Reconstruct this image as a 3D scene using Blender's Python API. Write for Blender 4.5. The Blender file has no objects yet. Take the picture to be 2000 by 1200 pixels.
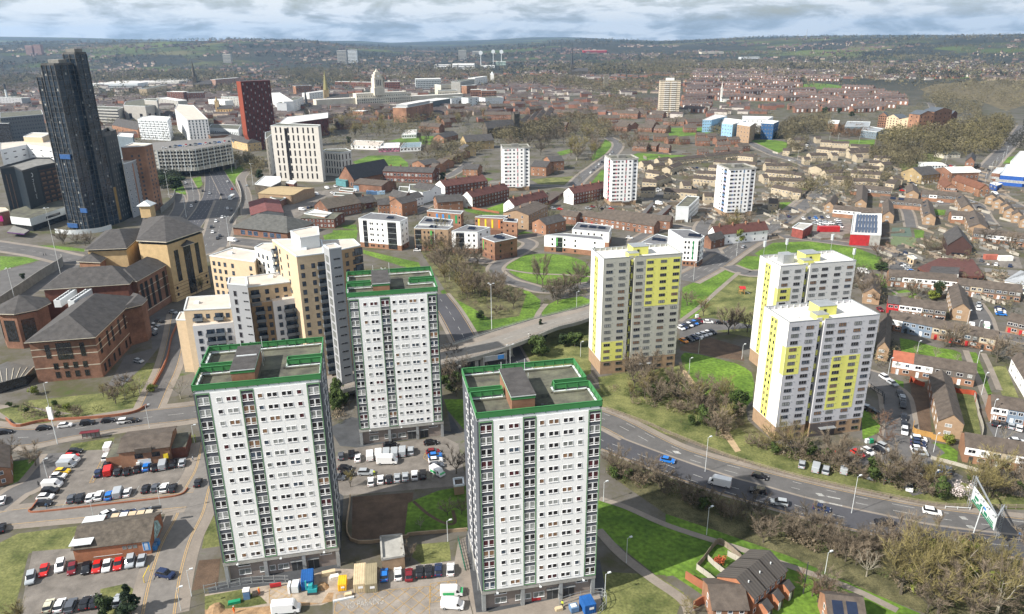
import bpy, math, random, numpy as np
from math import radians, sin, cos, pi, atan2, hypot, tan, sqrt
from mathutils import Vector, Matrix, noise
random.seed(7)
R=random.Random(11)
SC=bpy.context.scene
COL=SC.collection
# ------------------------------------------------------------------ camera
CAM_H, FPX, PITCH, ROLL=115.0,1436.0, radians(20.1), radians(0.55)
cam_data=bpy.data.cameras.new("camera");cam=bpy.data.objects.new("camera", cam_data);COL.objects.link(cam)
f_=Vector((0, cos(PITCH),-sin(PITCH)));r0=Vector((1,0,0));u0=r0.cross(f_)
r_=r0 * cos(ROLL) - u0 * sin(ROLL);u_=r0 * sin(ROLL) + u0 * cos(ROLL)
m=Matrix(((r_.x, u_.x,-f_.x),(r_.y, u_.y,-f_.y),(r_.z, u_.z,-f_.z))).to_4x4()
m.translation=(0,0, CAM_H);cam.matrix_world=m
cam_data.sensor_width=36;cam_data.lens=FPX / 2000 * 36
cam_data.clip_start=1;cam_data.clip_end=60000
SC.camera=cam
# ------------------------------------------------------------------ sky, sun, exposure
SUN_EL, SUN_FROM=radians(38.5), radians(206)      # direction the light comes from, measured from +X
W=bpy.data.worlds.new("World");SC.world=W;W.use_nodes=True
nt=W.node_tree;nt.nodes.clear();N=nt.nodes.new;LK=nt.links.new
sky=N("ShaderNodeTexSky");sky.sky_type = 'NISHITA';sky.sun_disc=False
sky.sun_elevation=SUN_EL;sky.sun_rotation=radians(90) - SUN_FROM;sky.air_density=1.2;sky.dust_density=2.0
bg=N("ShaderNodeBackground");bg.inputs[1].default_value=0.10;LK(sky.outputs[0], bg.inputs[0])
tc=N("ShaderNodeTexCoord");sep=N("ShaderNodeSeparateXYZ");LK(tc.outputs['Generated'], sep.inputs[0])
def mth(op, a, b=None, c=None):
 n=N("ShaderNodeMath");n.operation=op
 for i, v in enumerate((a, b, c)):
  if v is None: continue
  if isinstance(v,(int, float)): n.inputs[i].default_value=v
  else: LK(v, n.inputs[i])
 return n.outputs[0]
el=mth('MULTIPLY', sep.outputs[2],1.0)
den=mth('ADD', mth('MAXIMUM', el,0.0),0.03)     # flat cloud deck seen at a grazing angle
cx_=mth('DIVIDE', sep.outputs[0], den);cy_=mth('DIVIDE', sep.outputs[1], den)
cmb=N("ShaderNodeCombineXYZ");LK(cx_, cmb.inputs[0]);LK(cy_, cmb.inputs[1])
n1=N("ShaderNodeTexNoise");n1.inputs['Scale'].default_value=0.16;n1.inputs['Detail'].default_value=5;n1.inputs['Roughness'].default_value=0.5
LK(cmb.outputs[0], n1.inputs['Vector'])
mp=N("ShaderNodeMapping");mp.inputs['Scale'].default_value=(7,7,27);LK(tc.outputs['Generated'], mp.inputs[0])
n2=N("ShaderNodeTexNoise");n2.inputs['Scale'].default_value=1.6;n2.inputs['Detail'].default_value=7;n2.inputs['Roughness'].default_value=0.6;n2.inputs['Distortion'].default_value=0.3
LK(mp.outputs[0], n2.inputs['Vector'])
cl=mth('ADD', mth('MULTIPLY', n1.outputs[0],0.2), mth('MULTIPLY', n2.outputs[0],0.8))
rp=N("ShaderNodeValToRGB");rp.color_ramp.elements[0].position=0.36;rp.color_ramp.elements[0].color=(0,0,0,1)
rp.color_ramp.elements[1].position=0.52;rp.color_ramp.elements[1].color=(1,1,1,1);LK(cl, rp.inputs[0])
rp2=N("ShaderNodeValToRGB");e=rp2.color_ramp.elements;e[0].position=0.36;e[0].color=(0.40,0.50,0.64,1);e[1].position=0.55;e[1].color=(0.95,0.98,1.0,1)
k=e.new(0.46);k.color=(0.66,0.73,0.81,1);LK(n2.outputs[0], rp2.inputs[0])
cbg=N("ShaderNodeBackground");LK(rp2.outputs[0], cbg.inputs[0])
zr_=N("ShaderNodeMapRange");LK(sep.outputs[2], zr_.inputs[0]);zr_.inputs[1].default_value=.08;zr_.inputs[2].default_value=.6;zr_.inputs[3].default_value=.69;zr_.inputs[4].default_value=.54;LK(zr_.outputs[0], cbg.inputs[1])
mx=N("ShaderNodeMixShader");LK(mth('MULTIPLY', rp.outputs[0],0.88), mx.inputs[0]);LK(bg.outputs[0], mx.inputs[1]);LK(cbg.outputs[0], mx.inputs[2])
wo=N("ShaderNodeOutputWorld");LK(mx.outputs[0], wo.inputs[0])
sd=bpy.data.lights.new("sun", 'SUN');sd.energy=5.0;sd.angle=radians(0.6);sd.color=(1.0,0.95,0.87)
so=bpy.data.objects.new("sun", sd);COL.objects.link(so)
so.rotation_euler=Vector((cos(SUN_FROM) * cos(SUN_EL), sin(SUN_FROM) * cos(SUN_EL), sin(SUN_EL))).to_track_quat('Z', 'Y').to_euler()
SC.view_settings.view_transform = 'Standard';SC.view_settings.look = 'None';SC.view_settings.exposure=0.66;SC.view_settings.gamma=1
SC.cycles.max_bounces=6;SC.cycles.diffuse_bounces=3;SC.cycles.glossy_bounces=2;SC.cycles.transparent_max_bounces=6;SC.cycles.volume_bounces=0
SC.cycles.use_denoising=True
# ------------------------------------------------------------------ from photo pixels (2000 x 1200) to the ground
def P(x, y, z=0.0):
 d=f_ + r_ * ((x - 1000) / FPX) - u_ * ((y - 600) / FPX)
 t=(z - CAM_H) / d.z
 return Vector((d.x * t, d.y * t, z))
def pix(p):
 v=Vector(p) - Vector((0,0, CAM_H));k=v.dot(f_)
 return 1000 + FPX * v.dot(r_) / k,600 - FPX * v.dot(u_) / k
# photo crops used while measuring: 700 x 420 px seen 2.857 x
ZO = {0: (0,0,1),1: (0,0,.35),2: (650,0,.35),3: (1300,0,.35),4: (0,380,.35),5: (650,380,.35),6: (1300,380,.35),7: (0,780,.35),8: (650,780,.35),9: (1300,780,.35),
  10: (1500,420,.25),11: (1500,260,.25),12: (1200,220,.25),13: (700,320,.25),14: (440,320,.18),15: (1130,320,.185),16: (640,130,.2),17: (1700,560,.15),18: (1700,720,.15),
  19: (340,430,.1916),20: (0,260,.175),21: (1340,1000,.16667),22: (350,650,.175),23: (400,990,.175),24: (890,990,.175),25: (1440,740,.175)}
def zp(q, x, y):
 o=ZO[q];return o[0] + x * o[2], o[1] + y * o[2]
def G(q, x, y, z=0.0):
 return P(*zp(q, x, y), z)
# ------------------------------------------------------------------ materials
MC = {}
def mat(name, rgb, rough=0.85, var=0.12, scale=0.5, bump=0.0, metal=0.0, spec=0.35, fine=0.0, detail=4, tint=None, stretch=None):
 """plain painted / mineral surface with broad mottling (world space)"""
 if name in MC: return MC[name]
 if max(rgb) < .5: rgb=[c * .87 for c in rgb];tint=tint and [c * .87 for c in tint]
 m=bpy.data.materials.new(name);m.use_nodes=True;t=m.node_tree;b=t.nodes["Principled BSDF"]
 b.inputs['Roughness'].default_value=rough;b.inputs['Metallic'].default_value=metal;b.inputs['Specular IOR Level'].default_value=spec
 if var > 0:
  g=t.nodes.new("ShaderNodeNewGeometry");n=t.nodes.new("ShaderNodeTexNoise");n.inputs['Scale'].default_value=scale;n.inputs['Detail'].default_value=detail;n.inputs['Roughness'].default_value=0.65
  src=g.outputs['Position']
  if stretch:
   mpn=t.nodes.new("ShaderNodeMapping");mpn.inputs['Scale'].default_value=stretch;t.links.new(src, mpn.inputs[0]);src=mpn.outputs[0]
  t.links.new(src, n.inputs['Vector'])
  r=t.nodes.new("ShaderNodeValToRGB");a=[max(0, c * (1 - var * 1.6)) for c in rgb];c2=[min(1, c * (1 + var * 1.6)) for c in (tint or rgb)]
  r.color_ramp.elements[0].color=(*a,1);r.color_ramp.elements[1].color=(*c2,1);r.color_ramp.elements[0].position=0.28;r.color_ramp.elements[1].position=0.72
  t.links.new(n.outputs[0], r.inputs[0]);out=r.outputs[0]
  if fine > 0:
   n3=t.nodes.new("ShaderNodeTexNoise");n3.inputs['Scale'].default_value=scale * 14;n3.inputs['Detail'].default_value=3;t.links.new(g.outputs['Position'], n3.inputs['Vector'])
   mm=t.nodes.new("ShaderNodeMapRange");mm.inputs[3].default_value=1 - fine;mm.inputs[4].default_value=1 + fine;mm.inputs[1].default_value=.3;mm.inputs[2].default_value=.7;t.links.new(n3.outputs[0], mm.inputs[0])
   v=t.nodes.new("ShaderNodeVectorMath");v.operation = 'SCALE';t.links.new(out, v.inputs[0]);t.links.new(mm.outputs[0], v.inputs['Scale']);out=v.outputs[0]
  t.links.new(out, b.inputs['Base Color'])
  if bump > 0:
   bp=t.nodes.new("ShaderNodeBump");bp.inputs['Strength'].default_value=bump;bp.inputs['Distance'].default_value=0.3;t.links.new(n.outputs[0], bp.inputs['Height']);t.links.new(bp.outputs[0], b.inputs['Normal'])
 else: b.inputs['Base Color'].default_value=(*rgb,1)
 MC[name]=m;return m
def glass_mat(name, rgb, rough=0.12, spec=0.8, var=0.5, scale=0.7):
 return mat(name, rgb, rough=rough, spec=spec, var=var, scale=scale, detail=1)
def banded(name, rgb, rgb2, period, duty=0.5, axis=2, rough=0.85, var=0.08):
 """courses of two tones repeating along an object's own axis (slates, cladding boards, ribs)"""
 if name in MC: return MC[name]
 m=mat(name, rgb, rough=rough, var=var, scale=0.4);t=m.node_tree;b=t.nodes["Principled BSDF"]
 tcn=t.nodes.new("ShaderNodeTexCoord");s=t.nodes.new("ShaderNodeSeparateXYZ");t.links.new(tcn.outputs['Object'], s.inputs[0])
 a=t.nodes.new("ShaderNodeMath");a.operation = 'DIVIDE';a.inputs[1].default_value=period;t.links.new(s.outputs[axis], a.inputs[0])
 fr=t.nodes.new("ShaderNodeMath");fr.operation = 'FRACT';t.links.new(a.outputs[0], fr.inputs[0])
 g=t.nodes.new("ShaderNodeMath");g.operation = 'GREATER_THAN';g.inputs[1].default_value=duty;t.links.new(fr.outputs[0], g.inputs[0])
 mxn=t.nodes.new("ShaderNodeMix");mxn.data_type = 'RGBA';t.links.new(g.outputs[0], mxn.inputs[0])
 src=b.inputs['Base Color'].links[0].from_socket if b.inputs['Base Color'].links else None
 if src: t.links.new(src, mxn.inputs[6])
 else: mxn.inputs[6].default_value=(*rgb,1)
 mxn.inputs[7].default_value=(*rgb2,1);t.links.new(mxn.outputs[2], b.inputs['Base Color'])
 return m
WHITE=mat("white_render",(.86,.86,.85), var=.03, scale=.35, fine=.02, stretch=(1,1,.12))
OFFW=mat("off_white_panel",(.74,.73,.69), var=.04, scale=.5, stretch=(1,1,.1))
GREYR=mat("light_grey_render",(.50,.50,.53), var=.045, scale=.6, stretch=(1,1,.08))
BEIGER=mat("beige_grey_render",(.48,.475,.42), var=.045, scale=.6, stretch=(1,1,.08))
YEL=mat("yellow_render",(.67,.66,.17), var=.05, scale=.5, stretch=(1,1,.1))
GREEN=mat("green_panel",(.055,.23,.075), rough=.5, var=.06, scale=.5)
GREENL=mat("green_trim",(.17,.33,.17), var=.05)
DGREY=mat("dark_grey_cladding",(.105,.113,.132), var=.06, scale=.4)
CONC=mat("concrete",(.40,.39,.36), var=.15, scale=.4, fine=.06)
CONCD=mat("dark_concrete",(.22,.215,.20), var=.2, scale=.3, fine=.08)
TAUPE=mat("taupe_render",(.28,.235,.21), var=.08)
BRICK=mat("red_brick",(.23,.12,.078), var=.3, scale=.1, fine=.16)
BRICKO=mat("orange_brick",(.31,.165,.10), var=.25, scale=.1, fine=.1)
BRICKD=mat("dark_red_brick",(.16,.065,.045), var=.2, scale=.6, fine=.15)
BUFF=mat("buff_brick",(.38,.26,.165), var=.1, scale=.8, fine=.1)
BUFFO=mat("sandy_brick",(.55,.43,.29), var=.06, scale=.8, fine=.05)
CREAM=mat("cream_render",(.49,.415,.30), var=.09, scale=.4)
STONE=mat("pale_stone",(.55,.50,.40), var=.12, scale=.2)
STONED=mat("sooty_stone",(.10,.085,.065), var=.4, scale=.3)
SAND=mat("sandstone",(.40,.30,.16), var=.2, scale=.2)
SLATE=mat("grey_slate",(.075,.070,.068), var=.22, scale=.5, fine=.16)
SLATEB=mat("brown_tile",(.105,.085,.070), var=.22, scale=.5, fine=.16)
SLATER=mat("maroon_tile",(.115,.048,.040), var=.18, scale=.5, fine=.14)
TILER=mat("terracotta_tile",(.36,.12,.07), var=.12, scale=.6, fine=.12)
FELT=mat("roof_felt",(.13,.125,.115), var=.35, scale=.25, fine=.08, tint=(.12,.12,.085))
FELTL=mat("pale_roof_deck",(.62,.60,.57), var=.13, scale=.35, fine=.04)
FELTC=mat("cream_roof_deck",(.52,.46,.40), var=.09, scale=.2, fine=.03)
METAL=mat("galvanised_metal",(.42,.44,.45), rough=.5, metal=.4, var=.08)
METALW=mat("pale_painted_metal",(.62,.65,.66), rough=.45, var=.05)
DMETAL=mat("dark_metal",(.05,.052,.055), rough=.5, var=.1)
WFRAME=mat("white_frame",(.78,.78,.78), rough=.4, var=0)
GL=[glass_mat("glass_dark",(.018,.018,.024)), glass_mat("glass_blue",(.05,.07,.10)), mat("curtain_grey",(.20,.21,.20), var=.3, scale=1.5), mat("curtain_pale",(.34,.35,.34), var=.25, scale=1.5), mat("curtain_maroon",(.075,.016,.02), var=.3, scale=1), mat("curtain_tan",(.24,.14,.08), var=.3, scale=1)]
GDARK=glass_mat("office_glass",(.022,.024,.028), var=.4)
ASPH=mat("asphalt",(.125,.12,.118), var=.16, scale=.15, fine=.06, rough=.9)
ASPHD=mat("fresh_asphalt",(.075,.075,.085), var=.10, scale=.08, fine=.06, rough=.9)
ASPHP=mat("parking_asphalt",(.19,.17,.15), var=.22, scale=.25, fine=.1, rough=.9)
ASPHF=mat("wet_dark_paving",(.07,.074,.08), var=.22, scale=.2, fine=.1)
PAVE=mat("pavement",(.26,.225,.19), var=.12, scale=.15, fine=.07)
GRASS=mat("grass_lawn",(.062,.150,.012), var=.3, scale=.06, fine=.38, tint=(.11,.185,.022), rough=.95)
GRASSR=mat("rough_grass",(.078,.135,.020), var=.4, scale=.12, fine=.3, tint=(.15,.15,.055), rough=.95)
GRASSD=mat("coarse_meadow",(.085,.09,.035), var=.45, scale=.1, fine=.3, tint=(.14,.11,.06), rough=.95)
DIRT=mat("earth",(.11,.072,.047), var=.25, scale=.25, fine=.2)
DIRTL=mat("sandy_spoil",(.34,.22,.12), var=.3, scale=.4, fine=.2)
LITTER=mat("leaf_litter",(.105,.085,.05), var=.4, scale=.2, fine=.35, tint=(.12,.12,.05), rough=.95)
LINEW=mat("white_road_paint",(.42,.42,.40), var=.3, scale=2.5)
LINEY=mat("yellow_road_paint",(.48,.32,.14), var=.12, scale=2)
def shared(c): return c
# ------------------------------------------------------------------ mesh building
class MB:
 def __init__(s): s.v=[];s.f=[];s.m=[];s.ms=[]
 def mi(s, m):
  if m not in s.ms: s.ms.append(m)
  return s.ms.index(m)
 def poly(s, pts, m):
  i=len(s.v);s.v += [tuple(p) for p in pts];s.f.append(list(range(i, i + len(pts))));s.m.append(s.mi(m));return s
 def mesh(s, vs, fs, m):
  i=len(s.v);s.v += [tuple(p) for p in vs];k=s.mi(m)
  for f in fs: s.f.append([i + a for a in f]);s.m.append(k)
  return s
 def box(s, x0, x1, y0, y1, z0, z1, m, top=None, sides=None):
  v=[(x0, y0, z0),(x1, y0, z0),(x1, y1, z0),(x0, y1, z0),(x0, y0, z1),(x1, y0, z1),(x1, y1, z1),(x0, y1, z1)]
  s.mesh(v,[(0,1,5,4)], m);s.mesh(v,[(1,2,6,5)], sides or m);s.mesh(v,[(2,3,7,6)], m);s.mesh(v,[(3,0,4,7)], sides or m);s.mesh(v,[(3,2,1,0)], m);s.mesh(v,[(4,5,6,7)], top or m);return s
 def prism(s, pts, z0, z1, m, top=None, bottom=True):
  n=len(pts);a=sum(pts[i][0] * pts[(i + 1) % n][1] - pts[(i + 1) % n][0] * pts[i][1] for i in range(n))
  if a < 0: pts=pts[::-1]
  v=[(p[0], p[1], z0) for p in pts] + [(p[0], p[1], z1) for p in pts]
  s.mesh(v,[(i,(i + 1) % n, n + (i + 1) % n, n + i) for i in range(n)], m)
  s.mesh(v,[tuple(range(n,2 * n))], top or m)
  if bottom: s.mesh(v,[tuple(range(n - 1,-1,-1))], m)
  return s
 def bar(s, a, b, w, m, h=None):
  a=Vector(a);b=Vector(b);d=(b - a);L=d.length
  if L < 1e-6: return s
  d.normalize();up=Vector((0,0,1)) if abs(d.z) < .95 else Vector((1,0,0));sx=d.cross(up).normalized() * w / 2;sy=sx.cross(d).normalized() * (h or w) / 2
  v=[a - sx - sy, a + sx - sy, a + sx + sy, a - sx + sy, b - sx - sy, b + sx - sy, b + sx + sy, b - sx + sy]
  return s.mesh(v,[(0,1,2,3)[::-1],(4,5,6,7),(0,1,5,4),(1,2,6,5),(2,3,7,6),(3,0,4,7)], m)
 def tube(s, pts, rad, m, n=6, cap=True):
  i0=len(s.v);k=s.mi(m);P_=[Vector(p) for p in pts];r=rad if hasattr(rad, '__len__') else [rad] * len(P_)
  for j, p in enumerate(P_):
   d=(P_[min(j + 1, len(P_) - 1)] - P_[max(j - 1,0)]).normalized();a=d.orthogonal().normalized();b=d.cross(a)
   for q in range(n):
    an=2 * pi * q / n;s.v.append(tuple(p + (a * cos(an) + b * sin(an)) * r[j]))
  for j in range(len(P_) - 1):
   for q in range(n):
    s.f.append([i0 + j * n + q, i0 + j * n + (q + 1) % n, i0 + (j + 1) * n + (q + 1) % n, i0 + (j + 1) * n + q]);s.m.append(k)
  if cap:
   s.f.append([i0 + q for q in range(n)][::-1]);s.m.append(k);e=i0 + (len(P_) - 1) * n;s.f.append([e + q for q in range(n)]);s.m.append(k)
  return s
 def cyl(s, x, y, z0, z1, r, m, n=12, r2=None):
  return s.tube([(x, y, z0),(x, y, z1)],[r, r if r2 is None else r2], m, n)
 def gable(s, x0, x1, y0, y1, z0, zr, m, wall=None, over=0.3, thick=0.12, axis='x', hip=0.0):
  """pitched roof: ridge along axis; the gable triangles get the wall material"""
  if axis == 'y':
   t=MB();t.gable(y0, y1,-x1,-x0, z0, zr, m, wall, over, thick, 'x', hip)
   vs=[(-p[1], p[0], p[2]) for p in t.v]
   for f, mi in zip(t.f, t.m): s.mesh([vs[q] for q in f],[tuple(range(len(f)))], t.ms[mi])
   return s
  ym=(y0 + y1) / 2;sl=(zr - z0) / ((y1 - y0) / 2);o=over;zo=z0 - sl * o
  X0, X1=x0 - o, x1 + o
  for ya, sg in ((y0 - o,1),(y1 + o,-1)):
   a=[(X0, ya, zo),(X1, ya, zo),(X1 - hip, ym, zr),(X0 + hip, ym, zr)]
   top=[(p[0], p[1], p[2] + thick) for p in a]
   if sg < 0: a=a[::-1];top=top[::-1]
   s.mesh(top + a,[(0,1,2,3),(7,6,5,4),(0,4,5,1),(1,5,6,2),(3,7,4,0)], m)
  if hip > 0:
   for xa, xr, fl in ((X0, X0 + hip,0),(X1, X1 - hip,1)):
    t=[(xa, y0 - o, zo + thick),(xr, ym, zr + thick),(xa, y1 + o, zo + thick)]
    s.poly(t[::-1] if fl else t, m)
  elif wall:
   for x in (x0, x1): s.poly([(x, y0, z0),(x, y1, z0),(x, ym, zr)], wall)
  return s
 def data(s, name):
  me=bpy.data.meshes.new(name);me.from_pydata(s.v,[], s.f);me.polygons.foreach_set("material_index", s.m)
  for m in s.ms: me.materials.append(m)
  me.update();return me
 def build(s, name, parent=None, loc=None, rot=0.0):
  return put(name, s.data(name), parent, loc, rot)
def put(name, data, parent=None, loc=None, rot=0.0, scale=None):
 o=bpy.data.objects.new(name, data);COL.objects.link(o)
 if parent is not None: o.parent=parent
 if loc is not None: o.location=loc
 if rot: o.rotation_euler=(0,0, rot)
 if scale: o.scale=scale if hasattr(scale, '__len__') else (scale,) * 3
 return o
LABELS = {}
def tag(o, label, cat, group=None, kind=None):
 w=label.split()
 if len(w) > 16: print("LONG LABEL", len(w), label)
 if label in LABELS and not (group and LABELS[label] == group): print("DUP LABEL", label)
 LABELS[label]=group
 o['label']=label;o['category']=cat
 if group: o['group']=group
 if kind: o['kind']=kind
 return o
def thing(name, label, cat, loc, rot=0.0, group=None):
 return tag(put(name, None, None, loc, rot), label, cat, group)
def frame(q, ax, ay, bx, by, z=0.0):
 """front edge seen from a to b at height z -> ground point below a, angle, length"""
 a=G(q, ax, ay, z);b=G(q, bx, by, z);d=b - a
 return Vector((a.x, a.y,0)), atan2(d.y, d.x), hypot(d.x, d.y)
ORD = "first second third fourth fifth sixth seventh eighth ninth tenth eleventh twelfth thirteenth fourteenth fifteenth sixteenth".split()
# ------------------------------------------------------------------ sheets lying on the ground,4 mm apart where they overlap
SHEETS=[]
def sheet_z(pts, step=0.004, base=0.0):
 x0=min(p.x for p in pts);x1=max(p.x for p in pts);y0=min(p.y for p in pts);y1=max(p.y for p in pts);z=base
 for s in SHEETS:
  if s[0] < x1 and s[1] > x0 and s[2] < y1 and s[3] > y0: z=max(z, s[4])
 z += step;SHEETS.append((x0, x1, y0, y1, z));return z
def polyfill(pts, z):
 from mathutils.geometry import tessellate_polygon
 v=[(p.x, p.y, z) for p in pts];fs=[]
 for t in tessellate_polygon([[Vector((p.x, p.y,0)) for p in pts]]):
  a, b, c=[pts[i] for i in t]
  n=(b.x - a.x) * (c.y - a.y) - (b.y - a.y) * (c.x - a.x)
  fs.append(tuple(t) if n > 0 else tuple(t[::-1]))
 return v, fs
def smooth(pts, n=2):
 for _ in range(n):
  o=[]
  for i in range(len(pts)):
   a, b=pts[i], pts[(i + 1) % len(pts)];o += [a * .75 + b * .25, a * .25 + b * .75]
  pts=o
 return pts
def patch(name, q, pts, m, label=None, kind='structure', sm=0, z=None):
 w=[G(q, *p) for p in pts]
 if sm: w=smooth(w, sm)
 zz=sheet_z(w) if z is None else z
 v, f=polyfill(w, zz);o=MB().mesh(v, f, m).build(name);o['kind']=kind
 if label: o['label']=label
 return o
def curve(pts, n=6):
 """Catmull-Rom through world points"""
 P_=[pts[0] * 2 - pts[1]] + list(pts) + [pts[-1] * 2 - pts[-2]];o=[]
 for i in range(1, len(P_) - 2):
  for j in range(n):
   t=j / n;a, b, c, d=P_[i - 1:i + 3]
   o.append(.5 * ((2 * b) + (c - a) * t + (2 * a - 5 * b + 4 * c - d) * t * t + (-a + 3 * b - 3 * c + d) * t ** 3))
 o.append(P_[-2]);return o
def offs(c, d):
 o=[]
 for i, p in enumerate(c):
  t=(c[min(i + 1, len(c) - 1)] - c[max(i - 1,0)]);t.z=0;t.normalize();nrm=Vector((-t.y, t.x,0));o.append(p + nrm * d)
 return o
def ribbon(mb, c, d0, d1, z, m):
 a, b=offs(c, d0), offs(c, d1)
 for i in range(len(c) - 1):
  q=[a[i], a[i + 1], b[i + 1], b[i]]
  if d0 < d1: q=[a[i], a[i + 1], b[i + 1], b[i]]
  v=[(p.x, p.y, z + (i % 3) * .0012) for p in q]
  nn=(v[1][0] - v[0][0]) * (v[3][1] - v[0][1]) - (v[1][1] - v[0][1]) * (v[3][0] - v[0][0])
  mb.poly(v if nn > 0 else v[::-1], m)
ROADC = {}
def road(name, q, pts, w, m=None, lanes=(), edge=None, pave=(2.0,2.0), label=None, key=None, lift=None):
 """carriageway strip with pavements either side, dashed lane lines and edge lines"""
 c=curve([G(q, *p) for p in pts]);z=sheet_z(offs(c, w / 2 + pave[0]) + offs(c,-w / 2 - pave[1]),0.004)
 if any(pave):
  mb=MB()
  if pave[0]: ribbon(mb, c, w / 2, w / 2 + pave[0], z, PAVE)
  if pave[1]: ribbon(mb, c,-w / 2 - pave[1],-w / 2, z, PAVE)
  o=mb.build('pavement');o['kind'] = 'structure'
 mb=MB();ribbon(mb, c,-w / 2, w / 2, z + .005, m or ASPH);o=mb.build(name);o['kind'] = 'structure'
 if label: o['label']=label
 SHEETS[-1]=(*SHEETS[-1][:4], z + .011)
 if lanes or edge:
  mb=MB()
  for off, kind in lanes:
   if kind == 'solid': ribbon(mb, c, off - .08, off + .08, z + .011, LINEW);continue
   L=0.0
   for i in range(len(c) - 1):
    a, b=c[i], c[i + 1];d=(b - a);n_=max(1, int(d.length / 3));t=d.normalized();nr=Vector((-t.y, t.x,0))
    for j in range(n_):
     L += d.length / n_
     if (L % 9.0) < 3.4:
      s0=a + d * (j / n_) + nr * off;s1=a + d * ((j + 1) / n_) + nr * off
      v=[s0 - nr * .08, s1 - nr * .08, s1 + nr * .08, s0 + nr * .08];mb.poly([(p.x, p.y, z + .012) for p in v], LINEW)
  if edge:
   for off in edge: ribbon(mb, c, off - .09, off + .09, z + .0125, LINEY)
  o=mb.build('road_markings');o['kind'] = 'structure'
 if key: ROADC[key]=c
 return c
# ------------------------------------------------------------------ terrain
def elz(px, py, D):
 d=f_ + r_ * ((px - 1000) / FPX) - u_ * ((py - 600) / FPX);return CAM_H + D * d.z / hypot(d.x, d.y)
def az_of(px, py=90):
 d=f_ + r_ * ((px - 1000) / FPX) - u_ * ((py - 600) / FPX);return atan2(d.x, d.y)
MID=[(-300,90),(0,88),(150,84),(300,82),(450,79),(600,83),(700,94),(850,101),(1000,92),(1080,84),(1160,80),(1300,85),(1400,81),(1500,75),(1600,74),(1800,74),(2000,72),(2300,72)]
FAR=[(-300,72),(0,72),(150,74),(300,78),(450,82),(600,80),(700,80),(760,84),(850,81),(960,78),(1040,73),(1120,73),(1200,77),(1300,81),(1400,76),(1500,72),(1600,70),(1700,69),(1800,68),(1900,70),(2000,66),(2300,66)]
DM, DF=5600.0,12500.0
TM=[(az_of(x), elz(x, y, DM)) for x, y in MID];TF=[(az_of(x), elz(x, y, DF)) for x, y in FAR]
def tab(T, a): return float(np.interp(a,[t[0] for t in T],[t[1] for t in T]))
def sst(t): t=max(0, min(1, t));return t * t * (3 - 2 * t)
def terr(x, y):
 D=hypot(x, y)
 if D < 3300: return 0.0
 a=atan2(x, y);hm=tab(TM, a);hf=tab(TF, a);dm=DM + 500 * sin(a * 7.0)
 if D < dm: h=hm * sst((D - 3300) / (dm - 3300)) + 9 * noise.noise(Vector((x / 600, y / 600,3))) * sst((D - 3300) / 1200) * (1 - sst((D - dm + 700) / 700))
 elif D < DF: t=(D - dm) / (DF - dm);h=hm * (1 - sst(t * 3)) + sst(t * 3) * (hm * .62 + 25) * (1 - sst((t - .33) / .67)) + hf * sst((t - .33) / .67);h += 14 * noise.noise(Vector((x / 1500, y / 1500,7))) * sst(t * 3) * (1 - sst((t - .7) / .3))
 else: h=hf - (D - DF) * .012
 return h
rad=[0.5,40,120,300,600,1000,1500,2100,2700,3200];rr=3300
while rr < 17000: rad.append(rr);rr *= 1.017
angs=[radians(-180 + 6 * i) for i in range(60)];angs=[a for a in angs if abs(a) > radians(46)] + [radians(-45 + .5 * i) for i in range(181)];angs.sort()
vs=[];fs=[]
for r in rad:
 for a in angs: x, y=r * sin(a), r * cos(a);vs.append((x, y, terr(x, y)))
na=len(angs)
for i in range(len(rad) - 1):
 for j in range(na):
  k=(j + 1) % na;fs.append((i * na + j,(i) * na + k,(i + 1) * na + k,(i + 1) * na + j)[::-1])
fs.append(tuple(range(na))[::-1])
gm=bpy.data.materials.new("ground_cover");gm.use_nodes=True;t=gm.node_tree;b=t.nodes["Principled BSDF"];b.inputs['Roughness'].default_value=.95;b.inputs['Specular IOR Level'].default_value=.2
geo=t.nodes.new("ShaderNodeNewGeometry")
def tn(scale, detail=5, rough=.6, dist=0.0):
 n=t.nodes.new("ShaderNodeTexNoise");n.inputs['Scale'].default_value=scale;n.inputs['Detail'].default_value=detail;n.inputs['Roughness'].default_value=rough;n.inputs['Distortion'].default_value=dist;t.links.new(geo.outputs['Position'], n.inputs['Vector']);return n.outputs[0]
def ramp(src, stops):
 r=t.nodes.new("ShaderNodeValToRGB");e=r.color_ramp.elements
 e[0].position, e[0].color=stops[0][0],(*stops[0][1],1);e[1].position, e[1].color=stops[-1][0],(*stops[-1][1],1)
 for p, c in stops[1:-1]: k=e.new(p);k.color=(*c,1)
 t.links.new(src, r.inputs[0]);return r.outputs[0]
def mixc(f, a, b_):
 n=t.nodes.new("ShaderNodeMix");n.data_type = 'RGBA';t.links.new(f, n.inputs[0]);t.links.new(a, n.inputs[6]);t.links.new(b_, n.inputs[7]);return n.outputs[2]
near=ramp(tn(.035,8,.75),[(.30,(.06,.085,.02)),(.42,(.085,.08,.045)),(.52,(.115,.105,.09)),(.60,(.14,.13,.115)),(.70,(.07,.095,.025))])
woods=ramp(tn(.006,9,.72),[(.30,(.014,.02,.014)),(.5,(.032,.033,.024)),(.70,(.06,.055,.036))])
vor=t.nodes.new("ShaderNodeTexVoronoi");vor.inputs['Scale'].default_value=.0042;t.links.new(geo.outputs['Position'], vor.inputs['Vector'])
vsep=t.nodes.new("ShaderNodeSeparateColor");t.links.new(vor.outputs['Color'], vsep.inputs[0])
field=ramp(vsep.outputs[0],[(.0,(.06,.085,.02)),(.5,(.09,.115,.03)),(1,(.12,.10,.05))])
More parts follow.
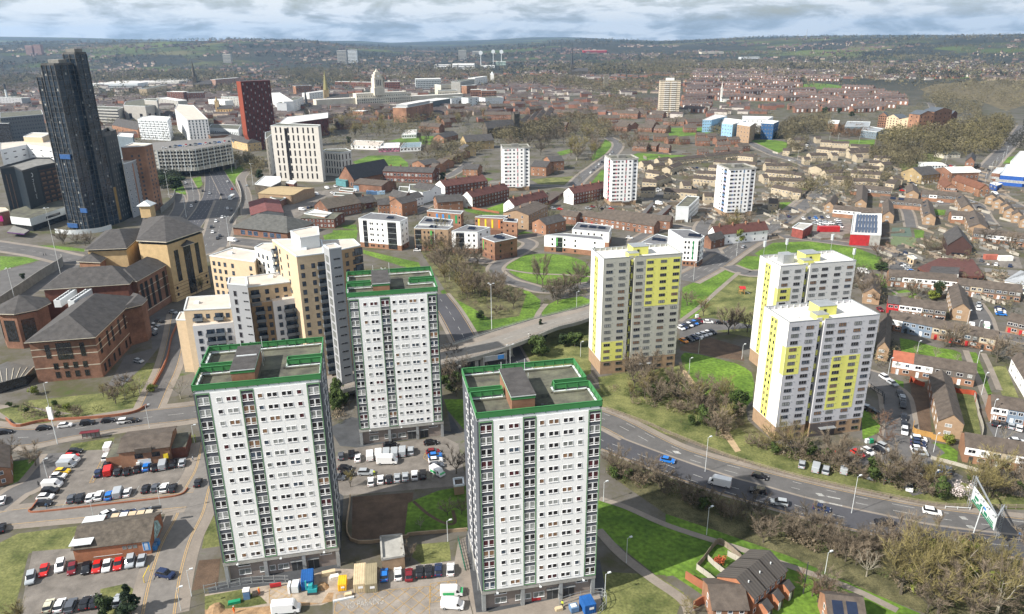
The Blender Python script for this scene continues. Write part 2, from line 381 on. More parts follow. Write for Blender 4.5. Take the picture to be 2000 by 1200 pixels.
fm=ramp(tn(.0008,5,.6),[(.50,(0,0,0)),(.60,(1,1,1))]);fsel=ramp(vsep.outputs[1],[(.45,(0,0,0)),(.5,(1,1,1))])
mulf=t.nodes.new("ShaderNodeMath");mulf.operation = 'MULTIPLY';t.links.new(fm, mulf.inputs[0]);t.links.new(fsel, mulf.inputs[1])
far=mixc(mulf.outputs[0], woods, field)
ln=t.nodes.new("ShaderNodeVectorMath");ln.operation = 'LENGTH';t.links.new(geo.outputs['Position'], ln.inputs[0])
mr=t.nodes.new("ShaderNodeMapRange");mr.inputs[1].default_value=1000;mr.inputs[2].default_value=2200;t.links.new(ln.outputs['Value'], mr.inputs[0])
t.links.new(mixc(mr.outputs[0], near, far), b.inputs['Base Color'])
gd=MB().mesh(vs, fs, gm).data('ground')
for p in gd.polygons: p.use_smooth=True
g=put('ground', gd);g['kind'] = 'structure';g['label'] = 'town ground running out to wooded hills'
# ------------------------------------------------------------------ lawns, earth, car parks (photo outlines laid on the ground)
YARD=mat('pale_yard_asphalt',(.27,.24,.21), var=.2, scale=.3, fine=.1);SITE=mat('dusty_concrete',(.36,.30,.24), var=.25, scale=.35, fine=.12)
patch('lawn',8,[(1475,555),(1560,580),(1690,620),(1850,700),(2000,740),(2600,940),(3100,1110),(3000,1250),(2300,1260),(2000,1050),(1900,985),(1800,980),(1475,720),(1440,600)], GRASS)
patch('grass_slope',8,[(1190,960),(1475,960),(1800,980),(1960,1080),(1900,1260),(1400,1260),(1180,1240)], GRASSR)
patch('grass_slope',9,[(-320,420),(0,640),(300,760),(600,860),(1000,1030),(1400,1180),(2100,1430),(2100,880),(1500,780),(1000,680),(500,560),(0,420),(-320,300)], mat('thicket_floor',(.07,.095,.025), var=.5, scale=.2, fine=.35, tint=(.11,.10,.05), rough=.95))
patch('lawn',9,[(0,640),(300,740),(700,880),(1150,1080),(1500,1230),(900,1230),(780,1110),(600,940),(430,860),(280,800),(190,960),(0,990)], GRASS)
patch('grass_verge',9,[(-400,120),(0,185),(400,330),(700,430),(1000,500),(1400,575),(1600,600),(2050,620),(2050,560),(1700,480),(1480,400),(1180,360),(900,290),(600,260),(300,0),(-400,-60)], GRASSR)
patch('embankment',9,[(-300,-80),(300,100),(620,290),(1000,420),(1500,540),(1400,500),(900,330),(600,240),(460,120),(440,0),(200,-150),(-300,-160)], LITTER)
patch('lawn',6,[(80,880),(180,890),(300,920),(420,950),(500,1010),(480,1200),(300,1200),(230,1130),(100,980)], GRASS, sm=1)
patch('planted_bed',6,[(80,850),(250,800),(420,850),(440,930),(300,910),(80,870)], DIRT)
patch('lawn',6,[(95,520),(200,470),(330,420),(400,430),(330,520),(150,690),(80,700)], GRASS)
patch('lawn',6,[(340,500),(420,440),(520,450),(500,640),(480,800),(280,760),(200,700),(150,700)], GRASSR)
patch('lawn',6,[(495,330),(600,270),(800,262),(1040,290),(1230,360),(1250,420),(1040,420),(900,330),(700,340),(520,345)], GRASS)
patch('lawn',6,[(390,395),(450,345),(520,345),(540,420),(440,425)], GRASS)
patch('lawn',5,[(955,390),(985,360),(1080,335),(1200,328),(1330,345),(1420,380),(1440,440),(1420,500),(1300,520),(1130,500),(1000,450)], GRASS, sm=2)
patch('grass_bank',5,[(600,540),(700,500),(900,480),(1080,530),(1160,590),(1150,690),(1020,730),(780,770),(700,680),(640,600)], GRASS)
patch('leaf_litter',5,[(480,300),(700,330),(880,420),(1000,500),(1080,560),(1040,680),(880,700),(790,640),(640,560),(580,460)], LITTER)
patch('grass_bank',5,[(1160,640),(1250,590),(1440,560),(1440,640),(1300,660),(1170,690)], GRASS)
patch('grass_bank',5,[(1000,900),(1110,800),(1440,700),(1440,1000),(1280,1060),(1020,940)], GRASSR)
patch('grass_bank',5,[(1480,1020),(1700,990),(1950,950),(2050,1080),(2050,1300),(1800,1280),(1500,1150)], GRASSR)
patch('grass_bank',8,[(1480,0),(1700,60),(2000,150),(2000,230),(1800,180),(1500,60)], GRASSR)
patch('lawn',8,[(620,0),(740,0),(740,180),(640,60)], GRASS)
patch('turned_earth',8,[(110,545),(450,520),(440,600),(400,770),(105,785)], DIRT)
patch('lawn',8,[(465,560),(590,510),(760,480),(760,735),(400,760),(420,580)], GRASS)
patch('lawn',8,[(470,810),(650,795),(660,900),(500,925),(440,880)], GRASSR)
patch('parking_lot',8,[(30,300),(170,262),(620,210),(700,250),(750,480),(620,490),(40,540),(-20,400)], ASPHP)
patch('parking_lot',8,[(245,950),(700,900),(790,1240),(0,1250),(0,1080),(100,1010)], YARD)
patch('paved_yard',8,[(700,790),(760,760),(800,1000),(870,1190),(800,1260),(760,1100),(680,900)], PAVE)
patch('paving_apron',8,[(740,780),(800,1190),(1500,1150),(1520,1040),(1490,900),(760,700)], ASPHF)
patch('paved_path',8,[(850,1195),(1160,1130),(1480,1060),(1500,1130),(1450,1260),(850,1260)], PAVE)
patch('paving_apron',8,[(0,900),(-700,1040),(-680,1130),(-100,1080),(40,960),(60,540),(0,500)], ASPHF)
patch('paving_apron',8,[(140,270),(620,195),(720,190),(640,60),(660,180),(100,100),(-20,160),(40,260)], ASPHF)
patch('building_site',23,[(0,980),(430,920),(900,850),(1420,690),(1700,700),(1500,1020),(1300,1100),(1000,1110),(0,1200)], SITE)
patch('rough_grass',23,[(0,1000),(400,925),(620,1000),(700,1080),(480,1120),(0,1160)], GRASSR)
patch('spoil_heap_ground',23,[(0,1150),(640,1120),(1000,1060),(1300,1080),(1380,960),(1440,960),(1420,1060),(1000,1120),(860,1210),(0,1230)], DIRTL)
patch('turned_earth',7,[(1110,900),(1230,890),(1215,1040),(1070,1070)], DIRT)
patch('grass_verge',7,[(1160,660),(1205,640),(1230,820),(1125,835)], GRASSR)
patch('parking_lot',7,[(600,260),(1090,320),(1010,520),(890,555),(160,640),(190,590),(400,270)], ASPHP)
patch('lawn',7,[(400,250),(640,212),(620,280),(380,290)], GRASSR)
patch('lawn',7,[(960,230),(1090,195),(1100,290),(960,330)], GRASSR)
patch('lawn',7,[(60,350),(200,330),(215,430),(190,500),(50,530)], GRASS)
patch('rough_grass',7,[(100,750),(500,700),(560,720),(430,830),(160,860),(60,1260),(-200,1260),(-100,850)], GRASSR)
patch('gravel_lot',7,[(180,850),(420,830),(880,870),(820,1000),(790,1260),(100,1260),(150,1000)], ASPHP)
patch('forecourt',7,[(0,30),(330,60),(800,30),(840,60),(600,100),(90,130),(-60,90)], PAVE)
patch('planted_bed',7,[(-20,60),(120,30),(320,90),(560,60),(760,20),(820,60),(560,115),(100,140)], GRASSR)
patch('planted_bed',4,[(160,1150),(560,1110),(700,1050),(760,940),(900,940),(880,1060),(800,1170),(500,1240),(150,1180)], GRASSR)
patch('parking_lot',4,[(830,650),(990,640),(980,740),(800,960),(680,1070),(600,1070),(700,900),(850,860)], ASPH)
patch('lawn',4,[(0,345),(200,350),(230,365),(0,425)], GRASS)
patch('grass_verge',4,[(155,285),(300,285),(480,305),(470,320),(300,305),(160,292)], GRASS)
patch('walled_yard',4,[(0,430),(240,370),(440,360),(440,420),(350,450),(90,620),(0,640)], ASPH)
patch('lawn',5,[(0,200),(140,200),(130,260),(0,260)], GRASS)
patch('grass_verge',5,[(170,310),(300,340),(480,380),(500,430),(380,400),(170,330)], GRASS)
patch('lawn',5,[(1000,240),(1060,205),(1125,215),(1100,245)], GRASS)
patch('lawn',5,[(860,80),(960,45),(980,60),(950,110),(870,100)], GRASS)
patch('lawn',5,[(730,75),(860,100),(980,120),(980,140),(860,120),(740,95)], GRASS)
patch('lawn',2,[(110,905),(200,870),(370,870),(420,910),(420,950),(300,945),(150,930)], GRASS)
patch('lawn',2,[(310,790),(420,760),(560,760),(600,790),(560,810)], GRASS)
patch('lawn',2,[(725,985),(800,985),(900,1000),(860,1015),(740,1012)], GRASS)
patch('lawn',2,[(1410,1060),(1500,950),(1545,950),(1540,1095)], GRASS)
patch('lawn',2,[(1640,880),(1700,855),(1990,870),(2000,895),(1780,895),(1660,910)], GRASS)
patch('lawn',2,[(1440,880),(1520,780),(1570,800),(1560,850),(1450,900)], GRASS)
patch('lawn',2,[(1100,1000),(1340,985),(1360,1030),(1150,1030)], GRASSR)
patch('lawn',2,[(1250,850),(1330,830),(1340,850),(1270,870)], GRASS)
patch('lawn',2,[(1860,715),(2080,712),(2160,730),(2080,750),(1880,745)], GRASS)
patch('lawn',3,[(0,870),(100,870),(180,885),(100,895),(0,895)], GRASS)
patch('lawn',3,[(455,790),(530,780),(640,785),(690,800),(650,860),(560,840)], GRASS, sm=1)
patch('lawn',3,[(900,785),(1170,780),(1160,830),(1000,815),(910,800)], GRASS)
patch('lawn',3,[(750,1000),(800,990),(835,1040),(815,1090),(760,1100),(740,1060)], GRASSR)
patch('lawn',3,[(640,1130),(720,1130),(720,1150),(660,1190),(625,1180)], GRASS)
patch('hill_park',3,[(715,495),(740,475),(840,462),(1000,480),(1040,495),(900,500)], GRASS, sm=2)
patch('lawn',3,[(1300,910),(1400,910),(1470,950),(1400,975),(1310,940)], GRASSR)
patch('lawn',3,[(1380,870),(1500,850),(1560,880),(1500,920),(1400,900)], GRASSR)
FLD=mat('field_grass',(.14,.21,.045), var=.25, scale=.01)
patch('field',3,[(1410,405),(1480,385),(1640,378),(1640,388),(1500,405),(1420,412)], FLD)
patch('field',3,[(1440,425),(1520,405),(1700,390),(1790,400),(1740,430),(1600,445),(1500,440)], FLD)
patch('field',3,[(1740,380),(1900,370),(2000,372),(2100,380),(1900,405),(1780,395)], FLD)
patch('field',3,[(1680,490),(1780,478),(1850,485),(1760,502)], FLD)
patch('field',1,[(500,375),(560,362),(640,365),(600,390),(520,392)], GRASS)
patch('rough_meadow',3,[(1420,500),(1500,470),(1800,450),(2000,440),(2100,560),(1900,620),(1740,560),(1500,540)], GRASSD)
patch('lawn',3,[(1880,915),(1900,880),(1960,870),(1930,910)], GRASS)
patch('hard_court',10,[(970,100),(1110,100),(1125,170),(960,165)], mat("court_green",(.10,.14,.11)))
patch('play_court',10,[(960,165),(1160,180),(1150,250),(960,240)], mat("court_olive",(.14,.18,.09)))
patch('school_yard',10,[(1690,415),(2020,440),(2020,490),(1700,470)], mat("yard_grey",(.2,.19,.18)))
patch('parking_lot',10,[(260,20),(640,10),(660,140),(600,150),(560,180),(420,190),(340,190),(360,60)], ASPHP)
patch('parking_lot',10,[(1580,290),(1960,330),(1990,420),(1700,400),(1600,340)], ASPHP)
patch('lawn',10,[(810,455),(930,470),(930,570),(870,560)], GRASS)
patch('lawn',10,[(1140,115),(1220,120),(1220,180),(1150,180)], GRASS)
patch('lawn',11,[(1270,600),(1390,600),(1380,645),(1280,640)], GRASS)
patch('lawn',11,[(1020,230),(1200,280),(1260,300),(1200,320),(1050,290)], GRASSR)
patch('lawn',11,[(325,275),(400,285),(400,310),(350,305)], GRASS)
patch('lawn',12,[(410,120),(610,118),(640,180),(430,190)], GRASS)
patch('lawn',14,[(250,530),(300,420),(490,390),(480,440),(330,520)], GRASS)
patch('lawn',14,[(1270,670),(1420,660),(1430,720),(1280,700)], GRASS)
patch('lawn',14,[(1060,780),(1250,720),(1430,750),(1430,800),(1220,840),(1080,830)], GRASS)
patch('yard',14,[(640,400),(1000,300),(1300,260),(1500,300),(1300,340),(1100,360),(830,560),(600,640)], ASPHP)
patch('lawn',17,[(380,670),(560,700),(850,790),(1100,830),(1180,870),(1200,1020),(1040,990),(560,900),(400,850)], GRASS)
patch('lawn',17,[(275,60),(480,40),(600,90),(610,190),(450,170),(280,90)], GRASS)
patch('lawn',17,[(1290,850),(1380,860),(1500,1160),(1620,1500),(1540,1500),(1400,1200)], GRASS)
patch('lawn',17,[(1560,1050),(1760,1030),(1830,1200),(1930,1450),(1720,1420),(1600,1130)], GRASSR)
patch('lawn',18,[(240,130),(430,170),(435,270),(330,230)], GRASS)
patch('lawn',18,[(820,960),(1000,990),(1140,1080),(1130,1220),(820,1160)], GRASS)
patch('parking_lot',18,[(1500,700),(2080,760),(2080,1020),(1650,960)], ASPH)
patch('parking_lot',18,[(500,880),(780,900),(830,1200),(560,1150)], ASPH)
patch('gardens',18,[(520,160),(740,200),(800,850),(560,780)], DIRT)
patch('gardens',18,[(1040,240),(1350,370),(1450,900),(1170,870)], GRASSR)
patch('parking_lot',9,[(1000,270),(1250,240),(1500,250),(1560,300),(1480,350),(1660,430),(1640,480),(1380,540),(1260,440),(1000,360)], ASPH)
patch('lawn',9,[(1090,60),(1160,50),(1210,180),(1100,225)], GRASS)
patch('parking_lot',6,[(80,700),(250,690),(480,730),(480,745),(290,760),(230,800),(80,835)], ASPH)
patch('steps_path',6,[(80,975),(115,985),(290,1230),(420,1430),(390,1440),(240,1230)], mat("sand_path",(.42,.31,.19), var=.15, scale=.8))
patch('dual_carriageway_verge',1,[(940,1040),(1010,1010),(1050,1090),(990,1080)], GRASS)
patch('grass_verge',1,[(1250,950),(1400,900),(1400,940),(1330,1000),(1310,1030),(1270,990)], GRASS)
patch('grass_verge',1,[(1060,1000),(1120,985),(1130,1030),(1090,1070)], GRASS)
patch('lawn',7,[(560,1060),(700,1030),(850,1130),(800,1240),(560,1240)], GRASSR)
# ------------------------------------------------------------------ roads
road('ring_road',9,[(-500,60),(-300,130),(0,285),(200,358),(400,415),(700,492),(1000,565),(1400,645),(1700,690),(2100,735)],9.5, ASPH,[(0, 'd'),(3.0, 'd')],(-4.3,4.3),(2.2,.8), 'eastbound lanes of the ring road')
road('ring_road',9,[(-900,-90),(-700,20),(-500,165),(-300,250),(0,365),(300,470),(512,530),(760,602),(1000,660),(1220,708),(1560,775),(2100,840)],9, ASPHD,[(0, 'd'),(-3, 'd')],(-4.3,),(.8,.8), 'westbound lanes of the ring road')
road('motorway',1,[(1180,930),(1190,1010),(1180,1100),(1110,1200),(1020,1330)],13, ASPHD,[(-3, 'd'),(0, 'd'),(3, 'd')], None,(.5,.5), 'northbound motorway lanes below the car park deck')
road('motorway',1,[(1210,960),(1260,1050),(1290,1120),(1260,1200),(1230,1290)],13, ASPHD,[(-3, 'd'),(0, 'd'),(3, 'd')], None,(.5,.5), 'southbound motorway lanes below the car park deck')
road('slip_road',1,[(1040,1000),(1080,1090),(1060,1160),(980,1260)],8, ASPH,[(0, 'd')], None,(1,1))
road('slip_road',1,[(960,1080),(1000,1100),(1000,1160),(940,1260),(900,1400)],7, ASPH,(), None,(1,1))
road('slip_road',1,[(1400,940),(1345,1000),(1370,1090),(1380,1200)],7, mat("old_asphalt",(.17,.155,.14)),(), None,(1,1))
road('street',4,[(1560,290),(1250,260),(1100,330),(900,300),(500,370),(200,320),(-200,260)],13, ASPH,[(0, 'd')], None,(3,3), 'wide street in front of the black hotel')
road('street',4,[(1180,300),(1215,220),(1240,120),(1270,30)],16, ASPH,[(0, 'd'),(4, 'd')], None,(2,2))
road('flyover_road',5,[(2100,330),(1990,390),(1850,440),(1700,500),(1550,560),(1440,590)],12, ASPH,[(0, 'd')], None,(2.5,2.5), 'road running down to the flyover behind the yellow and grey tower')
road('main_road',6,[(100,480),(260,395),(400,300),(560,200),(700,110),(800,30),(880,-40)],13, ASPH,[(0, 'd'),(3.2, 'd'),(-3.2, 'd')],(-6,6),(2.5,2.5), 'main road curving up between the estates')
road('main_road',3,[(760,1160),(840,1090),(880,1040),(870,980),(800,930),(700,890),(600,860),(470,800),(400,780)],11, ASPH,[(0, 'd')],(-5,5),(2,2))
road('street',6,[(350,400),(430,430),(520,440),(900,400)],8, ASPH,(), None,(2,2))
road('street',6,[(500,260),(640,235),(900,262),(1240,310),(1300,340),(1280,480)],7, ASPH,(), None,(2,2))
road('street',2,[(1330,1050),(1400,980),(1480,920),(1570,850),(1590,800),(1530,765)],10, ASPH,[(0, 'd')], None,(2.5,2.5), 'tree lined street with cars queueing along it')
road('street',2,[(1100,1035),(1300,1045),(1480,1078),(1560,1100)],7, ASPH,(), None,(2,2))
road('street',15,[(640,370),(1050,410),(1530,485),(1560,490)],7, ASPH,(), None,(2,2))
road('street',15,[(900,300),(790,370),(650,372)],7, ASPH,(), None,(0,0))
road('street',15,[(1300,720),(1200,690),(960,650),(800,700),(560,830)],6, ASPH,(), None,(2,2))
road('street',15,[(1450,490),(1360,590),(1300,720),(1430,950)],8, ASPH,(), None,(2,2))
road('crescent',5,[(700,360),(900,372),(1000,345),(1080,300),(1100,270),(1050,240),(1180,215),(1240,150),(1350,90)],6.5, ASPH,(), None,(2,2))
road('crescent',5,[(1000,345),(925,390),(910,430),(980,480),(1080,510),(1200,535),(1440,505)],6.5, ASPH,(), None,(2,2), 'curved road round the oval lawn')
road('slip_road',5,[(580,560),(640,640),(700,740),(760,860),(800,1000)],10, ASPHD,[(0, 'd')],(-4.5,4.5),(1.5,1.5), 'sunken road passing below the flyover')
road('ring_road',5,[(930,850),(1000,980),(1100,1130),(1300,1300),(1500,1420)],15, ASPHD,[(0, 'd'),(3.5, 'd'),(-3.5, 'd')], None,(1,1), 'ring road coming out from below the flyover')
road('street',7,[(-300,170),(100,215),(420,165),(800,105),(1080,72),(1500,0),(1900,-60)],11, ASPH,[(0, 'd')],(-5,5),(3,3), 'street passing between the brick offices and the car park')
road('street',4,[(1000,660),(980,800),(940,960),(880,1090),(830,1200)],6.5, ASPH,(),(-3,3),(2,2))
road('street',7,[(1190,230),(1160,380),(1100,500),(1060,640),(980,800),(920,1000),(880,1220)],7.5, mat("worn_asphalt",(.20,.185,.17)),(),(-3.4,3.4,-3.0,3.0),(2.5,2.5), 'side street running beside the tall green edged tower')
road('street',7,[(-200,740),(0,670),(300,635),(700,600),(950,570),(1060,560)],7.5, mat("worn_asphalt",(.2,.2,.2)),(),(-3.4,3.4),(2,2))
road('street',7,[(-40,620),(90,520),(200,460),(330,300)],6, ASPH,(), None,(2,2))
road('path',8,[(1490,555),(1640,605),(1830,690),(2000,750),(2300,845),(2600,950),(2900,1060),(3150,1180)],1.9, PAVE,(), None,(0,0), 'tarmac path crossing the big lawn')
road('path',8,[(1480,730),(1600,860),(1780,1000),(1960,1130),(2000,1260)],2.5, PAVE,(), None,(0,0))
road('path',5,[(1120,730),(1150,660),(1190,610)],2.5, PAVE,(), None,(0,0))
road('path',5,[(950,415),(1100,440),(1300,450),(1440,460)],2, PAVE,(), None,(0,0))
road('path',6,[(80,710),(200,620),(300,530),(410,435)],2.2, PAVE,(), None,(0,0), 'diagonal path through the playground park')
road('path',8,[(450,570),(530,640),(620,690),(680,690),(670,620)],.9, DIRT,(), None,(0,0))
road('path',17,[(230,20),(430,140),(640,280)],1.8, PAVE,(), None,(0,0))
road('path',17,[(1240,830),(1330,1060),(1420,1250),(1540,1560),(1600,1700)],2.2, PAVE,(), None,(0,0))
road('path',17,[(1470,870),(1560,1060),(1680,1350)],2.0, PAVE,(), None,(0,0))
road('street',18,[(-400,100),(0,90),(150,210),(310,340),(360,560),(380,800),(350,1000),(360,1300)],8, ASPH,(), None,(1.5,1.5), 'street in the shadow of the right hand yellow tower')
road('street',17,[(1300,200),(1420,380),(1520,620),(1800,650),(2100,720)],8, ASPH,(), None,(1.5,1.5))
road('street',11,[(1500,510),(1640,560),(1700,660),(1760,740)],7, ASPH,(), None,(1.5,1.5))
road('street',11,[(1180,470),(1300,550),(1500,540)],6, ASPH,(), None,(1.5,1.5))
road('street',11,[(980,540),(1080,600),(1120,740)],6, ASPH,(), None,(1.5,1.5))
road('main_road',11,[(2100,640),(1900,560),(1780,480),(1680,400),(1660,340),(1720,270),(1800,180),(1900,80),(1960,0),(2000,-60)],12, ASPH,[(0, 'd'),(-3, 'd')], None,(2.5,2.5), 'main road sweeping past the blue and white trade shop')
road('street',13,[(640,120),(720,90),(800,40),(860,-10)],7, ASPH,(), None,(2,2))
road('street',13,[(840,150),(960,152),(1120,140)],6, mat("old_asphalt2",(.19,.18,.16)),(), None,(1,1))
road('street',13,[(320,390),(450,380),(560,320),(700,300),(820,240)],6, ASPH,(), None,(1.5,1.5))
road('street',2,[(1100,760),(1170,710),(1230,680)],10, ASPH,(), None,(1,1))
road('street',3,[(1500,640),(1480,580),(1440,572)],9, ASPH,(), None,(1,1))
road('street',12,[(1450,190),(1530,240),(1560,270)],8, ASPH,(), None,(0,0))
# painted box and words in the car park
def text_on(name, txt, q, a, b, hm, m, parent=None, z=.05):
 A, an, L=frame(q, *a, *b)
 cu=bpy.data.curves.new(name, 'FONT');cu.body=txt;cu.size=1;cu.extrude=0;o=bpy.data.objects.new(name, cu);COL.objects.link(o)
 bpy.context.view_layer.update();w=max(.1, o.dimensions.x);me=o.to_mesh();v=[tuple(p.co) for p in me.vertices];f=[tuple(p.vertices) for p in me.polygons];o.to_mesh_clear();bpy.data.objects.remove(o)
 mb=MB().mesh([(p[0] * L / w, p[1] * hm,0) for p in v], f, m);o=mb.build(name, parent,(A.x, A.y, z), an);return o
def text_mesh(txt):
 cu=bpy.data.curves.new("t", 'FONT');cu.body=txt;cu.size=1;cu.align_x = 'CENTER';o=bpy.data.objects.new("t", cu);COL.objects.link(o);bpy.context.view_layer.update()
 me=o.to_mesh();v=[tuple(p.co) for p in me.vertices];f=[tuple(p.vertices) for p in me.polygons];w=max(.1, o.dimensions.x);o.to_mesh_clear();bpy.data.objects.remove(o);return v, f, w
tx=text_on('road_markings', 'NO PARKING',8,(65,1172),(282,1142),2.9, mat('worn_letter_paint',(.40,.38,.35), var=.4, scale=3), z=.07);tx['kind'] = 'structure'
mb=MB()
def hatch(q, c, sp, w=.12):
 A, B, C_, D_=[G(q, *p) for p in c]
 def pt(u, v): return (A * (1 - u) + B * u) * (1 - v) + (D_ * (1 - u) + C_ * u) * v
 Lu=(B - A).length;Lv=(D_ - A).length;E_=[]
 n=int((Lu + Lv) / sp)
 for k in range(1, n):
  s=k * sp
  for fl in (0,1):
   u0, v0=(min(s, Lu), max(0, s - Lu));u1, v1=(max(0, s - Lv), min(s, Lv))
   a, b=(u0 / Lu, v0 / Lv),(u1 / Lu, v1 / Lv)
   if fl: a, b=(1 - a[0], a[1]),(1 - b[0], b[1])
   E_.append((pt(*a), pt(*b)))
 for a, b in [(A, B),(B, C_),(C_, D_),(D_, A)]: E_.append((a, b))
 for a, b in E_:
  d=(b - a);d.z=0
  if d.length < .3: continue
  nr=Vector((-d.y, d.x,0)).normalized() * w / 2;mb.poly([(p.x, p.y,.06) for p in (a - nr, b - nr, b + nr, a + nr)], LINEY)
hatch(8,[(20,1090),(540,1045),(540,1240),(0,1260)],3.2);hatch(8,[(545,1030),(690,1010),(700,1120),(545,1135)],2.2)
hatch(8,[(515,300),(560,320),(540,350),(505,330)],1.6);hatch(23,[(720,920),(1000,880),(960,1010),(720,1080)],2.5)
def stripe(q, a, b, w=.12, m=LINEW, z=.062):
 A, B=G(q, *a), G(q, *b);d=B - A;nr=Vector((-d.y, d.x,0)).normalized() * w / 2;mb.poly([(p.x, p.y, z) for p in (A - nr, B - nr, B + nr, A + nr)], m)
for i in range(8): stripe(8,(262 + i * 55,1035 - i * 6),(262 + i * 55 - 8,955 - i * 5))
for i in range(9): stripe(8,(236 + i * 46,480 - i * 6),(238 + i * 46,430 - i * 5))
for i in range(12): stripe(7,(350 + i * 56,600 - i * 8),(385 + i * 56,540 - i * 8))
for i in range(11): stripe(7,(520 + i * 50,455 - i * 6),(545 + i * 50,400 - i * 6))
stripe(7,(500,468),(600,275),.15, LINEY);stripe(7,(520,466),(620,275),.15, LINEY);stripe(7,(500,468),(522,466),.15, LINEY)
for i in range(14): stripe(7,(500 + i * 7.5,455 - i * 13.5),(520 + i * 7.5,460 - i * 13.5),.12, LINEY)
# lettering and arrows on the ring road, stripes of crossings
for (x, y) in ((1660,665),(1700,715),(860,535),(865,572),(60,298)):
 q=9
 for k in range(4): stripe(q,(x - 22 + k * 5, y - 8 + k * 4),(x + 12 + k * 5, y - 5 + k * 4),.35, LINEW,.075)
for a, b in (((905,545),(975,558)),((910,580),(985,596))): stripe(9, a, b,.45, LINEW,.075)
for k in range(9): stripe(9,(1580 + k * 10,770 + k * 9),(1610 + k * 8,768 + k * 9),.4, LINEW,.1)
for k in range(5): stripe(6,(360 + k * 16,325 + k * 3),(380 + k * 16,318 + k * 3),1.2, LINEW,.05);stripe(6,(600 + k * 14,180 + k * 3),(615 + k * 14,176 + k * 3),1.2, LINEW,.05)
o=mb.build('road_markings');o['kind'] = 'structure'
# ------------------------------------------------------------------ windows
class Kit:
 def __init__(s, mb, name): s.mb=mb;s.d=mb.data(name)
WK = {}
def win(w, h, n=1, fr=WFRAME, g=0, fw=.07, depth=.06, sill=True, low=0.0, mid=0.0):
 """window w x h, n panes, optional row of small panes below; origin at the middle of its foot"""
 key=(round(w,2), round(h,2), n, fr.name, g, low, mid)
 if key in WK: return WK[key]
 mb=MB();gm_=GL[g] if isinstance(g, int) else g
 mb.box(-w / 2, w / 2,-depth,.02, h - fw, h, fr);mb.box(-w / 2, w / 2,-depth,.02,0, fw, fr)
 xs=[-w / 2 + w * i / n for i in range(n + 1)]
 for i, x in enumerate(xs):
  ww=fw if 0 < i < n or not mid else fw
  if mid and 0 < i < n: ww=mid
  a=max(-w / 2, x - ww / 2) if i else -w / 2;b=min(w / 2, a + ww)
  if i == n: a, b=w / 2 - fw, w / 2
  mb.box(a, b,-depth + .002,.02, fw, h - fw, fr)
 if low: mb.box(-w / 2 + fw, w / 2 - fw,-depth + .004,.02, low - fw / 2, low + fw, fr)
 mb.poly([(-w / 2 + fw,-.02, fw),(w / 2 - fw,-.02, fw),(w / 2 - fw,-.02, h - fw),(-w / 2 + fw,-.02, h - fw)], gm_)
 if sill: mb.box(-w / 2 - .08, w / 2 + .08,-.11,.02,-.07,-.002, fr)
 WK[key]=Kit(mb, 'window');return WK[key]
GW=[0,0,0,0,1,2,2,3,4,5]
class Parts:
 """repeated parts of one thing: the first hundred as objects, the rest as one"""
 def __init__(s, parent, name='window', limit=100): s.p=parent;s.n=name;s.k=0;s.lim=limit;s.rest=MB()
 def add(s, kit, side, u, z, W=0, D=0, y=0.0):
  loc, rot = {'f': ((u,-y, z),0), 'b': ((W - u, D + y, z), pi), 'l': ((-y, u, z),-pi / 2), 'r': ((W + y, u, z), pi / 2)}[side]
  s.k += 1
  if s.k <= s.lim: put(s.n, kit.d, s.p, loc, rot)
  else:
   c, sn=cos(rot), sin(rot);vs=[(v[0] * c - v[1] * sn + loc[0], v[0] * sn + v[1] * c + loc[1], v[2] + loc[2]) for v in kit.mb.v]
   for f, mi in zip(kit.mb.f, kit.mb.m): s.rest.mesh([vs[i] for i in f],[tuple(range(len(f)))], kit.mb.ms[mi])
 def done(s):
  if s.rest.v: s.rest.build(s.n, s.p)['kind'] = 'stuff'
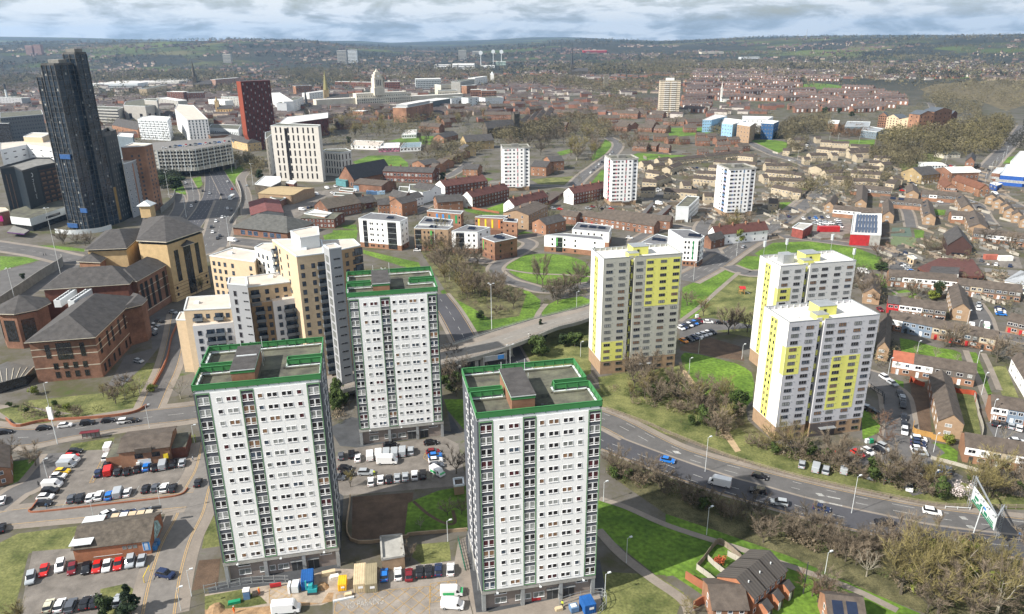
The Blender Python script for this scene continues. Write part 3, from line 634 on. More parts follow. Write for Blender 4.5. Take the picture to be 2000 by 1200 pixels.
# ------------------------------------------------------------------ the three green edged towers
def green_tower(label, A, ang, H, lift_variant=0, W=25.3, D=20.6):
 t=thing('tower_block', label, 'tower block', A, ang, 'white tower blocks with green roof screens')
 z0, zb=4.5,5.5;sh=(H - .7 - zb) / 15
 # plan with a slot in each flank
 n0, n1, nl, nr=9.0,10.8,6.8,7.3
 plan=[(0,0),(W,0),(W, n0),(W - nr, n0),(W - nr, n1),(W, n1),(W, D),(0, D),(0, n1),(nl, n1),(nl, n0),(0, n0)]
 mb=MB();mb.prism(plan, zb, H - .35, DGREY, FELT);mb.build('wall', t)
 mb=MB();s=.9
 mb.prism([(s, s),(W - s, s),(W - s, D - s),(s, D - s)],0, z0, TAUPE)
 mb.build('ground_floor', t)
 mb=MB();mb.prism([(-.02,-.02),(W + .02,-.02),(W + .02, D + .02),(-.02, D + .02)], z0, zb, CONC)
 for x in (.45,8.9,17.3, W - .45):
  for y in (.45, D - .45): mb.box(x - .4, x + .4, y - .38, y + .38,0, z0 - .002, METAL)
 for y in (7,13.5):
  for x in (.45, W - .45): mb.box(x - .38, x + .38, y - .38, y + .38,0, z0 - .002, METAL)
 mb.build('column', t)
 mb=MB()
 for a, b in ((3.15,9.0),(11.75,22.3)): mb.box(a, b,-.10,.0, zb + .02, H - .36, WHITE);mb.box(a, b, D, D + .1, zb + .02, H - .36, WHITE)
 mb.box(17.05,17.09,-.106,-.1005, zb + .02, H - .37, METALW)
 mb.build('white_panel', t)
 mb=MB()
 for a, b in ((.35,3.12),(9.03,11.72),(22.33,25.0)):
  for x in (a, b - .16): mb.box(x, x + .16,-.14,-.001, zb + .03, H - .5, GREENL)
  mb.box(a + .16, b - .16,-.14,-.001, H - .64, H - .5, GREENL);mb.box(a + .16, b - .16,-.14,-.001, zb + .03, zb + .15, GREENL)
 mb.build('trim', t)
 ws=Parts(t)
 for k in range(14,-1,-1):
  z=zb + k * sh
  for c in (1.73,10.37,23.66): ws.add(win(2.25,1.72,2, g=R.choice(GW), low=.42, mid=.3, depth=.06), 'f', c, z + .42)
  for c, w, n in ((4.75,.98,1),(7.2,2.05,2),(12.85,.98,1),(15.25,2.05,2),(18.2,2.05,2),(20.7,.98,1)):
   ws.add(win(w,1.02, n, g=R.choice(GW), mid=.3 if n > 1 else 0), 'f', c, z + .88, y=.1)
 for k in range(15):
  z=zb + k * sh
  for s_ in 'lr':
   for u in (5.2,7.7,12.6,14.8): ws.add(win(.95,1.0,1, g=R.choice(GW), depth=.1), s_, u, z + .9, W, D)
 ws.done()
 gw=Parts(t)                                              # ground floor openings
 for c, w, h in ((4.2,2.6,1.5),(8.0,1.2,1.5),(10.2,1.3,1.4),(12.6,2.4,1.4)): gw.add(win(w, h,2 if w > 2 else 1, g=2), 'f', c,1.0, y=-.9)
 for c in (4.2,22.2): gw.add(win(2.6,.5,1, g=0), 'f', c,3.3, y=-.9)
 for i, c in enumerate((15.6,19.3)):
  mb=MB();mb.box(-1.2,1.2,-.05,.1,0,2.7, DMETAL);mb.box(-.03,.03,-.08,0,0,2.7, METAL);mb.box(-1.35,1.35,-.6,.1,2.75,2.9, METAL);mb.build('door', t,(c,.9,0))
 mb=MB()
 for c in (3.2,12.5,22.0): mb.bar((c,0, zb - .4),(c,-1.0, zb - .2),.07, METALW);mb.box(c - .22, c + .22,-1.25,-.8, zb - .25, zb - .1, METALW)
 mb.build('floodlight', t)
 # roof
 r=MB()
 def ring(pts, z0_, z1_, th, m):
  n=len(pts)
  for i in range(n):
   a=Vector((*pts[i],0));b=Vector((*pts[(i + 1) % n],0));d=(b - a).normalized();nn=Vector((-d.y, d.x,0)) * th
   q=[a, b, b + nn - d * 0, a + nn];r.mesh([(p.x, p.y, z0_) for p in q] + [(p.x, p.y, z1_) for p in q],[(0,1,5,4),(2,3,7,6),(4,5,6,7),(3,2,1,0),(1,2,6,5),(3,0,4,7)], m)
 cop=[(p[0], p[1]) for p in plan]
 ring(cop, H - .35, H + .05,.42, METALW);coping=r.build('coping', t)
 r=MB()
 ins=.42
 def inset(pl, d):
  o=[]
  for i in range(len(pl)):
   p0, p, p2=Vector(pl[i - 1]), Vector(pl[i]), Vector(pl[(i + 1) % len(pl)])
   e1=(p - p0).normalized();e2=(p2 - p).normalized();n1_=Vector((-e1.y, e1.x));n2_=Vector((-e2.y, e2.x));q=p + (n1_ + n2_) * d;o.append((q.x, q.y))
  return o
 ring(inset(plan,.42), H - .35, H - .02,.5, FELT);r.build('gutter', t)
 # dark inner upstand on the deck
 r=MB();pl2=inset(plan,-.12);ring(pl2, H + .38, H + 1.55,.10, GREEN);ring(inset(plan,-.16), H + 1.55, H + 1.63,.24, GREEN)
 for i in range(len(plan)):
  a=Vector((*plan[i],0));b=Vector((*plan[(i + 1) % len(plan)],0));d=b - a;n_=max(1, int(d.length / 2.1));u=d.normalized();nn=Vector((-u.y, u.x,0))
  for j in range(n_ + 1):
   p=a + d * (j / n_);q=p + nn * .35
   r.bar((p.x, p.y, H + .05),(p.x, p.y, H + 1.5),.1, GREEN);r.bar((q.x, q.y, H + .05),(p.x, p.y, H + 1.4),.08, GREEN)
 r.build('roof_screen', t)
 # lift motor room
 x0, x1, y0, y1=7.35,12.0,2.4,15.2
 mb=MB();mb.box(x0, x1, y0, y1, H - .35, H + 2.9, BRICKO if lift_variant != 2 else BRICKO, top=FELT);rm=mb.build('lift_motor_room', t)
 mb=MB();mb.box(x0 - .08, x1 + .08, y0 - .08, y1 + .08, H + 2.3, H + 2.95, GREEN);mb.box(x0 - .2, x1 + .2, y0 - .2, y1 + .2, H + 2.95, H + 3.15, METALW, top=SLATE);mb.build('fascia', rm)
 mb=MB()
 for x, y, h in ((x0 + .4, y1 + .6,4.5),(x1 + .5, y1 - 1,5.5),(x1 + .6, y1 - 4,3.6)): mb.tube([(x, y, H - .3),(x, y, H + h)],.05, METALW,5)
 if lift_variant == 1: mb.box(x0 + .3, x1 - .2,9.3,9.6, H + 3.15, H + 3.35, METALW)
 mb.build('aerial', t)
 mb=MB()
 mb.box(x1 + .5, x1 + 4.2,2.6,8.5, H - .349, H - .2, mat("mossy_felt",(.055,.058,.04), var=.5, scale=.6));mb.build('moss_bed', t);mb=MB();mb.box(x1 + 1.5, x1 + 2.1,3.2,3.8, H - .2, H + .15, DMETAL)
 mb.build('roof_hatch', t)
 return t
A, an, L_=frame(0,442,1139,667,1108);T1=green_tower('nearest left white tower block with green roof screen beside the car parks', A, radians(11.8),47.8,1)
A, an, L_=frame(0,704,871,867,853);T2=green_tower('white and green tower block standing farther back beside the stepped sandy apartments', A, radians(11.3),47.0,2)
A, an, L_=frame(0,942,1196,1158,1162);T3=green_tower('white and green tower block nearest the camera beside the dark lawn', A, radians(11.2),46.2,0, W=25.0)
# ------------------------------------------------------------------ the three yellow patterned towers
def yellow_tower(label, A, ang, H, col, patches_, slotcols, W=29.0, D=13.6, mast=False):
 t=thing('tower_block', label, 'tower block', A, ang, 'grey tower blocks with yellow panels')
 sh=(H - 1.4) / 17;zb=2 * sh + .3
 sx0, sx1=9.6,11.3
 MB().prism([(0.06,0.06),(sx0,.06),(sx0,1.6),(sx1,1.6),(sx1,.06),(W - .06,.06),(W - .06, D - .06),(.06, D - .06)],0, zb, BUFF).build('base_wall', t)
 mb=MB();mb.prism([(0,0),(sx0,0),(sx0,1.5),(sx1,1.5),(sx1,0),(W,0),(W, D),(0, D)], zb, H - 1.0, col, FELTL)
 mb.build('wall', t)
 mb=MB();mb.box(-.05,-.001,-.05, D + .05, zb, H - .05, OFFW);mb.build('white_panel', t)
 mb=MB()
 for x0, x1, y0, y1 in ((0, sx0,0,.22),(sx1, W,0,.22),(sx0, sx1,1.3,1.5),(0, W, D - .22, D),(0,.22,.22, D - .22),(W - .22, W,.22, D - .22)): mb.box(x0, x1, y0, y1, H - 1.0, H - .04, col)
 for i in range(14): mb.box(1 + i * 2.1,1.15 + i * 2.1, D - .5, D - .22, H - 1.0, H - .1, METALW)
 for i in range(6): mb.box(W - .5, W - .22,1 + i * 2.1,1.15 + i * 2.1, H - 1.0, H - .1, METALW)
 mb.build('parapet', t)
 mb=MB()
 for x0, x1, y0, y1 in ((-.08, sx0,-.08,.3),(sx1, W + .08,-.08,.3),(-.08, W + .08, D - .3, D + .08),(-.08,.3,.3, D - .3),(W - .3, W + .08,.3, D - .3)): mb.box(x0, x1, y0, y1, H - .04, H + .06, METAL)
 mb.build('coping', t)
 cols=[2.15,6.75,13.2,17.1,22.1,26.85]
 mb=MB()
 for x0, x1, r0_, r1_ in patches_: mb.box(x0, x1,-.03,-.001, H - 1.35 - (r1_) * sh, H - 1.35 - (r0_ - 1) * sh + .12, YEL)
 if slotcols == 3: mb.box(-.08,-.051,0,1.9, H - 1.35 - 7 * sh, H - 1.35 - 3 * sh + .12, YEL)
 mb.box(-.08,-.051,5.6,9.4, zb + .2, H - 1.3, YEL)
 mb.build('yellow_panel', t)
 ws=Parts(t);YF=mat("grey_window_frame",(.12,.12,.13), var=0)
 for k in range(15):
  z=H - 1.35 - (k + 1) * sh + .75 + .1
  for c in cols: ws.add(win(2.3,1.08,3, YF, g=R.choice([0,0,0,1,2,2,3,5]), mid=.22, sill=False), 'f', c, z, y=.03)
 for k in range(15):
  z=H - 1.35 - (k + 1) * sh + .7
  for u in (6.6,8.4): ws.add(win(.75,1.05,1, YF, g=R.choice([0,0,1,5]), sill=False), 'l', u, z, W, D, y=.08)
  for u in (4,9): ws.add(win(2.0,1.05,2, YF, g=0, sill=False), 'r', u, z, W, D)
  for c in (3,8,13,18,24): ws.add(win(2.2,1.05,3, YF, g=0), 'b', c, z, W, D)
 for k in range(2):
  for c in ([2.4,7] if k else [7]) + [22.3,26.8]: ws.add(win(2.3,1.1,2, YF, g=0, sill=False), 'f', c,.9 + k * sh, y=0)
 ws.done()
 mb=MB()
 for k in range(15):
  z=H - 1.35 - (k + 1) * sh
  mb.box(sx0 + .1, sx1 - .1,1.42,1.49, z + .2, z + sh - .3, GDARK)
  mb.box(sx0 + (.05 if k % 2 else .95), sx0 + (.75 if k % 2 else 1.65),1.2,1.4, z + .5, z + sh - .1, YEL)
 mb.build('stair_glazing', t)
 mb=MB();mb.box(11.4,20.0,-.05,.055,.1, zb - .25, mat("entrance_panel",(.10,.085,.085)));mb.box(16.6,17.8,-.12,-.05,0,2.3, DMETAL);mb.box(14.2,19.5,-1.5,0,2.9,3.05, METAL);mb.build('entrance', t)
 mb=MB()                                       # overflow spouts and vents that dot the front
 for k in range(16):
  for c in cols: mb.box(c + 1.5, c + 1.68,-.14,0, H - 1.2 - k * sh - .35, H - 1.2 - k * sh - .2, METAL)
 mb.build('vent', t)
 mb=MB()                                       # roof house
 mb.box(12.4,18.2,5.0,10.2, H - 1.0, H + 1.9, YEL, top=METAL);mb.box(9.6,13.4,1.5,5.0, H - 1.0, H + .7, YEL, top=METAL);rh=mb.build('roof_house', t)
 mb=MB();mb.box(12.3,18.3,4.9,10.3, H + 1.9, H + 2.0, METAL);mb.box(9.5,13.5,1.6,4.9, H + .7, H + .8, METAL);mb.build('coping', rh)
 mb=MB();mb.box(14.0,14.8,4.9,5.0, H, H + 1, DMETAL);mb.build('door', rh)
 if mast:
  mb=MB();mb.box(4,8,5,9, H - 1, H + 2.2, METAL);mb.build('water_tank', t)
  mb=MB()
  for x, y, h in ((.8,12.8,5.5),(27,12,6.5),(28.6,1.2,4),(9,12,6)):
   mb.tube([(x, y, H - 1),(x, y, H + h)],.07, METAL,6)
   for q in range(3): an_=q * 2.1;mb.box(x + cos(an_) * .35 - .13, x + cos(an_) * .35 + .13, y + sin(an_) * .35 - .13, y + sin(an_) * .35 + .13, H + h - 2.2, H + h, METALW)
  mb.build('phone_mast', t)
 else:
  mb=MB()
  for x, y in ((6,5.5),(22.5,6.5)): mb.cyl(x, y, H - 1.0, H - .8,.5, METALW,10);mb.tube([(x, y, H - .8),(x, y, H + .6)],.06, METALW,5);mb.tube([(x + .25, y, H - .8),(x + .25, y, H + .5)],.05, METALW,5)
  mb.build('vent_pipe', t)
 return t
Y1P=((15.6,28.3,1,7),(.25,8.4,13,15));Y3P=((.0,4.9,4,7),(15.3,24.6,6,13));Y2P=((0,4.9,4,5),(15.6,24.8,8,14))
A=G(0,1171.5,732);yellow_tower('pale grey tower block with its upper right corner painted yellow, behind the flyover', A, radians(12.0),43.7, BEIGER, Y1P,1)
A=G(0,1512,862);yellow_tower('nearest right grey tower block with yellow blocks low on its front', A, radians(11.3),38.5, GREYR, Y3P,3)
A=P(1525,520,41.0);A.z=0;yellow_tower('grey tower block with phone masts on its roof, half hidden behind its twin', A, radians(11.6),41.0, mat("pale_grey_render",(.58,.58,.57), var=.03, scale=.2), Y2P,3, mast=True)
# ------------------------------------------------------------------ smaller white towers
def small_tower(label, q, base, H, ang, W, D, accents, rows=12, left=True):
 A=G(q, *base);A.z=0
 t=thing('tower_block', label, 'tower block', A, ang, 'small white tower blocks of the middle estate')
 sh=(H - 3.2 - .6) / (rows - 1);zb=3.2
 MB().box(.5, W - .5,.5, D - .5,0, zb, BUFF).build('base_wall', t)
 mb=MB();mb.prism([(0,1.2),(1.0,0),(W * .80,0),(W * .80,.9),(W,.9),(W, D),(0, D)], zb, H - .5, WHITE, FELT);mb.build('wall', t)
 mb=MB()
 for a in ((-.2, W + .2,-.2,.3),(-.2, W + .2, D - .3, D + .2),(-.2,.3,.3, D - .3),(W - .3, W + .2,.3, D - .3)): mb.box(*a, H - .5, H + .45, CONC)
 mb.box(-.1, W + .1,-.1, D + .1, H - .52, H - .45, CONC, top=FELT);mb.box(W * .35, W * .62, D * .35, D * .6, H - .44, H + 1.7, CONCD);mb.build('roof', t)
 ws=Parts(t);YF=mat("grey_window_frame",(.12,.12,.13), var=0)
 ac=MB()
 for k in range(rows - 1):
  z=zb + k * sh
  for f, w in ((.12,2.0),(.28,1.3),(.42,1.3),(.70,1.3)): ws.add(win(w,1.15,1 if w < 1.5 else 2, YF, g=R.choice([0,0,1,2]), sill=False), 'f', W * f, z + .8, y=0)
  ws.add(win(1.9,1.15,2, YF, g=R.choice([0,1]), sill=False), 'f', W * .9, z + .8, y=-.9)
  ws.add(win(1.6,1.15,2, YF, g=0, sill=False), 'l',9.5, z + .8, W, D)
  ac.box(W * .2 - .5, W * .2 + .6,-.03,-.001, z + .8, z + 1.9, accents[k % 2]);ac.box(W * .55 - .3, W * .55 + .5,-.03,-.001, z + .2, z + sh - .2, DMETAL if k % 2 else accents[0])
  ac.box(-.4,-.001,3.0,6.5, z + .1, z + 1.3, accents[k % 2]);ac.box(-.03,-.001,2.6,7, z + 1.3, z + sh - .2, DMETAL)
 ws.done();ac.build('balcony', t)
 MB().box(W * .45, W * .72,-1.2,.4,2.6,2.9, METAL).build('entrance_canopy', t)
 return t
PINK=mat("pink_panel",(.55,.20,.22));REDP=mat("red_panel",(.42,.06,.08));LIL=mat("lilac_panel",(.42,.40,.55));BLUP=mat("blue_panel",(.12,.22,.38));
small_tower('small white tower block with pink accents, leftmost of the three in the middle distance',2,(950,1068),34.3, radians(5),21.5,17,(PINK, GREYR))
small_tower('small white tower block with red accents beside the curving queue of cars',2,(1545,1150),33.5, radians(8),20,18,(REDP, PINK))
small_tower('small white tower block with blue balconies beside the main road curve',6,(330,128),32.5, radians(9),19.5,19,(BLUP, LIL))
# cream balcony tower far behind
def banded_tower(name, label, q, a, b, H, D, rows, w1, w2, cat='tower block', rot=None, group=None, top=FELT):
 A, an, W_=frame(q, *a, *b);t=thing(name, label, cat, A, an if rot is None else rot, group)
 MB().box(0, W_,0, D,0, H, w1, top=top).build('wall', t)
 sh=H / rows;mb=MB()
 for k in range(rows):
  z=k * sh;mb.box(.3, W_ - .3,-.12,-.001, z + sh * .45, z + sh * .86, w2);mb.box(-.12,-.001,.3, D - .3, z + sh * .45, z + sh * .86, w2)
  for i in range(int(W_ / 3.2)): mb.box(.8 + i * 3.2,1.1 + i * 3.2,-.2,-.121, z + sh * .4, z + sh * .9, w1)
 mb.build('window_band', t)
 return t, W_
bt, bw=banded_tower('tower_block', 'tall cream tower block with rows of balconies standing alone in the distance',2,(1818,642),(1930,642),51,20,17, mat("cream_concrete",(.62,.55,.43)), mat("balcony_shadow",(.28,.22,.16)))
mb=MB()
for k in range(17): mb.box(bw * .2, bw * .45,-1.3,-.2, k * 3 + .2, k * 3 + 1.1, OFFW);mb.box(bw * .55, bw * .8,-1.3,-.2, k * 3 + .2, k * 3 + 1.1, OFFW)
mb.build('balcony', bt);MB().box(bw * .3, bw * .7,6,14,51,54.5, OFFW).build('roof_house', bt)
# ------------------------------------------------------------------ general building tools
def ctr(pts): return sum((Vector((p[0], p[1],0)) for p in pts), Vector()) / len(pts)
class Bd:
 def __init__(s, name, label, cat, q, x, y, z=0.0, group=None):
  s.o=G(q, x, y, z);s.o.z=0;s.q=q;s.t=thing(name, label, cat, s.o,0, group);s.ws=Parts(s.t)
 def L(s, x, y, z=0.0, q=None):
  p=G(q or s.q, x, y, z) - s.o;return Vector((p.x, p.y))
 def pts(s, P_, z=0.0, q=None): return [s.L(x, y, z, q) for x, y in P_]
 def prism(s, pts, z0, z1, wall, roof=None, rim=None, name='wall', rimh=.5):
  mb=MB().prism([(p.x, p.y) for p in pts], z0, z1, wall, roof or FELT);o=mb.build(name, s.t)
  if rim:
   m=MB();c=ctr(pts);n=len(pts)
   ar=sum(pts[i].x * pts[(i + 1) % n].y - pts[(i + 1) % n].x * pts[i].y for i in range(n));P_=pts if ar > 0 else pts[::-1]
   for i in range(n):
    a, b=P_[i], P_[(i + 1) % n];d=(b - a).normalized();nn=Vector((-d.y, d.x));m.mesh([(v.x, v.y, z) for z in (z1 - .02, z1 + rimh) for v in (a - nn * .12, b - nn * .12, b + nn * .3, a + nn * .3)],[(0,1,5,4),(1,2,6,5),(2,3,7,6),(3,0,4,7),(4,5,6,7)], rim)
   m.build('parapet', s.t)
  return o
 def hip(s, a, b, c, d, z0, zr, m, ins=0.0, over=.8, name='roof', th=.25, soffit=None):
  """ridge from the a-b side to the d-c side"""
  cen=(a + b + c + d) / 4;out=[]
  for p, p1, p2 in ((a, b, d),(b, a, c),(c, d, b),(d, c, a)): out.append(p + ((p - p1).normalized() + (p - p2).normalized()) * over)
  r0_=(out[0] + out[1]) / 2;r1_=(out[2] + out[3]) / 2;ax=(r1_ - r0_).normalized();r0_=r0_ + ax * ins;r1_=r1_ - ax * ins
  v=[(p.x, p.y, z0) for p in out] + [(p.x, p.y, z0 + th) for p in out] + [(r0_.x, r0_.y, zr),(r1_.x, r1_.y, zr)]
  mb=MB();mb.mesh(v,[(4,5,8),(5,6,9,8),(6,7,9),(7,4,8,9),(3,2,1,0)], m);mb.mesh(v,[(0,1,5,4),(1,2,6,5),(2,3,7,6),(3,0,4,7)], soffit or m)
  return mb.build(name, s.t)
 def wall(s, a, b, z0, rows, sh, us, kit, name=None):
  """windows on the wall from a to b (seen left to right): us = fractions, kit() gives a window"""
  d=b - a;an=atan2(d.y, d.x);n=Vector((d.y,-d.x)).normalized()
  if isinstance(us, int): us=[(i + .5) / us for i in range(us)]
  for k in range(rows):
   for u in us:
    p=a + d * u + n * .03;s.one((p.x, p.y, z0 + k * sh), an, kit() if callable(kit) else kit, name)
 def one(s, loc, rot, kit, name=None):
  w=s.ws;w.k += 1
  if w.k <= w.lim: put(name or 'window', kit.d, s.t, loc, rot)
  else:
   c, sn=cos(rot), sin(rot);vs=[(v[0] * c - v[1] * sn + loc[0], v[0] * sn + v[1] * c + loc[1], v[2] + loc[2]) for v in kit.mb.v]
   for f, mi in zip(kit.mb.f, kit.mb.m): w.rest.mesh([vs[i] for i in f],[tuple(range(len(f)))], kit.mb.ms[mi])
 def band(s, a, b, z0, z1, m, off=.05, th=.12, name='string_course'):
  d=(b - a);n=Vector((d.y,-d.x)).normalized();q=[a + n * off, b + n * off, b - n * th, a - n * th]
  MB().prism([(p.x, p.y) for p in q], z0, z1, m).build(name, s.t)
 def done(s): s.ws.done();return s.t
DF_=mat("dark_frame",(.035,.035,.04), var=0)
BRF=mat("bronze_frame",(.06,.045,.03), var=0)
def K(w, h, n=1, fr=DF_, g=None, sill=False, **k): return lambda: win(w, h, n, fr, g=R.choice(GW) if g is None else g, sill=sill, **k)
# ------------------------------------------------------------------ brick government offices with slate roofs (left)
b=Bd('office_building', 'large red brick office complex with dark slate hipped roofs and a sand coloured tower', 'office building',4,195,1118)
a1, b1, c1=b.L(140,830,16), b.L(530,800,16), b.L(765,575,16);d1=a1 + c1 - b1
def shrink(P_, d): c=sum(P_, Vector((0,0))) / len(P_);return [p + (c - p).normalized() * d for p in P_]
q1=shrink([a1, b1, c1, d1],1.3);b.prism(q1,0,15.2, BRICK);b.prism(shrink(q1,.5),15.2,16, GDARK, name='clerestory');b.hip(a1, b1, c1, d1,16,22, SLATE,10,.3, soffit=STONE)
A_, B_, C_, D_=q1
for z in (5.2,9.9,12.5): b.band(A_, B_, z, z + .28, STONE);b.band(B_, C_, z, z + .28, STONE)
wk=K(1.6,5.2,2, BRF, GDARK);b.wall(A_, B_,9.0,1,1,[.25,.78], wk);b.wall(A_, B_,8.2,1,1,[.5], K(5.0,6.4,5, BRF, GDARK));b.wall(A_, B_,1.2,2,3.4,[.32,.47,.62,.77], K(1.5,2.4,2, BRF, GDARK))
b.wall(B_, C_,8.2,1,1,[.08,.25,.36,.52,.66], K(1.7,6,2, BRF, GDARK));b.wall(B_, C_,1.0,1,3.3,[.08,.17,.3,.42,.6,.7], K(1.6,3.2,2, BRF, GDARK))
wg=[b.L(640,640,16), b.L(700,635,16), b.L(812,597,16), b.L(760,560,16)];w2=b.pts([(665,650),(790,620),(820,590),(745,555)],15.5)
b.prism(shrink(w2,.4),0,15, BRICK);b.hip(w2[0], w2[1], w2[2], w2[3],15.6,17.4, SLATE,2,.4, soffit=STONE)
a2, b2=b.L(225,530,19), b.L(720,497,19);n2=Vector((-(b2 - a2).y,(b2 - a2).x)).normalized() * 21
q2=[a2, b2, b2 + n2, a2 + n2];b.prism(shrink(q2,1.2),0,18.6, BRICKD);b.hip(q2[1], q2[2], q2[3], q2[0],18.6,24.5, SLATE,9,.3, soffit=STONE)
# right wing stepping back towards the tower
a3, b3=b.L(765,500,17), b.L(945,372,19);n3=Vector((-(b3 - a3).y,(b3 - a3).x)).normalized() * 15
q3=[a3, b3, b3 + n3, a3 + n3];s3=shrink(q3,.8);b.prism(s3,0,18, BRICK);b.hip(q3[1], q3[2], q3[3], q3[0],18,22.5, SLATE,5,.3, soffit=STONE)
b.wall(s3[0], s3[1],3.5,1,1,[.1,.24,.4,.58,.8], K(2.2,12.5,2, BRF, GDARK))
for z in (3,9,13): b.band(s3[0], s3[1], z, z + .3, STONE)
# turrets
t4=b.pts([(430,372),(558,378),(600,345),(480,335)],22);b.prism(shrink(t4,.7),10,21.6, BRICKO);b.hip(*t4,21.6,24.6, SLATE,4,.3, soffit=STONE)
c5=b.L(130,650,13);oc=[c5 + Vector((cos(i * pi / 4 + .3), sin(i * pi / 4 + .3))) * 10.5 for i in range(8)]
b.prism([c5 + (p - c5) * .86 for p in oc],0,14.2, BRICK);b.prism([c5 + (p - c5) * .8 for p in oc],14.2,15, GDARK, name='clerestory')
mb=MB();v=[(p.x, p.y,15) for p in oc] + [(p.x, p.y,15.3) for p in oc] + [(c5.x, c5.y,20)];mb.mesh(v,[(i,(i + 1) % 8,8 + (i + 1) % 8,8 + i) for i in range(8)] + [tuple(range(8))[::-1]], STONE);mb.mesh(v,[(8 + i,8 + (i + 1) % 8,16) for i in range(8)], SLATE);mb.build('roof', b.t)
for i in (4,5,6):
 p, p2=c5 + (oc[i] - c5) * .86, c5 + (oc[(i + 1) % 8] - c5) * .86;b.wall(p, p2,3,1,1,[.5], K(4.6,9,4, BRF, GDARK))
# glazed entrance
e0=b.pts([(-40,1060),(140,1010),(190,960),(40,930),(-80,980)],4);b.prism(e0,0,3.8, GDARK, mat("glass_roof",(.11,.10,.085), rough=.3));mb=MB()
for i in range(8): p=e0[0] * (1 - i / 7) + e0[1] * (i / 7);p2=e0[4] * (1 - i / 7) + e0[2] * (i / 7);mb.bar((p.x, p.y,3.95),(p2.x, p2.y,3.95),.15, STONE)
mb.build('glazing_bar', b.t)
# air handling units on the valley roof
for k,(x0, y0, x1, y1) in enumerate(((300,605,395,540),(378,607,480,540))):
 p0, p1=b.L(x0, y0,17), b.L(x1, y1,17);d=(p1 - p0);nn=Vector((d.y,-d.x)).normalized() * 2.6;mb=MB();mb.prism([(p.x, p.y) for p in (p0, p0 + nn, p1 + nn, p1)],15,18, METALW)
 for j in range(8): c=p0 + d * ((j + .5) / 8) + nn / 2;mb.cyl(c.x, c.y,18,18.25,.62, DMETAL,10)
 mb.build('cooling_unit', b.t)
# sand coloured tower
S1_=SAND2=mat("sand_stone_wall",(.50,.36,.19), var=.1, scale=.5)
ta=b.pts([(475,312),(705,303),(835,190),(590,205)],26);b.prism(shrink(ta,1.3),0,25, SAND2);b.prism(shrink(ta,1.8),25,26, GDARK, name='clerestory');b.hip(ta[1], ta[2], ta[3], ta[0],26,31, SLATE,8,.3, soffit=STONE)
tb_=b.pts([(760,262),(928,270),(1140,200),(1010,128),(800,135)],29);tq=[tb_[0], tb_[1], tb_[2], tb_[3]]
b.prism(shrink(tb_,1.2),0,27.6, SAND2);b.prism(shrink(tb_,2.2),27.6,29, GDARK, name='clerestory')
cc=sum(tb_, Vector((0,0))) / 5;mb=MB();v=[(p.x, p.y,29) for p in tb_] + [(p.x, p.y,29.4) for p in tb_] + [(cc.x, cc.y,36)];mb.mesh(v,[((i + 1) % 5, i,5 + i,5 + (i + 1) % 5) for i in range(5)] + [tuple(range(5))], STONE);mb.mesh(v,[(5 + i,5 + (i + 1) % 5,10) for i in range(5)], SLATE);mb.build('roof', b.t)
sf=shrink(tb_,1.2);b.wall(sf[1], sf[2],9,1,1,[.2,.78], K(2.6,15,2, BRF, GDARK));b.wall(sf[1], sf[2],1,1,1,[.5], K(4.6,24,3, BRF, GDARK));b.wall(sf[1], sf[2],2.5,2,3.2,[.08,.92], K(1.1,1.4,1, BRF,0))
for z in (1.5,3.1,4.7,6.3,7.9): b.band(sf[1], sf[2], z, z + .2, BRICKD,.03)
b.wall(sf[0], sf[1],18,1,1,[.3], K(2.0,2,2, BRF, GDARK))
gw_=(sf[1] + sf[2]) / 2;dd=(sf[2] - sf[1]).normalized();nn=Vector((dd.y,-dd.x));gq=[gw_ - dd * 3.4 + nn * 1.6, gw_ + dd * 3.4 + nn * 1.6, gw_ + dd * 3.4, gw_ - dd * 3.4];b.hip(*gq,24.8,27.2, SLATE,1.4,.3, soffit=STONE)
cu_=b.L(832,135,30);b.prism([cu_ + Vector((x * 2.6, y * 2.6)) for x, y in ((-1,-1),(1,-1),(1,1),(-1,1))],31,37, SAND2, name='cupola');b.hip(*[cu_ + Vector((x * 2.6, y * 2.6)) for x, y in ((-1,-1),(1,-1),(1,1),(-1,1))],37,39.5, METALW,2,.9, soffit=METALW)
b.done()
# ------------------------------------------------------------------ stepped sandy apartments with grey stair towers
b=Bd('apartment_building', 'stepped sandy coloured apartments with grey stair towers and pale flat roofs', 'apartment building',19,100,925,27)
GREYC=mat("grey_board_cladding",(.36,.37,.385), var=.03, scale=.3);WHC=mat("white_grey_panel",(.60,.60,.61), var=.03)
ORA=mat("ochre_brick",(.43,.29,.17), var=.05, scale=.6)
def vol(pts, z, wall, rim=METALW, z0=0, name='wall', roof=None):
 P_=b.pts(pts, z);b.prism(P_, z0, z, wall, roof or FELTC, rim, name,.35);return P_
v1=vol([(100,925),(585,903),(575,765),(135,792)],26.5, BUFFO)
v0=vol([(20,1022),(190,1026),(230,940),(60,945)],20.5, BUFFO)
v2=vol([(750,690),(1300,622),(1215,520),(735,585)],36.5, BUFFO)
v3=vol([(1248,378),(1530,345),(1500,205),(1150,200),(1000,205)],48, BUFFO)
v4=vol([(1530,345),(1900,265),(1830,200),(1500,215)],47, ORA)
v5=vol([(360,368),(820,432),(870,330),(600,285)],37, BUFFO)
v6=vol([(820,285),(1000,345),(1040,300),(1030,240),(900,242)],41, OFFW)
st1=vol([(545,655),(748,672),(735,585),(560,592)],39.5, GREYC)
st2=vol([(1580,302),(1705,285),(1640,242),(1522,262)],52, GREYC)
lf=vol([(1185,118),(1285,190),(1480,160),(1470,75),(1400,75)],52, METALW, z0=46, name='plant_room')
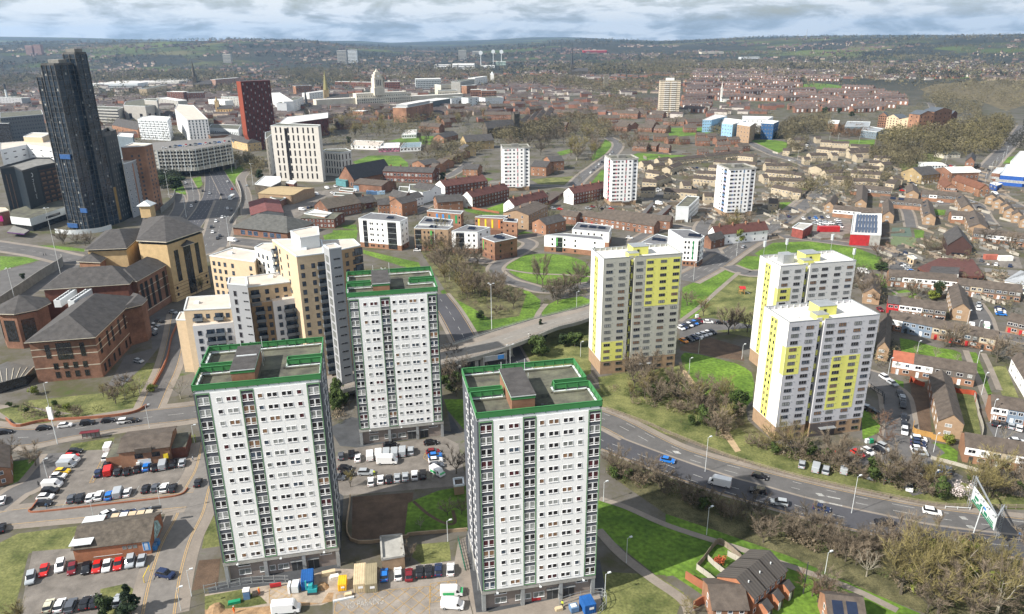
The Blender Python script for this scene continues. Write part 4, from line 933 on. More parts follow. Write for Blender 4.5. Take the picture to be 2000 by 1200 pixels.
# lower projecting bays
def bay(pa, pb_, z, wall, dep=3.0):
 a, b_=b.L(*pa, z), b.L(*pb_, z);d=b_ - a;n=Vector((-d.y, d.x)).normalized() * dep;b.prism([a, b_, b_ + n, a + n],0, z, wall, FELTC, None, 'bay');return a, b_
y0=bay((188,1082),(600,1042),22, WHC);y1=bay((785,852),(1003,828),31, ORA);y2=bay((1003,828),(1395,772),31.5, WHC);y3=bay((1395,765),(1600,728),32.5, ORA)
sw=K(1.25,1.7,2, DF_,1);BAL=mat("balcony_grey",(.17,.19,.21), var=.05)
def balc():
 mb=MB();g_=win(3.0,2.2,3, DF_, g=R.choice([0,1,2,3]));mb.mesh(g_.mb.v,[], DF_)
 return g_
if ('balc',) not in WK:
 mb=MB()
 w0=win(2.7,2.2,3, DF_, g=1, sill=False).mb
 for f, mi in zip(w0.f, w0.m): mb.mesh([w0.v[i] for i in f],[tuple(range(len(f)))], w0.ms[mi])
 mb.box(-1.6,1.6,-1.5,0,-.15,0, BAL);mb.box(-1.6,1.6,-1.55,-1.45,0,1.0, BAL);mb.box(-1.6,-1.5,-1.45,0,0,1.0, BAL);mb.box(1.5,1.6,-1.45,0,0,1.0, BAL);WK[('balc',)]=Kit(mb, 'balcony')
BK=WK[('balc',)]
def bw_(a, b_, z0, rows, wus, bus, sh=2.95):
 b.wall(a, b_, z0, rows, sh, wus, sw);b.wall(a, b_, z0 - .3, rows, sh, bus, BK, 'balcony')
bw_(v3[0], v3[1],5.2,14,[.17,.56],[.88]);bw_(v2[0], v2[1],30.5,2,[.34,.52,.68],[.12,.87]);bw_(v1[0], v1[1],20.3,2,[.48,.9],[.28,.72])
bw_(*y1,4,9,[.82],[.38],2.95);bw_(*y2,4,9,[.15,.85],[.39,.6],2.95);bw_(*y3,4,9,[.14],[.66],2.95);bw_(*y0,3.5,6,[.15,.88],[.42,.66],2.95)
b.wall(v5[0], v5[1],4,11,2.95,[.08,.2,.33,.5,.9], sw);b.wall(v6[0], v6[1],26,5,2.95,[.2,.45,.7], sw)
b.wall(st1[0], st1[1],3,12,2.95,[.32], K(1.2,2.0,1, GREYC,0));b.wall(st1[0], st1[1],4.2,12,2.95,[.82], K(1.9,.6,2, GREYC,0));b.wall(st2[0], st2[1],4,16,2.95,[.55], K(2.4,.7,2, GREYC,0))
b.wall(st2[3], st2[0],3,16,2.95,[.5], K(2.6,2.0,2, DF_,2));b.wall(v4[0], v4[1],38,3,2.95,[.6,.8], sw);b.wall(v4[0], v4[1],38,3,2.95,[.93], K(3.2,2.6,3, DF_,1))
b.wall(v3[3 + 1], v3[0],33,5,2.95,[.3,.62], sw);b.wall(v3[3 + 1], v3[0],32.7,5,2.95,[.15], BK, 'balcony')
mb=MB()
for x, y, z in ((235,850,26.5),(575,345,37),(990,585,36.5),(1145,570,36.5),(1330,300,48),(1400,228,48)): p=b.L(x, y, z);MB().box(-.9,.9,-.7,.7, z, z + .8, METALW).build('roof_vent', b.t,(p.x, p.y,0))
b.done()
# ------------------------------------------------------------------ the tall dark tower under construction, hotel and neighbours (far left)
BLK=mat("black_glazing",(.018,.030,.046), rough=.22, var=.5, scale=.15, spec=.7);SCF=mat("scaffold_grey",(.10,.10,.10), var=.4, scale=.3);NVY=mat("dark_navy_panel",(.010,.018,.026), rough=.5, var=.2)
b=Bd('skyscraper', 'tallest dark glass tower under construction with stepped top', 'skyscraper',0,137,447)
sd_ = {}
ang0=radians(-16);ux=Vector((cos(ang0), sin(ang0)));uy=Vector((-sin(ang0), cos(ang0)));SC_K=[]
def tow(x0, x1, y0, y1, h, wall=BLK, ribs=4, z0=0):
 P_=[ux * x0 + uy * y0, ux * x1 + uy * y0, ux * x1 + uy * y1, ux * x0 + uy * y1];b.prism(P_, z0, h, wall, CONCD, SCF, rimh=1.2)
 mb=MB()
 for i in range(ribs + 1):
  p=P_[0] + (P_[1] - P_[0]) * (i / ribs) - uy * .2;mb.box(p.x - .22, p.x + .22, p.y - .22, p.y + .22,0, h, SCF)
  p=P_[1] + (P_[2] - P_[1]) * (i / ribs) + ux * .2;mb.box(p.x - .18, p.x + .18, p.y - .18, p.y + .18,0, h, SCF)
 mb.build('mast_climber_rail', b.t);mb=MB();k=3.1
 while k < h:
  for A1, B1 in ((P_[0], P_[1]),(P_[1], P_[2])):
   d=(B1 - A1).normalized();n_=Vector((d.y,-d.x)) * .08;q=[A1 + n_, B1 + n_, B1 - n_, A1 - n_];mb.prism([(p.x, p.y) for p in q], k, k + .2, SCF)
  k += 3.1
 mb.build('floor_edge', b.t)
 for j in range(int(h / 9)):
  for (A1, B1) in ((P_[0], P_[1]),(P_[1], P_[2])):
   b.wall(A1, B1,4 + j * 9 + R.random() * 3,1,1,[R.random() * .8 + .1], K(1.1,1.4,1, DMETAL,3))
 return P_
tow(0,7,0,12,95, ribs=2);tow(7,17,-1.5,12,102, ribs=3);tow(11,20,12.3,21,108, ribs=2);pass
# white weather screens on top, blue work platforms
for (x0, x1, y0, z) in ((8,16,3,102),(12,19,13.5,108),(1,6,3,95)): P_=[ux * x0 + uy * y0, ux * x1 + uy * y0, ux * x1 + uy * (y0 + 6), ux * x0 + uy * (y0 + 6)];b.prism(P_, z, z + 3.2, CONCD, CONC, name='roof_screen')
BLUEN=mat("blue_platform",(.03,.10,.28), var=.2)
for (x0, x1, z) in ((7,15,46),(1,9,1.5),(14,19,12)): P_=[ux * x0 - uy * 2.4, ux * x1 - uy * 2.4, ux * x1 - uy * 1.6, ux * x0 - uy * 1.6];P_=[p + (uy * 9 if z == 14 else Vector((0,0))) for p in P_];b.prism(P_, z, z + 3, BLUEN, name='work_platform')
mb=MB();p=ux * -4 - uy * 5;
b.done()
b=Bd('tower_block', 'dark panelled block with yellow board strip, right of the tallest dark tower', 'tower block',0,214,440)
P_=b.pts([(184,270),(206,267),(228,261),(212,256)],57);b.prism(P_,0,57, NVY, CONCD, SCF, rimh=2.5);b.wall(P_[1], P_[2],3,15,3.5,[.2,.4,.6,.8], K(.9,1.5,1, DMETAL,2));b.wall(P_[0], P_[1],3,15,3.5,[.3,.7], K(1.6,2.4,1, SCF,0));b.band(P_[0], P_[1],2,24, mat("plywood_strip",(.28,.18,.06)),.2, name='sheathing');b.done()
b=Bd('apartment_building', 'tall orange brick and grey student block between the dark tower and the car park', 'apartment building',20,1480,900)
P_=b.pts([(1350,165),(1610,150),(1700,125),(1480,115)],46);b.prism(P_,0,46, BRICKO, FELTC, METALW);b.wall(P_[1], P_[2],3,14,3.0,[.25,.65], K(1.3,1.5,2, DF_,1));b.wall(P_[0], P_[1],3,13,3.0,[.4,.7], K(1.3,1.5,2, DF_,1))
P_=b.pts([(1375,350),(1480,320),(1600,265),(1480,265),(1360,290)],37);b.prism(P_,0,37, GREYC, FELTC, METALW, 'wing');b.wall(P_[0], P_[1],3,11,3.0,[.25,.75], K(1.5,1.6,2, WFRAME,1));b.wall(P_[1], P_[2],3,11,3.0,[.3,.7], K(2.6,2.2,2, WFRAME,1));b.band(P_[0] * .12 + P_[1] * .88, P_[1],2,35.8, BRICKO,.1, name='brick_pier');b.done()
# hotel: dark box on a white podium, vertical sign
b=Bd('hotel', 'black hotel block on a white podium with a vertical white name sign', 'hotel',20,240,910)
P_=b.pts([(0,400),(160,392),(250,440),(410,390),(640,345),(560,290),(380,290),(60,380)],34);b.prism(P_,0,34, NVY, CONCD, DMETAL, rimh=1.2)
b.wall(P_[3], P_[4],9,7,3.3,[.2,.5,.8], K(3.6,1.5,4, BRF,5));mb=MB()
d=(P_[4] - P_[3]).normalized();n_=Vector((d.y,-d.x))
for k in range(8): q=[P_[3] + d * 1.0 + n_ * .12, P_[4] + n_ * .12, P_[4], P_[3] + d * 1.0];mb.prism([(p.x, p.y) for p in q],8 + k * 3.3,8.9 + k * 3.3, mat("bronze_band",(.085,.05,.04), var=.2))
mb.build('cladding_band', b.t)
b.wall(P_[0], P_[1],6,1,1,[.3,.6], K(.5,24,1, DMETAL,5))
po=b.pts([(110,930),(330,955),(740,820),(900,880),(700,700),(130,860)],9);b.prism(po,4,9, METALW, FELT, None, 'podium', );b.prism(shrink(po,2),0,4, GDARK, name='ground_floor')
e_=b.pts([(80,1110),(270,1130),(330,1090),(150,1040)],3);b.prism(e_,2.6,3.3, mat("purple_fascia",(.09,.03,.13)), CONCD, name='entrance_canopy');b.wall(po[1], po[2],5.2,1,1,[.6], K(14,1.6,6, DMETAL,0))
sa=b.L(270,620,18);sb=b.L(400,575,18);v_, f__, w__=text_mesh("Premier Inn");d=(P_[3] - P_[2]);an=atan2(d.y, d.x);sc=13.5 / w__;n_=Vector((d.y,-d.x)).normalized()
pc=P_[2] + d * .5 + n_ * .15;mb=MB();mb.mesh([(-x_y[1] * 0 + x_y[1] * sc,0,-x_y[0] * sc) for x_y in v_],[f[::-1] for f in f__], METALW)
for i in range(14):
 a0, a1_=-2.2 + i * .3,-2.2 + (i + 1) * .3
 mb.poly([(cos(a0) * 1.5 + .9,-.01, sin(a0) * 1.5 + 9.5),(cos(a1_) * 1.5 + .9,-.01, sin(a1_) * 1.5 + 9.5),(cos(a1_) * .9 + .6,-.01, sin(a1_) * .95 + 9.6),(cos(a0) * .9 + .6,-.01, sin(a0) * .95 + 9.6)], METALW)
mb.build('sign', b.t,(pc.x, pc.y,21), an);b.done()
b=Bd('shop_building', 'low brown shop building with a pink screen left of the black hotel', 'shop building',20,100,1100)
P_=b.pts([(-200,900),(0,890),(100,870),(60,840),(-200,830)],9);b.prism(P_,0,9, BRICKD, FELTC, STONE);b.wall(P_[0], P_[1],3,1,1,[.85], K(5,4,1, DMETAL, mat("pink_screen",(.5,.02,.2), var=0)));b.done()
# generic blocks given by their roof outline: (name, label, cat, q, roof outline, z, wall, roof, rows, win fraction per edge,(w, h, n), frame, glass, roof rim)
def blockp(name, label, cat, q, pts, z, wall, roof=FELT, edges=(0,1), cols=(6,4), rows=4, w=(1.4,1.5,2), fr=DF_, g=0, rim=METALW, z0=1.0, sh=None, group=None, kit=None, extra=None):
 global b
 b=Bd(name, label, cat, q, *pts[0], z, group);P_=b.pts(pts, z);b.prism(P_,0, z, wall, roof, rim)
 sh=sh or (z - z0) / max(1, rows)
 for e, c in zip(edges, cols):
  if c: b.wall(P_[e], P_[(e + 1) % len(P_)], z0 + sh * .25, rows, sh, c, kit or K(w[0], min(w[1], sh * .9), w[2], fr, g))
 if extra: extra(b, P_)
 b.done();return b, P_
OB, UB = 'office building', 'university building'
WCL=mat("white_cladding",(.66,.67,.68), var=.04);WST=mat("white_stone_slats",(.60,.57,.52), var=.04);CORT=mat("rust_red_cladding",(.10,.018,.015), rough=.5, var=.25, scale=.2);CORO=mat("bright_rust_panel",(.27,.06,.03), rough=.5, var=.1)
blockp('office_building', 'white office block with slit windows behind the black hotel, lower of the two', OB,1,[(0,840),(150,810),(305,830),(290,760),(140,790),(0,800)],22, WCL, FELTC,(0,1),(3,3),4,(4,.9,4))
blockp('office_building', 'cream box shaped plant building on the white offices behind the hotel', OB,1,[(130,765),(235,768),(285,745),(180,742)],27, BUFFO, FELTC,(0,),(0,),1)
blockp('office_building', 'grey glass fronted office with many small windows left of the dark tower', OB,1,[(0,660),(60,655),(240,640),(230,615),(0,630)],34, mat("grey_office",(.13,.14,.15)), FELT,(0,1),(4,12),8,(1.6,1.6,2), DF_,1)
blockp('office_building', 'low glassy block below the grey office at the left edge', OB,1,[(-40,690),(50,690),(60,670),(-40,665)],28, GDARK, FELT,(0,),(6,),7,(3,2,3))
blockp('college_building', 'grey blue box on a roof right of the dark tower', 'college building',1,[(655,760),(740,768),(745,750),(670,745)],24, mat("blue_grey_box",(.16,.20,.23)), FELTL,(0,),(0,),1)
blockp('university_building', 'long concrete university block with balconied terraces right of the dark tower top', UB,1,[(535,610),(655,614),(690,600),(540,594)],22, CONC, FELT,(0,),(14,),5,(5,1.6,5), DF_,0)
blockp('university_building', 'pale grey windowless box building behind the quilted white block', UB,1,[(690,590),(810,595),(880,585),(860,555),(800,555),(700,570)],26, mat("pale_panel",(.40,.38,.35)), FELT,(0,1),(2,2),1,(6,8,1), DMETAL,0)
blockp('university_building', 'pale grey tall box rising beside the windowless one', UB,1,[(805,560),(875,565),(880,552),(815,552)],32, mat("pale_panel",(.40,.38,.35)), FELT,(0,),(0,),1)
QW=mat("white_quilt_panel",(.62,.65,.67), var=.05)
def quilt(b, P_):
 mb=MB()
 for (A1, B1) in ((P_[0], P_[1]),(P_[1], P_[2])):
  d=B1 - A1;n=Vector((d.y,-d.x)).normalized();nx=max(2, int(d.length / 3.2))
  for i in range(nx):
   for k in range(8):
    c=A1 + d * ((i + .5 + .5 * (k % 2)) / (nx + .5)) + n * .9;z=1.5 + k * 2.8;a_=A1 + d * ((i + .5 * (k % 2)) / (nx + .5));b_=A1 + d * ((i + 1 + .5 * (k % 2)) / (nx + .5))
    mb.mesh([(a_.x, a_.y, z),(b_.x, b_.y, z),(b_.x, b_.y, z + 2.7),(a_.x, a_.y, z + 2.7),(c.x, c.y, z + 1.6)],[(0,1,4),(1,2,4),(2,3,4),(3,0,4)], QW if (i + k) % 2 else METAL)
 mb.build('quilted_cladding', b.t)
blockp('university_building', 'white quilted facade block in front of the brick chapel', UB,1,[(768,668),(935,675),(950,655),(840,648),(790,655)],24, QW, FELTL,(0,),(0,),1, extra=quilt)
def chapel(b, P_): pass
def gab(name, label, cat, q, a, b_, D, eave, ridge, wall, roof, axis='x', rows=1, cols=(0,0), w=(1.0,1.2,1), fr=WFRAME, g=None, group=None, hip=0.0, chim=0, upper=None, z0=.9, door=True, over=.35, gapat=None, chm=None, dcol=None, solar=0, tall=None):
 """pitched roof building: front foot a-b, depth D"""
 A, an, W_=frame(q, *a, *b_);t=thing(name, label, cat, A, an, group);mb=MB();mb.box(0, W_,0, D,0, eave, wall)
 if hip == 0:
  if axis == 'x':
   for x in (0, W_): mb.poly([(x,0, eave),(x, D, eave),(x, D / 2, ridge)] if x else [(x,0, eave),(x, D / 2, ridge),(x, D, eave)], wall)
  else:
   for y in (0, D): mb.poly([(0, y, eave),(W_, y, eave),(W_ / 2, y, ridge)] if y == 0 else [(0, y, eave),(W_ / 2, y, ridge),(W_, y, eave)], wall)
 mb.build('wall', t);mb=MB();mb.gable(0, W_,0, D, eave + .02, ridge + .02, roof, None, over,.14, axis, hip);ro=mb.build('roof', t)
 for i in range(chim):
  mb=MB();cm=chm or wall
  if axis == 'x': x, y=W_ * (i + .5) / chim, D / 2 + .3
  else: x, y=W_ / 2 + .3, D * (i + .5) / chim
  mb.box(x - .55, x + .55, y - .4, y + .4, ridge - .8, ridge + 1.2, cm);mb.cyl(x - .22, y, ridge + 1.2, ridge + 1.6,.13, TILER,6);mb.cyl(x + .22, y, ridge + 1.2, ridge + 1.6,.13, TILER,6);mb.build('chimney', ro)
 for i in range(solar):
  sl=(ridge - eave) / (D / 2);x0=W_ * (.12 + .8 * i / max(1, solar));x1=x0 + W_ * .6 / solar;mb=MB();mb.mesh([(x0,.4, eave + sl * .4 + .22),(x1,.4, eave + sl * .4 + .22),(x1, D * .38, eave + sl * D * .38 + .22),(x0, D * .38, eave + sl * D * .38 + .22)],[(0,1,2,3)], mat("solar_panel",(.02,.03,.06), rough=.15, var=.1));mb.build('solar_panel', ro)
 if upper: MB().box(-.0, W_,-.08,-.001, eave * .5, eave - .05, upper).build('cladding', t)
 sh=eave / max(1, rows);ws=Parts(t)
 for k in range(rows):
  us=[(i + .5) / cols[0] for i in range(cols[0])] if isinstance(cols[0], int) else cols[0]
  for u in us: ws.add(win(w[0], min(w[1], sh * .6), w[2], fr, g=R.choice([0,0,1,3]) if g is None else g, sill=False), 'f', W_ * u, z0 + k * sh, y=.09 if upper else 0)
  us=[(i + .5) / cols[1] for i in range(cols[1])] if isinstance(cols[1], int) else cols[1]
  for sd1 in ('l', 'r'):
   for u in us: ws.add(win(w[0], min(w[1], sh * .6), w[2], fr, g=R.choice([0,0,1,3]) if g is None else g, sill=False), sd1, D * u, z0 + k * sh, W_, D)
 ws.done()
 if dcol: MB().box(-.5,.5,-.1,0,0,2.1, dcol).build('door', t,(W_ * .5,-.09 if upper else 0,0))
 return t, W_
# ------------------------------------------------------------------ multi storey car park over the motorway
b=Bd('parking_garage', 'multi storey concrete car park spanning the motorway, cars on its roof', 'car park',1,870,945)
P_=b.pts([(858,842),(1080,838),(1290,803),(1290,770),(850,800)],24)
for k in range(6): b.prism(P_,7.5 + k * 3.1,8.7 + k * 3.1, CONC, CONC, None, 'deck')
b.prism(shrink(P_,3),7.6,22, DMETAL, DMETAL, None, 'core');b.prism(P_,5.5,7.4, CONC, None, None, 'transfer_beam');b.prism(P_,24.2,24.6, CONC, mat("roof_asphalt",(.2,.19,.18)), None, 'roof_deck')
for i in range(26):
 u=i / 25;p=P_[0] + (P_[1] - P_[0]) * u * 2 if u < .5 else P_[1] + (P_[2] - P_[1]) * (u * 2 - 1)
 MB().box(-.3,.3,-.3,.3,5.6,24.5, METALW if i % 2 else CONC).build('column', b.t,(p.x, p.y,0),.2)
for i in range(7):
 p=P_[0] * (1 - i / 6) + P_[2] * (i / 6);MB().box(-.7,.7,-.7,20,0,5.5, CONCD).build('pier', b.t,(p.x, p.y + 3,0),.2)
b.done();GAR=b.o, P_
# rust red leaning tower and low red wing
b=Bd('university_building', 'rust red university tower with ragged rows of windows', UB,1,1420,840)
A1_=Vector((0,0));dn=(b.L(1530,828)).normalized();B1_=dn * 21
def onplane(q, x, y):
 lo, hi=0,110
 for _ in range(40):
  mz=(lo + hi) / 2;p=b.L(x, y, mz, q);s_=p.x * -dn.y + p.y * dn.x
  if s_ > 0: lo=mz
  else: hi=mz
 return p, mz
A0, zt=onplane(1,1342,456);B0, z2=onplane(1,1508,462);dn=Vector((-dn.y, dn.x)) * 11;B0=A0 + (B1_.normalized()) * (B0 - A0).length
du=B1_.normalized();Lw=(B0 - A0).length
def rt(u, z, w): p=A0 + du * u + dn * w;return (p.x, p.y, z)
fr_=[(5.5,0),(Lw,0),(Lw, zt),(0, zt),(0,17)];v=[rt(u, z,0) for u, z in fr_] + [rt(u, z,1) for u, z in fr_]
MB().mesh(v,[(0,1,2,3,4),(9,8,7,6,5),(1,6,7,2),(2,7,8,3)], CORT).mesh(v,[(3,8,9,4),(4,9,5,0)], CORO).build('wall', b.t)
mb=MB()
for k in range(22):
 z=2 + k * 3.15 * zt / 72;t_=z / zt
 for i in range(8):
  u=(i + .5 + .12 * math.sin(k * .9 + i)) / 8;p=A0 + du * Lw * u;d=du
  if z < 19 and i < 2: continue
  d=du;n=Vector((d.y,-d.x)) * .1;q=[p - d * .45 + n, p + d * .45 + n];mb.poly([(q[0].x, q[0].y, z),(q[1].x, q[1].y, z),(q[1].x, q[1].y, z + 2.1),(q[0].x, q[0].y, z + 2.1)], GDARK if (i + k) % 3 else METAL)
o_=mb.build('window', b.t);o_['kind'] = 'stuff'
lf=onplane(1,1350,690)[0];b.prism([lf - dn * .2, lf + B1_.normalized() * 6 - dn * .2, lf + B1_.normalized() * 6 + dn * .3, lf + dn * .3],27,46, CORO, name='bright_bay');b.done()
blockp('university_building', 'low rust red wing with a sloping grey roof beside the leaning tower', UB,1,[(1545,700),(1830,660),(1830,630),(1600,655)],21, CORT, FELTL,(0,1),(14,2),3,(1,3,1), CORT)
def slats(b, P_):
 for A1, B1 in ((P_[0], P_[1]),(P_[3], P_[0])): pass
blockp('student_building', 'tall student block with white stone fins and one dark glass strip', 'student housing',1,[(1510,705),(1775,708),(1790,700),(1560,690)],46.5, WST, FELT,(0,1),([.1,.2,.36,.46,.56,.68,.78,.88],(0)),7,(1.3,4.6,2), DF_,0, extra=lambda b, P_: (b.band(P_[0] * .72 + P_[1] * .28, P_[0] * .66 + P_[1] * .34,1,45, GDARK,.12, name='glass_strip')), z0=1, sh=6.4)
blockp('student_building', 'lower rear wing of the white finned student block, at its left', 'student housing',1,[(1480,780),(1540,735),(1560,720),(1480,742)],34, WST, FELT,(0,),(3,),6,(1.3,3.6,2))
blockp('student_building', 'lower annexe with white fins right of the finned student block', 'student housing',1,[(1795,848),(1900,855),(1960,845),(1930,832),(1820,835)],21, WST, FELT,(0,1),(7,3),3,(1.1,4.6,1), DF_,0, sh=6.2)
# long white building, chapel, and the terraces of the university quarter
blockp('university_building', 'long narrow white university building with striped flank', UB,1,[(1045,672),(1160,668),(1080,590),(990,585),(975,610)],27, WCL, FELTC,(0,4),(6,12),8,(1.2,2.2,1), DF_,1)
gab('chapel', 'red brick chapel with three gables left of the quilted block', 'chapel',1,(632,740),(775,770),16,10,18, BRICKO, SLATE, rows=1, cols=([.2,.4,.6,.8],0), w=(2.2,5,2), fr=STONE, g=0)
blockp('university_building', 'low modern building with vertical slots behind the yellow stone house', UB,1,[(1165,715),(1330,725),(1345,700),(1180,695)],12, METALW, FELT,(0,),(16,),1,(1,5,1))
gab('stone_house', 'yellow sandstone house at the foot of the rust red tower', 'stone house',1,(1255,815),(1385,848),16,9,13, SAND2, SLATE, rows=2, cols=(6,3), w=(1.1,1.8,1), hip=4)
gab('university_building', 'brick university hall with grey roof left of the yellow sandstone house', UB,1,(1180,800),(1290,790),20,8,11, BRICKO, SLATE, rows=1, cols=(3,2))
for i,(x0, y0, x1, y1, z, w_, nm) in enumerate([(825,545,940,520,18, BUFFO, 'sand coloured flats left of the red striped block'),(938,568,1030,570,19, BRICKD, 'red and white striped flats, left one of the pair'),(1050,575,1145,572,19, BRICKD, 'red and white striped flats, right one of the pair'),(1208,490,1340,478,20, mat("pink_stone",(.42,.26,.20)), 'long pinkish university block behind the leaning tower'),(1655,535,1745,530,20, BRICKO, 'square red brick block with white top near the yellow spire'),(1168,600,1260,610,14, OFFW, 'cream curved university building below the pinkish block'),(1240,590,1355,600,16, CONC, 'grey university block left of the leaning tower'),(1520,580,1590,640,20, WCL, 'white striped curved university building right of the leaning tower'),(1605,640,1700,600,18, WCL, 'white glazed university building left of the black spire'),(1730,575,1830,560,18, OFFW, 'white university block left of the yellow spire'),(0,590,130,600,16, mat("plant_grey",(.35,.35,.36)), 'grey plant building with a white chimney at the left edge'),(890,590,1000,610,14, CONC, 'low concrete terraces right of the windowless block')]):
 b=Bd('university_building', nm, UB,1, x0, y0);a_, b_=b.L(x0, y0), b.L(x1, y1);d=b_ - a_;n_=Vector((-d.y, d.x)).normalized() * 16;b.prism([a_, b_, b_ + n_, a_ + n_],0, z, w_, FELTL if i % 2 else FELT, METALW);b.wall(a_, b_,1.5,5, z / 5.4,7, K(2.0,1.7,2, WFRAME,0));b.done()
# chimney
A=G(1,50,590);t=thing('chimney', 'slim white factory chimney with a black tip at the left edge', 'chimney', A);MB().tube([(0,0,0),(0,0,30)],[2.2,1.8], METALW,10).build('stack', t);MB().tube([(0,0,30),(0,0,41)],[1.8,1.6], DMETAL,10).build('tip', t)
# Parkinson tower and its building
LST=mat("portland_stone",(.56,.52,.43), var=.1, scale=.1)
b=Bd('university_building', 'great pale stone university building with a tall stepped clock tower', UB,16,290,410)
m0, m1=b.L(275,262,28), b.L(820,330,22);a_, b_=b.L(290,410), b.L(830,380)
d=(b_ - a_).normalized();n_=Vector((-d.y, d.x));Lm=(b_ - a_).length
def rect(u0, u1, v0, v1): return [a_ + d * u0 + n_ * v0, a_ + d * u1 + n_ * v0, a_ + d * u1 + n_ * v1, a_ + d * u0 + n_ * v1]
b.prism(rect(0, Lm,0,30),0,16, LST, FELTL, LST);b.prism(rect(3, Lm * .93,9,28),16,24, LST, FELTL, LST, 'upper_storey');b.prism(rect(-70,0,8,28),0,17, LST, FELTL, LST, 'wing');b.prism(rect(Lm, Lm + 110,10,30),0,15, LST, FELTL, LST, 'wing')
b.wall(*rect(0, Lm,0,1)[:2],3,3,4.6,26, K(1.3,2.4,1, DF_,0));b.wall(*rect(3, Lm * .93,9,1)[:2],18,1,4,22, K(1.3,2.0,1, DF_,0))
tu=Lm * .42
for r0, z0, z1 in ((9.5,20,33),(8,33,50),(6.6,50,56),(4.6,56,60)): b.prism(rect(tu - r0, tu + r0,12 - r0,12 + r0), z0, z1, LST, LST, None, 'clock_tower')
q=rect(tu - 2.8, tu + 2.8,9.2,14.8);b.hip(*q,60,66, LST,2.7,0, 'spire',.2)
q=rect(tu - 8, tu + 8,4,20)
for u in (.3,.5,.7): b.wall(q[0], q[1],37,1,1,[u], K(1.5,10,1, LST,0))
mb=MB();c=(q[0] + q[1]) / 2 - n_ * .15;mb.tube([(c.x, c.y,53),(c.x - n_.x * .3, c.y - n_.y * .3,53)],2.0, mat("clock_face",(.75,.74,.70), var=0),16);mb.build('clock_face', b.t);b.done()
for i,(x0, y0, x1, y1, z, dp, w_, cols, nm) in enumerate([
 (865,240,1110,235,26,40, mat("grey_hospital",(.38,.41,.42)),16, 'long grey university block right of the pale clock tower'),(1110,300,1300,290,24,30, LST,14, 'stone and glass university block in front of the long grey one'),(1300,300,1440,260,30,20, CONC,12, 'tall slab of grey university labs'),(1440,215,1560,195,24,18, OFFW,7, 'white block with dark vertical slots at the end of the grey labs'),(1080,325,1270,320,17,20, LST,12, 'columned cream university library front'),(1360,310,1460,300,24,14, BRICKO,3, 'red brick block with glass side below the white slotted block'),(1400,320,1520,318,18,12, BRICK,8, 'red and white striped student block, left of two'),(1505,325,1650,322,17,12, BRICK,9, 'red and white striped student block, right of two'),(560,240,705,238,20,12, BRICKD,8, 'dark red slab just behind the clock tower'),
 (775,550,1035,490,21,22, BRICKO,0, 'bright orange brick university building with cut away corner'),(1540,385,1720,375,13,26, WCL,0, 'white curved roof building behind the orange one'),(1375,395,1480,385,15,18, METALW,2, 'white ribbed theatre building'),(1030,430,1200,400,15,30, mat("dark_zinc",(.10,.12,.13)),0, 'dark zinc clad building right of the orange brick one'),(1210,390,1315,370,13,20, WCL,3, 'white building behind the dark zinc one'),(75,205,480,215,14,12, BRICKD,18, 'long low red block left of the clock tower'),(250,500,350,505,10,12, BRICKO,0, 'plain orange brick box among the dark terraces'),(70,400,280,400,15,14, LST,10, 'plain stone wing left of the great university building')]):
 A=G(16, x0, y0);b=Bd('university_building', nm, UB,16, x0, y0);a_, b_=b.L(x0, y0), b.L(x1, y1);d=b_ - a_;n_=Vector((-d.y, d.x)).normalized() * dp;q=[a_, b_, b_ + n_, a_ + n_];b.prism(q,0, z, w_, FELTL if i % 3 == 0 else FELT, METALW)
 if cols: b.wall(a_, b_,2, int(z / 5),4.4, cols, K(1.8,2.2,1, DF_,0))
 elif 'orange brick univ' in nm: b.wall(a_ * .7 + b_ * .3, b_,2,5,3.6,6, K(1.1,1.9,1, DF_,0));b.wall(q[1], q[2],2,5,3.6,3, K(1.1,1.9,1, DF_,0));b.prism(shrink(q,8), z, z + 4, METAL, FELTL, None, 'roof_storey')
 b.done()
# churches
def church(q, x, y, label, ang, L, W_, eave, ridge, wall, roof, tw, th, sp, scale=1.0, tx=0.0, spm=None):
 A=G(q, x, y);t=thing('church', label, 'church', A, radians(ang));mb=MB();mb.box(0, L,0, W_,0, eave, wall);mb.box(3, L - 3,-4, W_ + 4,0, eave * .5, wall)
 for xx in (0, L): mb.poly([(xx,0, eave),(xx, W_, eave),(xx, W_ / 2, ridge)], wall)
 mb.build('wall', t);mb=MB();mb.gable(0, L,0, W_, eave, ridge, roof, None,.3,.2);mb.build('roof', t)
 x0=tx;mb=MB();mb.box(x0 - tw / 2, x0 + tw / 2, W_ / 2 - tw / 2, W_ / 2 + tw / 2,0, th, wall)
 for a_ in (-1,1):
  for c in (-1,1): mb.box(x0 + a_ * tw / 2 - .4, x0 + a_ * tw / 2 + .4, W_ / 2 + c * tw / 2 - .4, W_ / 2 + c * tw / 2 + .4, th, th + 2.2, wall)
 mb.build('tower', t)
 if sp: mb=MB();mb.tube([(x0, W_ / 2, th - .1),(x0, W_ / 2, th + sp)],[tw * .48,.08], spm or wall,8, False);mb.build('spire', t)
 ws=Parts(t)
 for i in range(5): ws.add(win(1.2, eave * .45,1, wall, g=0, sill=False), 'f', L * (i + .6) / 5.6, eave * .35)
 ws.add(win(1.4, th * .22,1, wall, g=0, sill=False), 'l', W_ / 2, th * .68);ws.done();return t
church(16,1560,705, 'sooty stone church with square tower and dark roof amid bare trees',28,38,14,12,20, STONED, SLATE,7.5,27,0, tx=43)
church(1,1830,600, 'yellow stone church with the tallest pale green tinted spire',20,40,16,14,22, SAND, SLATE,9,30,34, spm=mat("mossy_spire",(.30,.27,.12)))
church(1,1715,640, 'small church with a black needle spire',15,24,12,8,14, STONED, SLATE,6,16,26, spm=DMETAL)
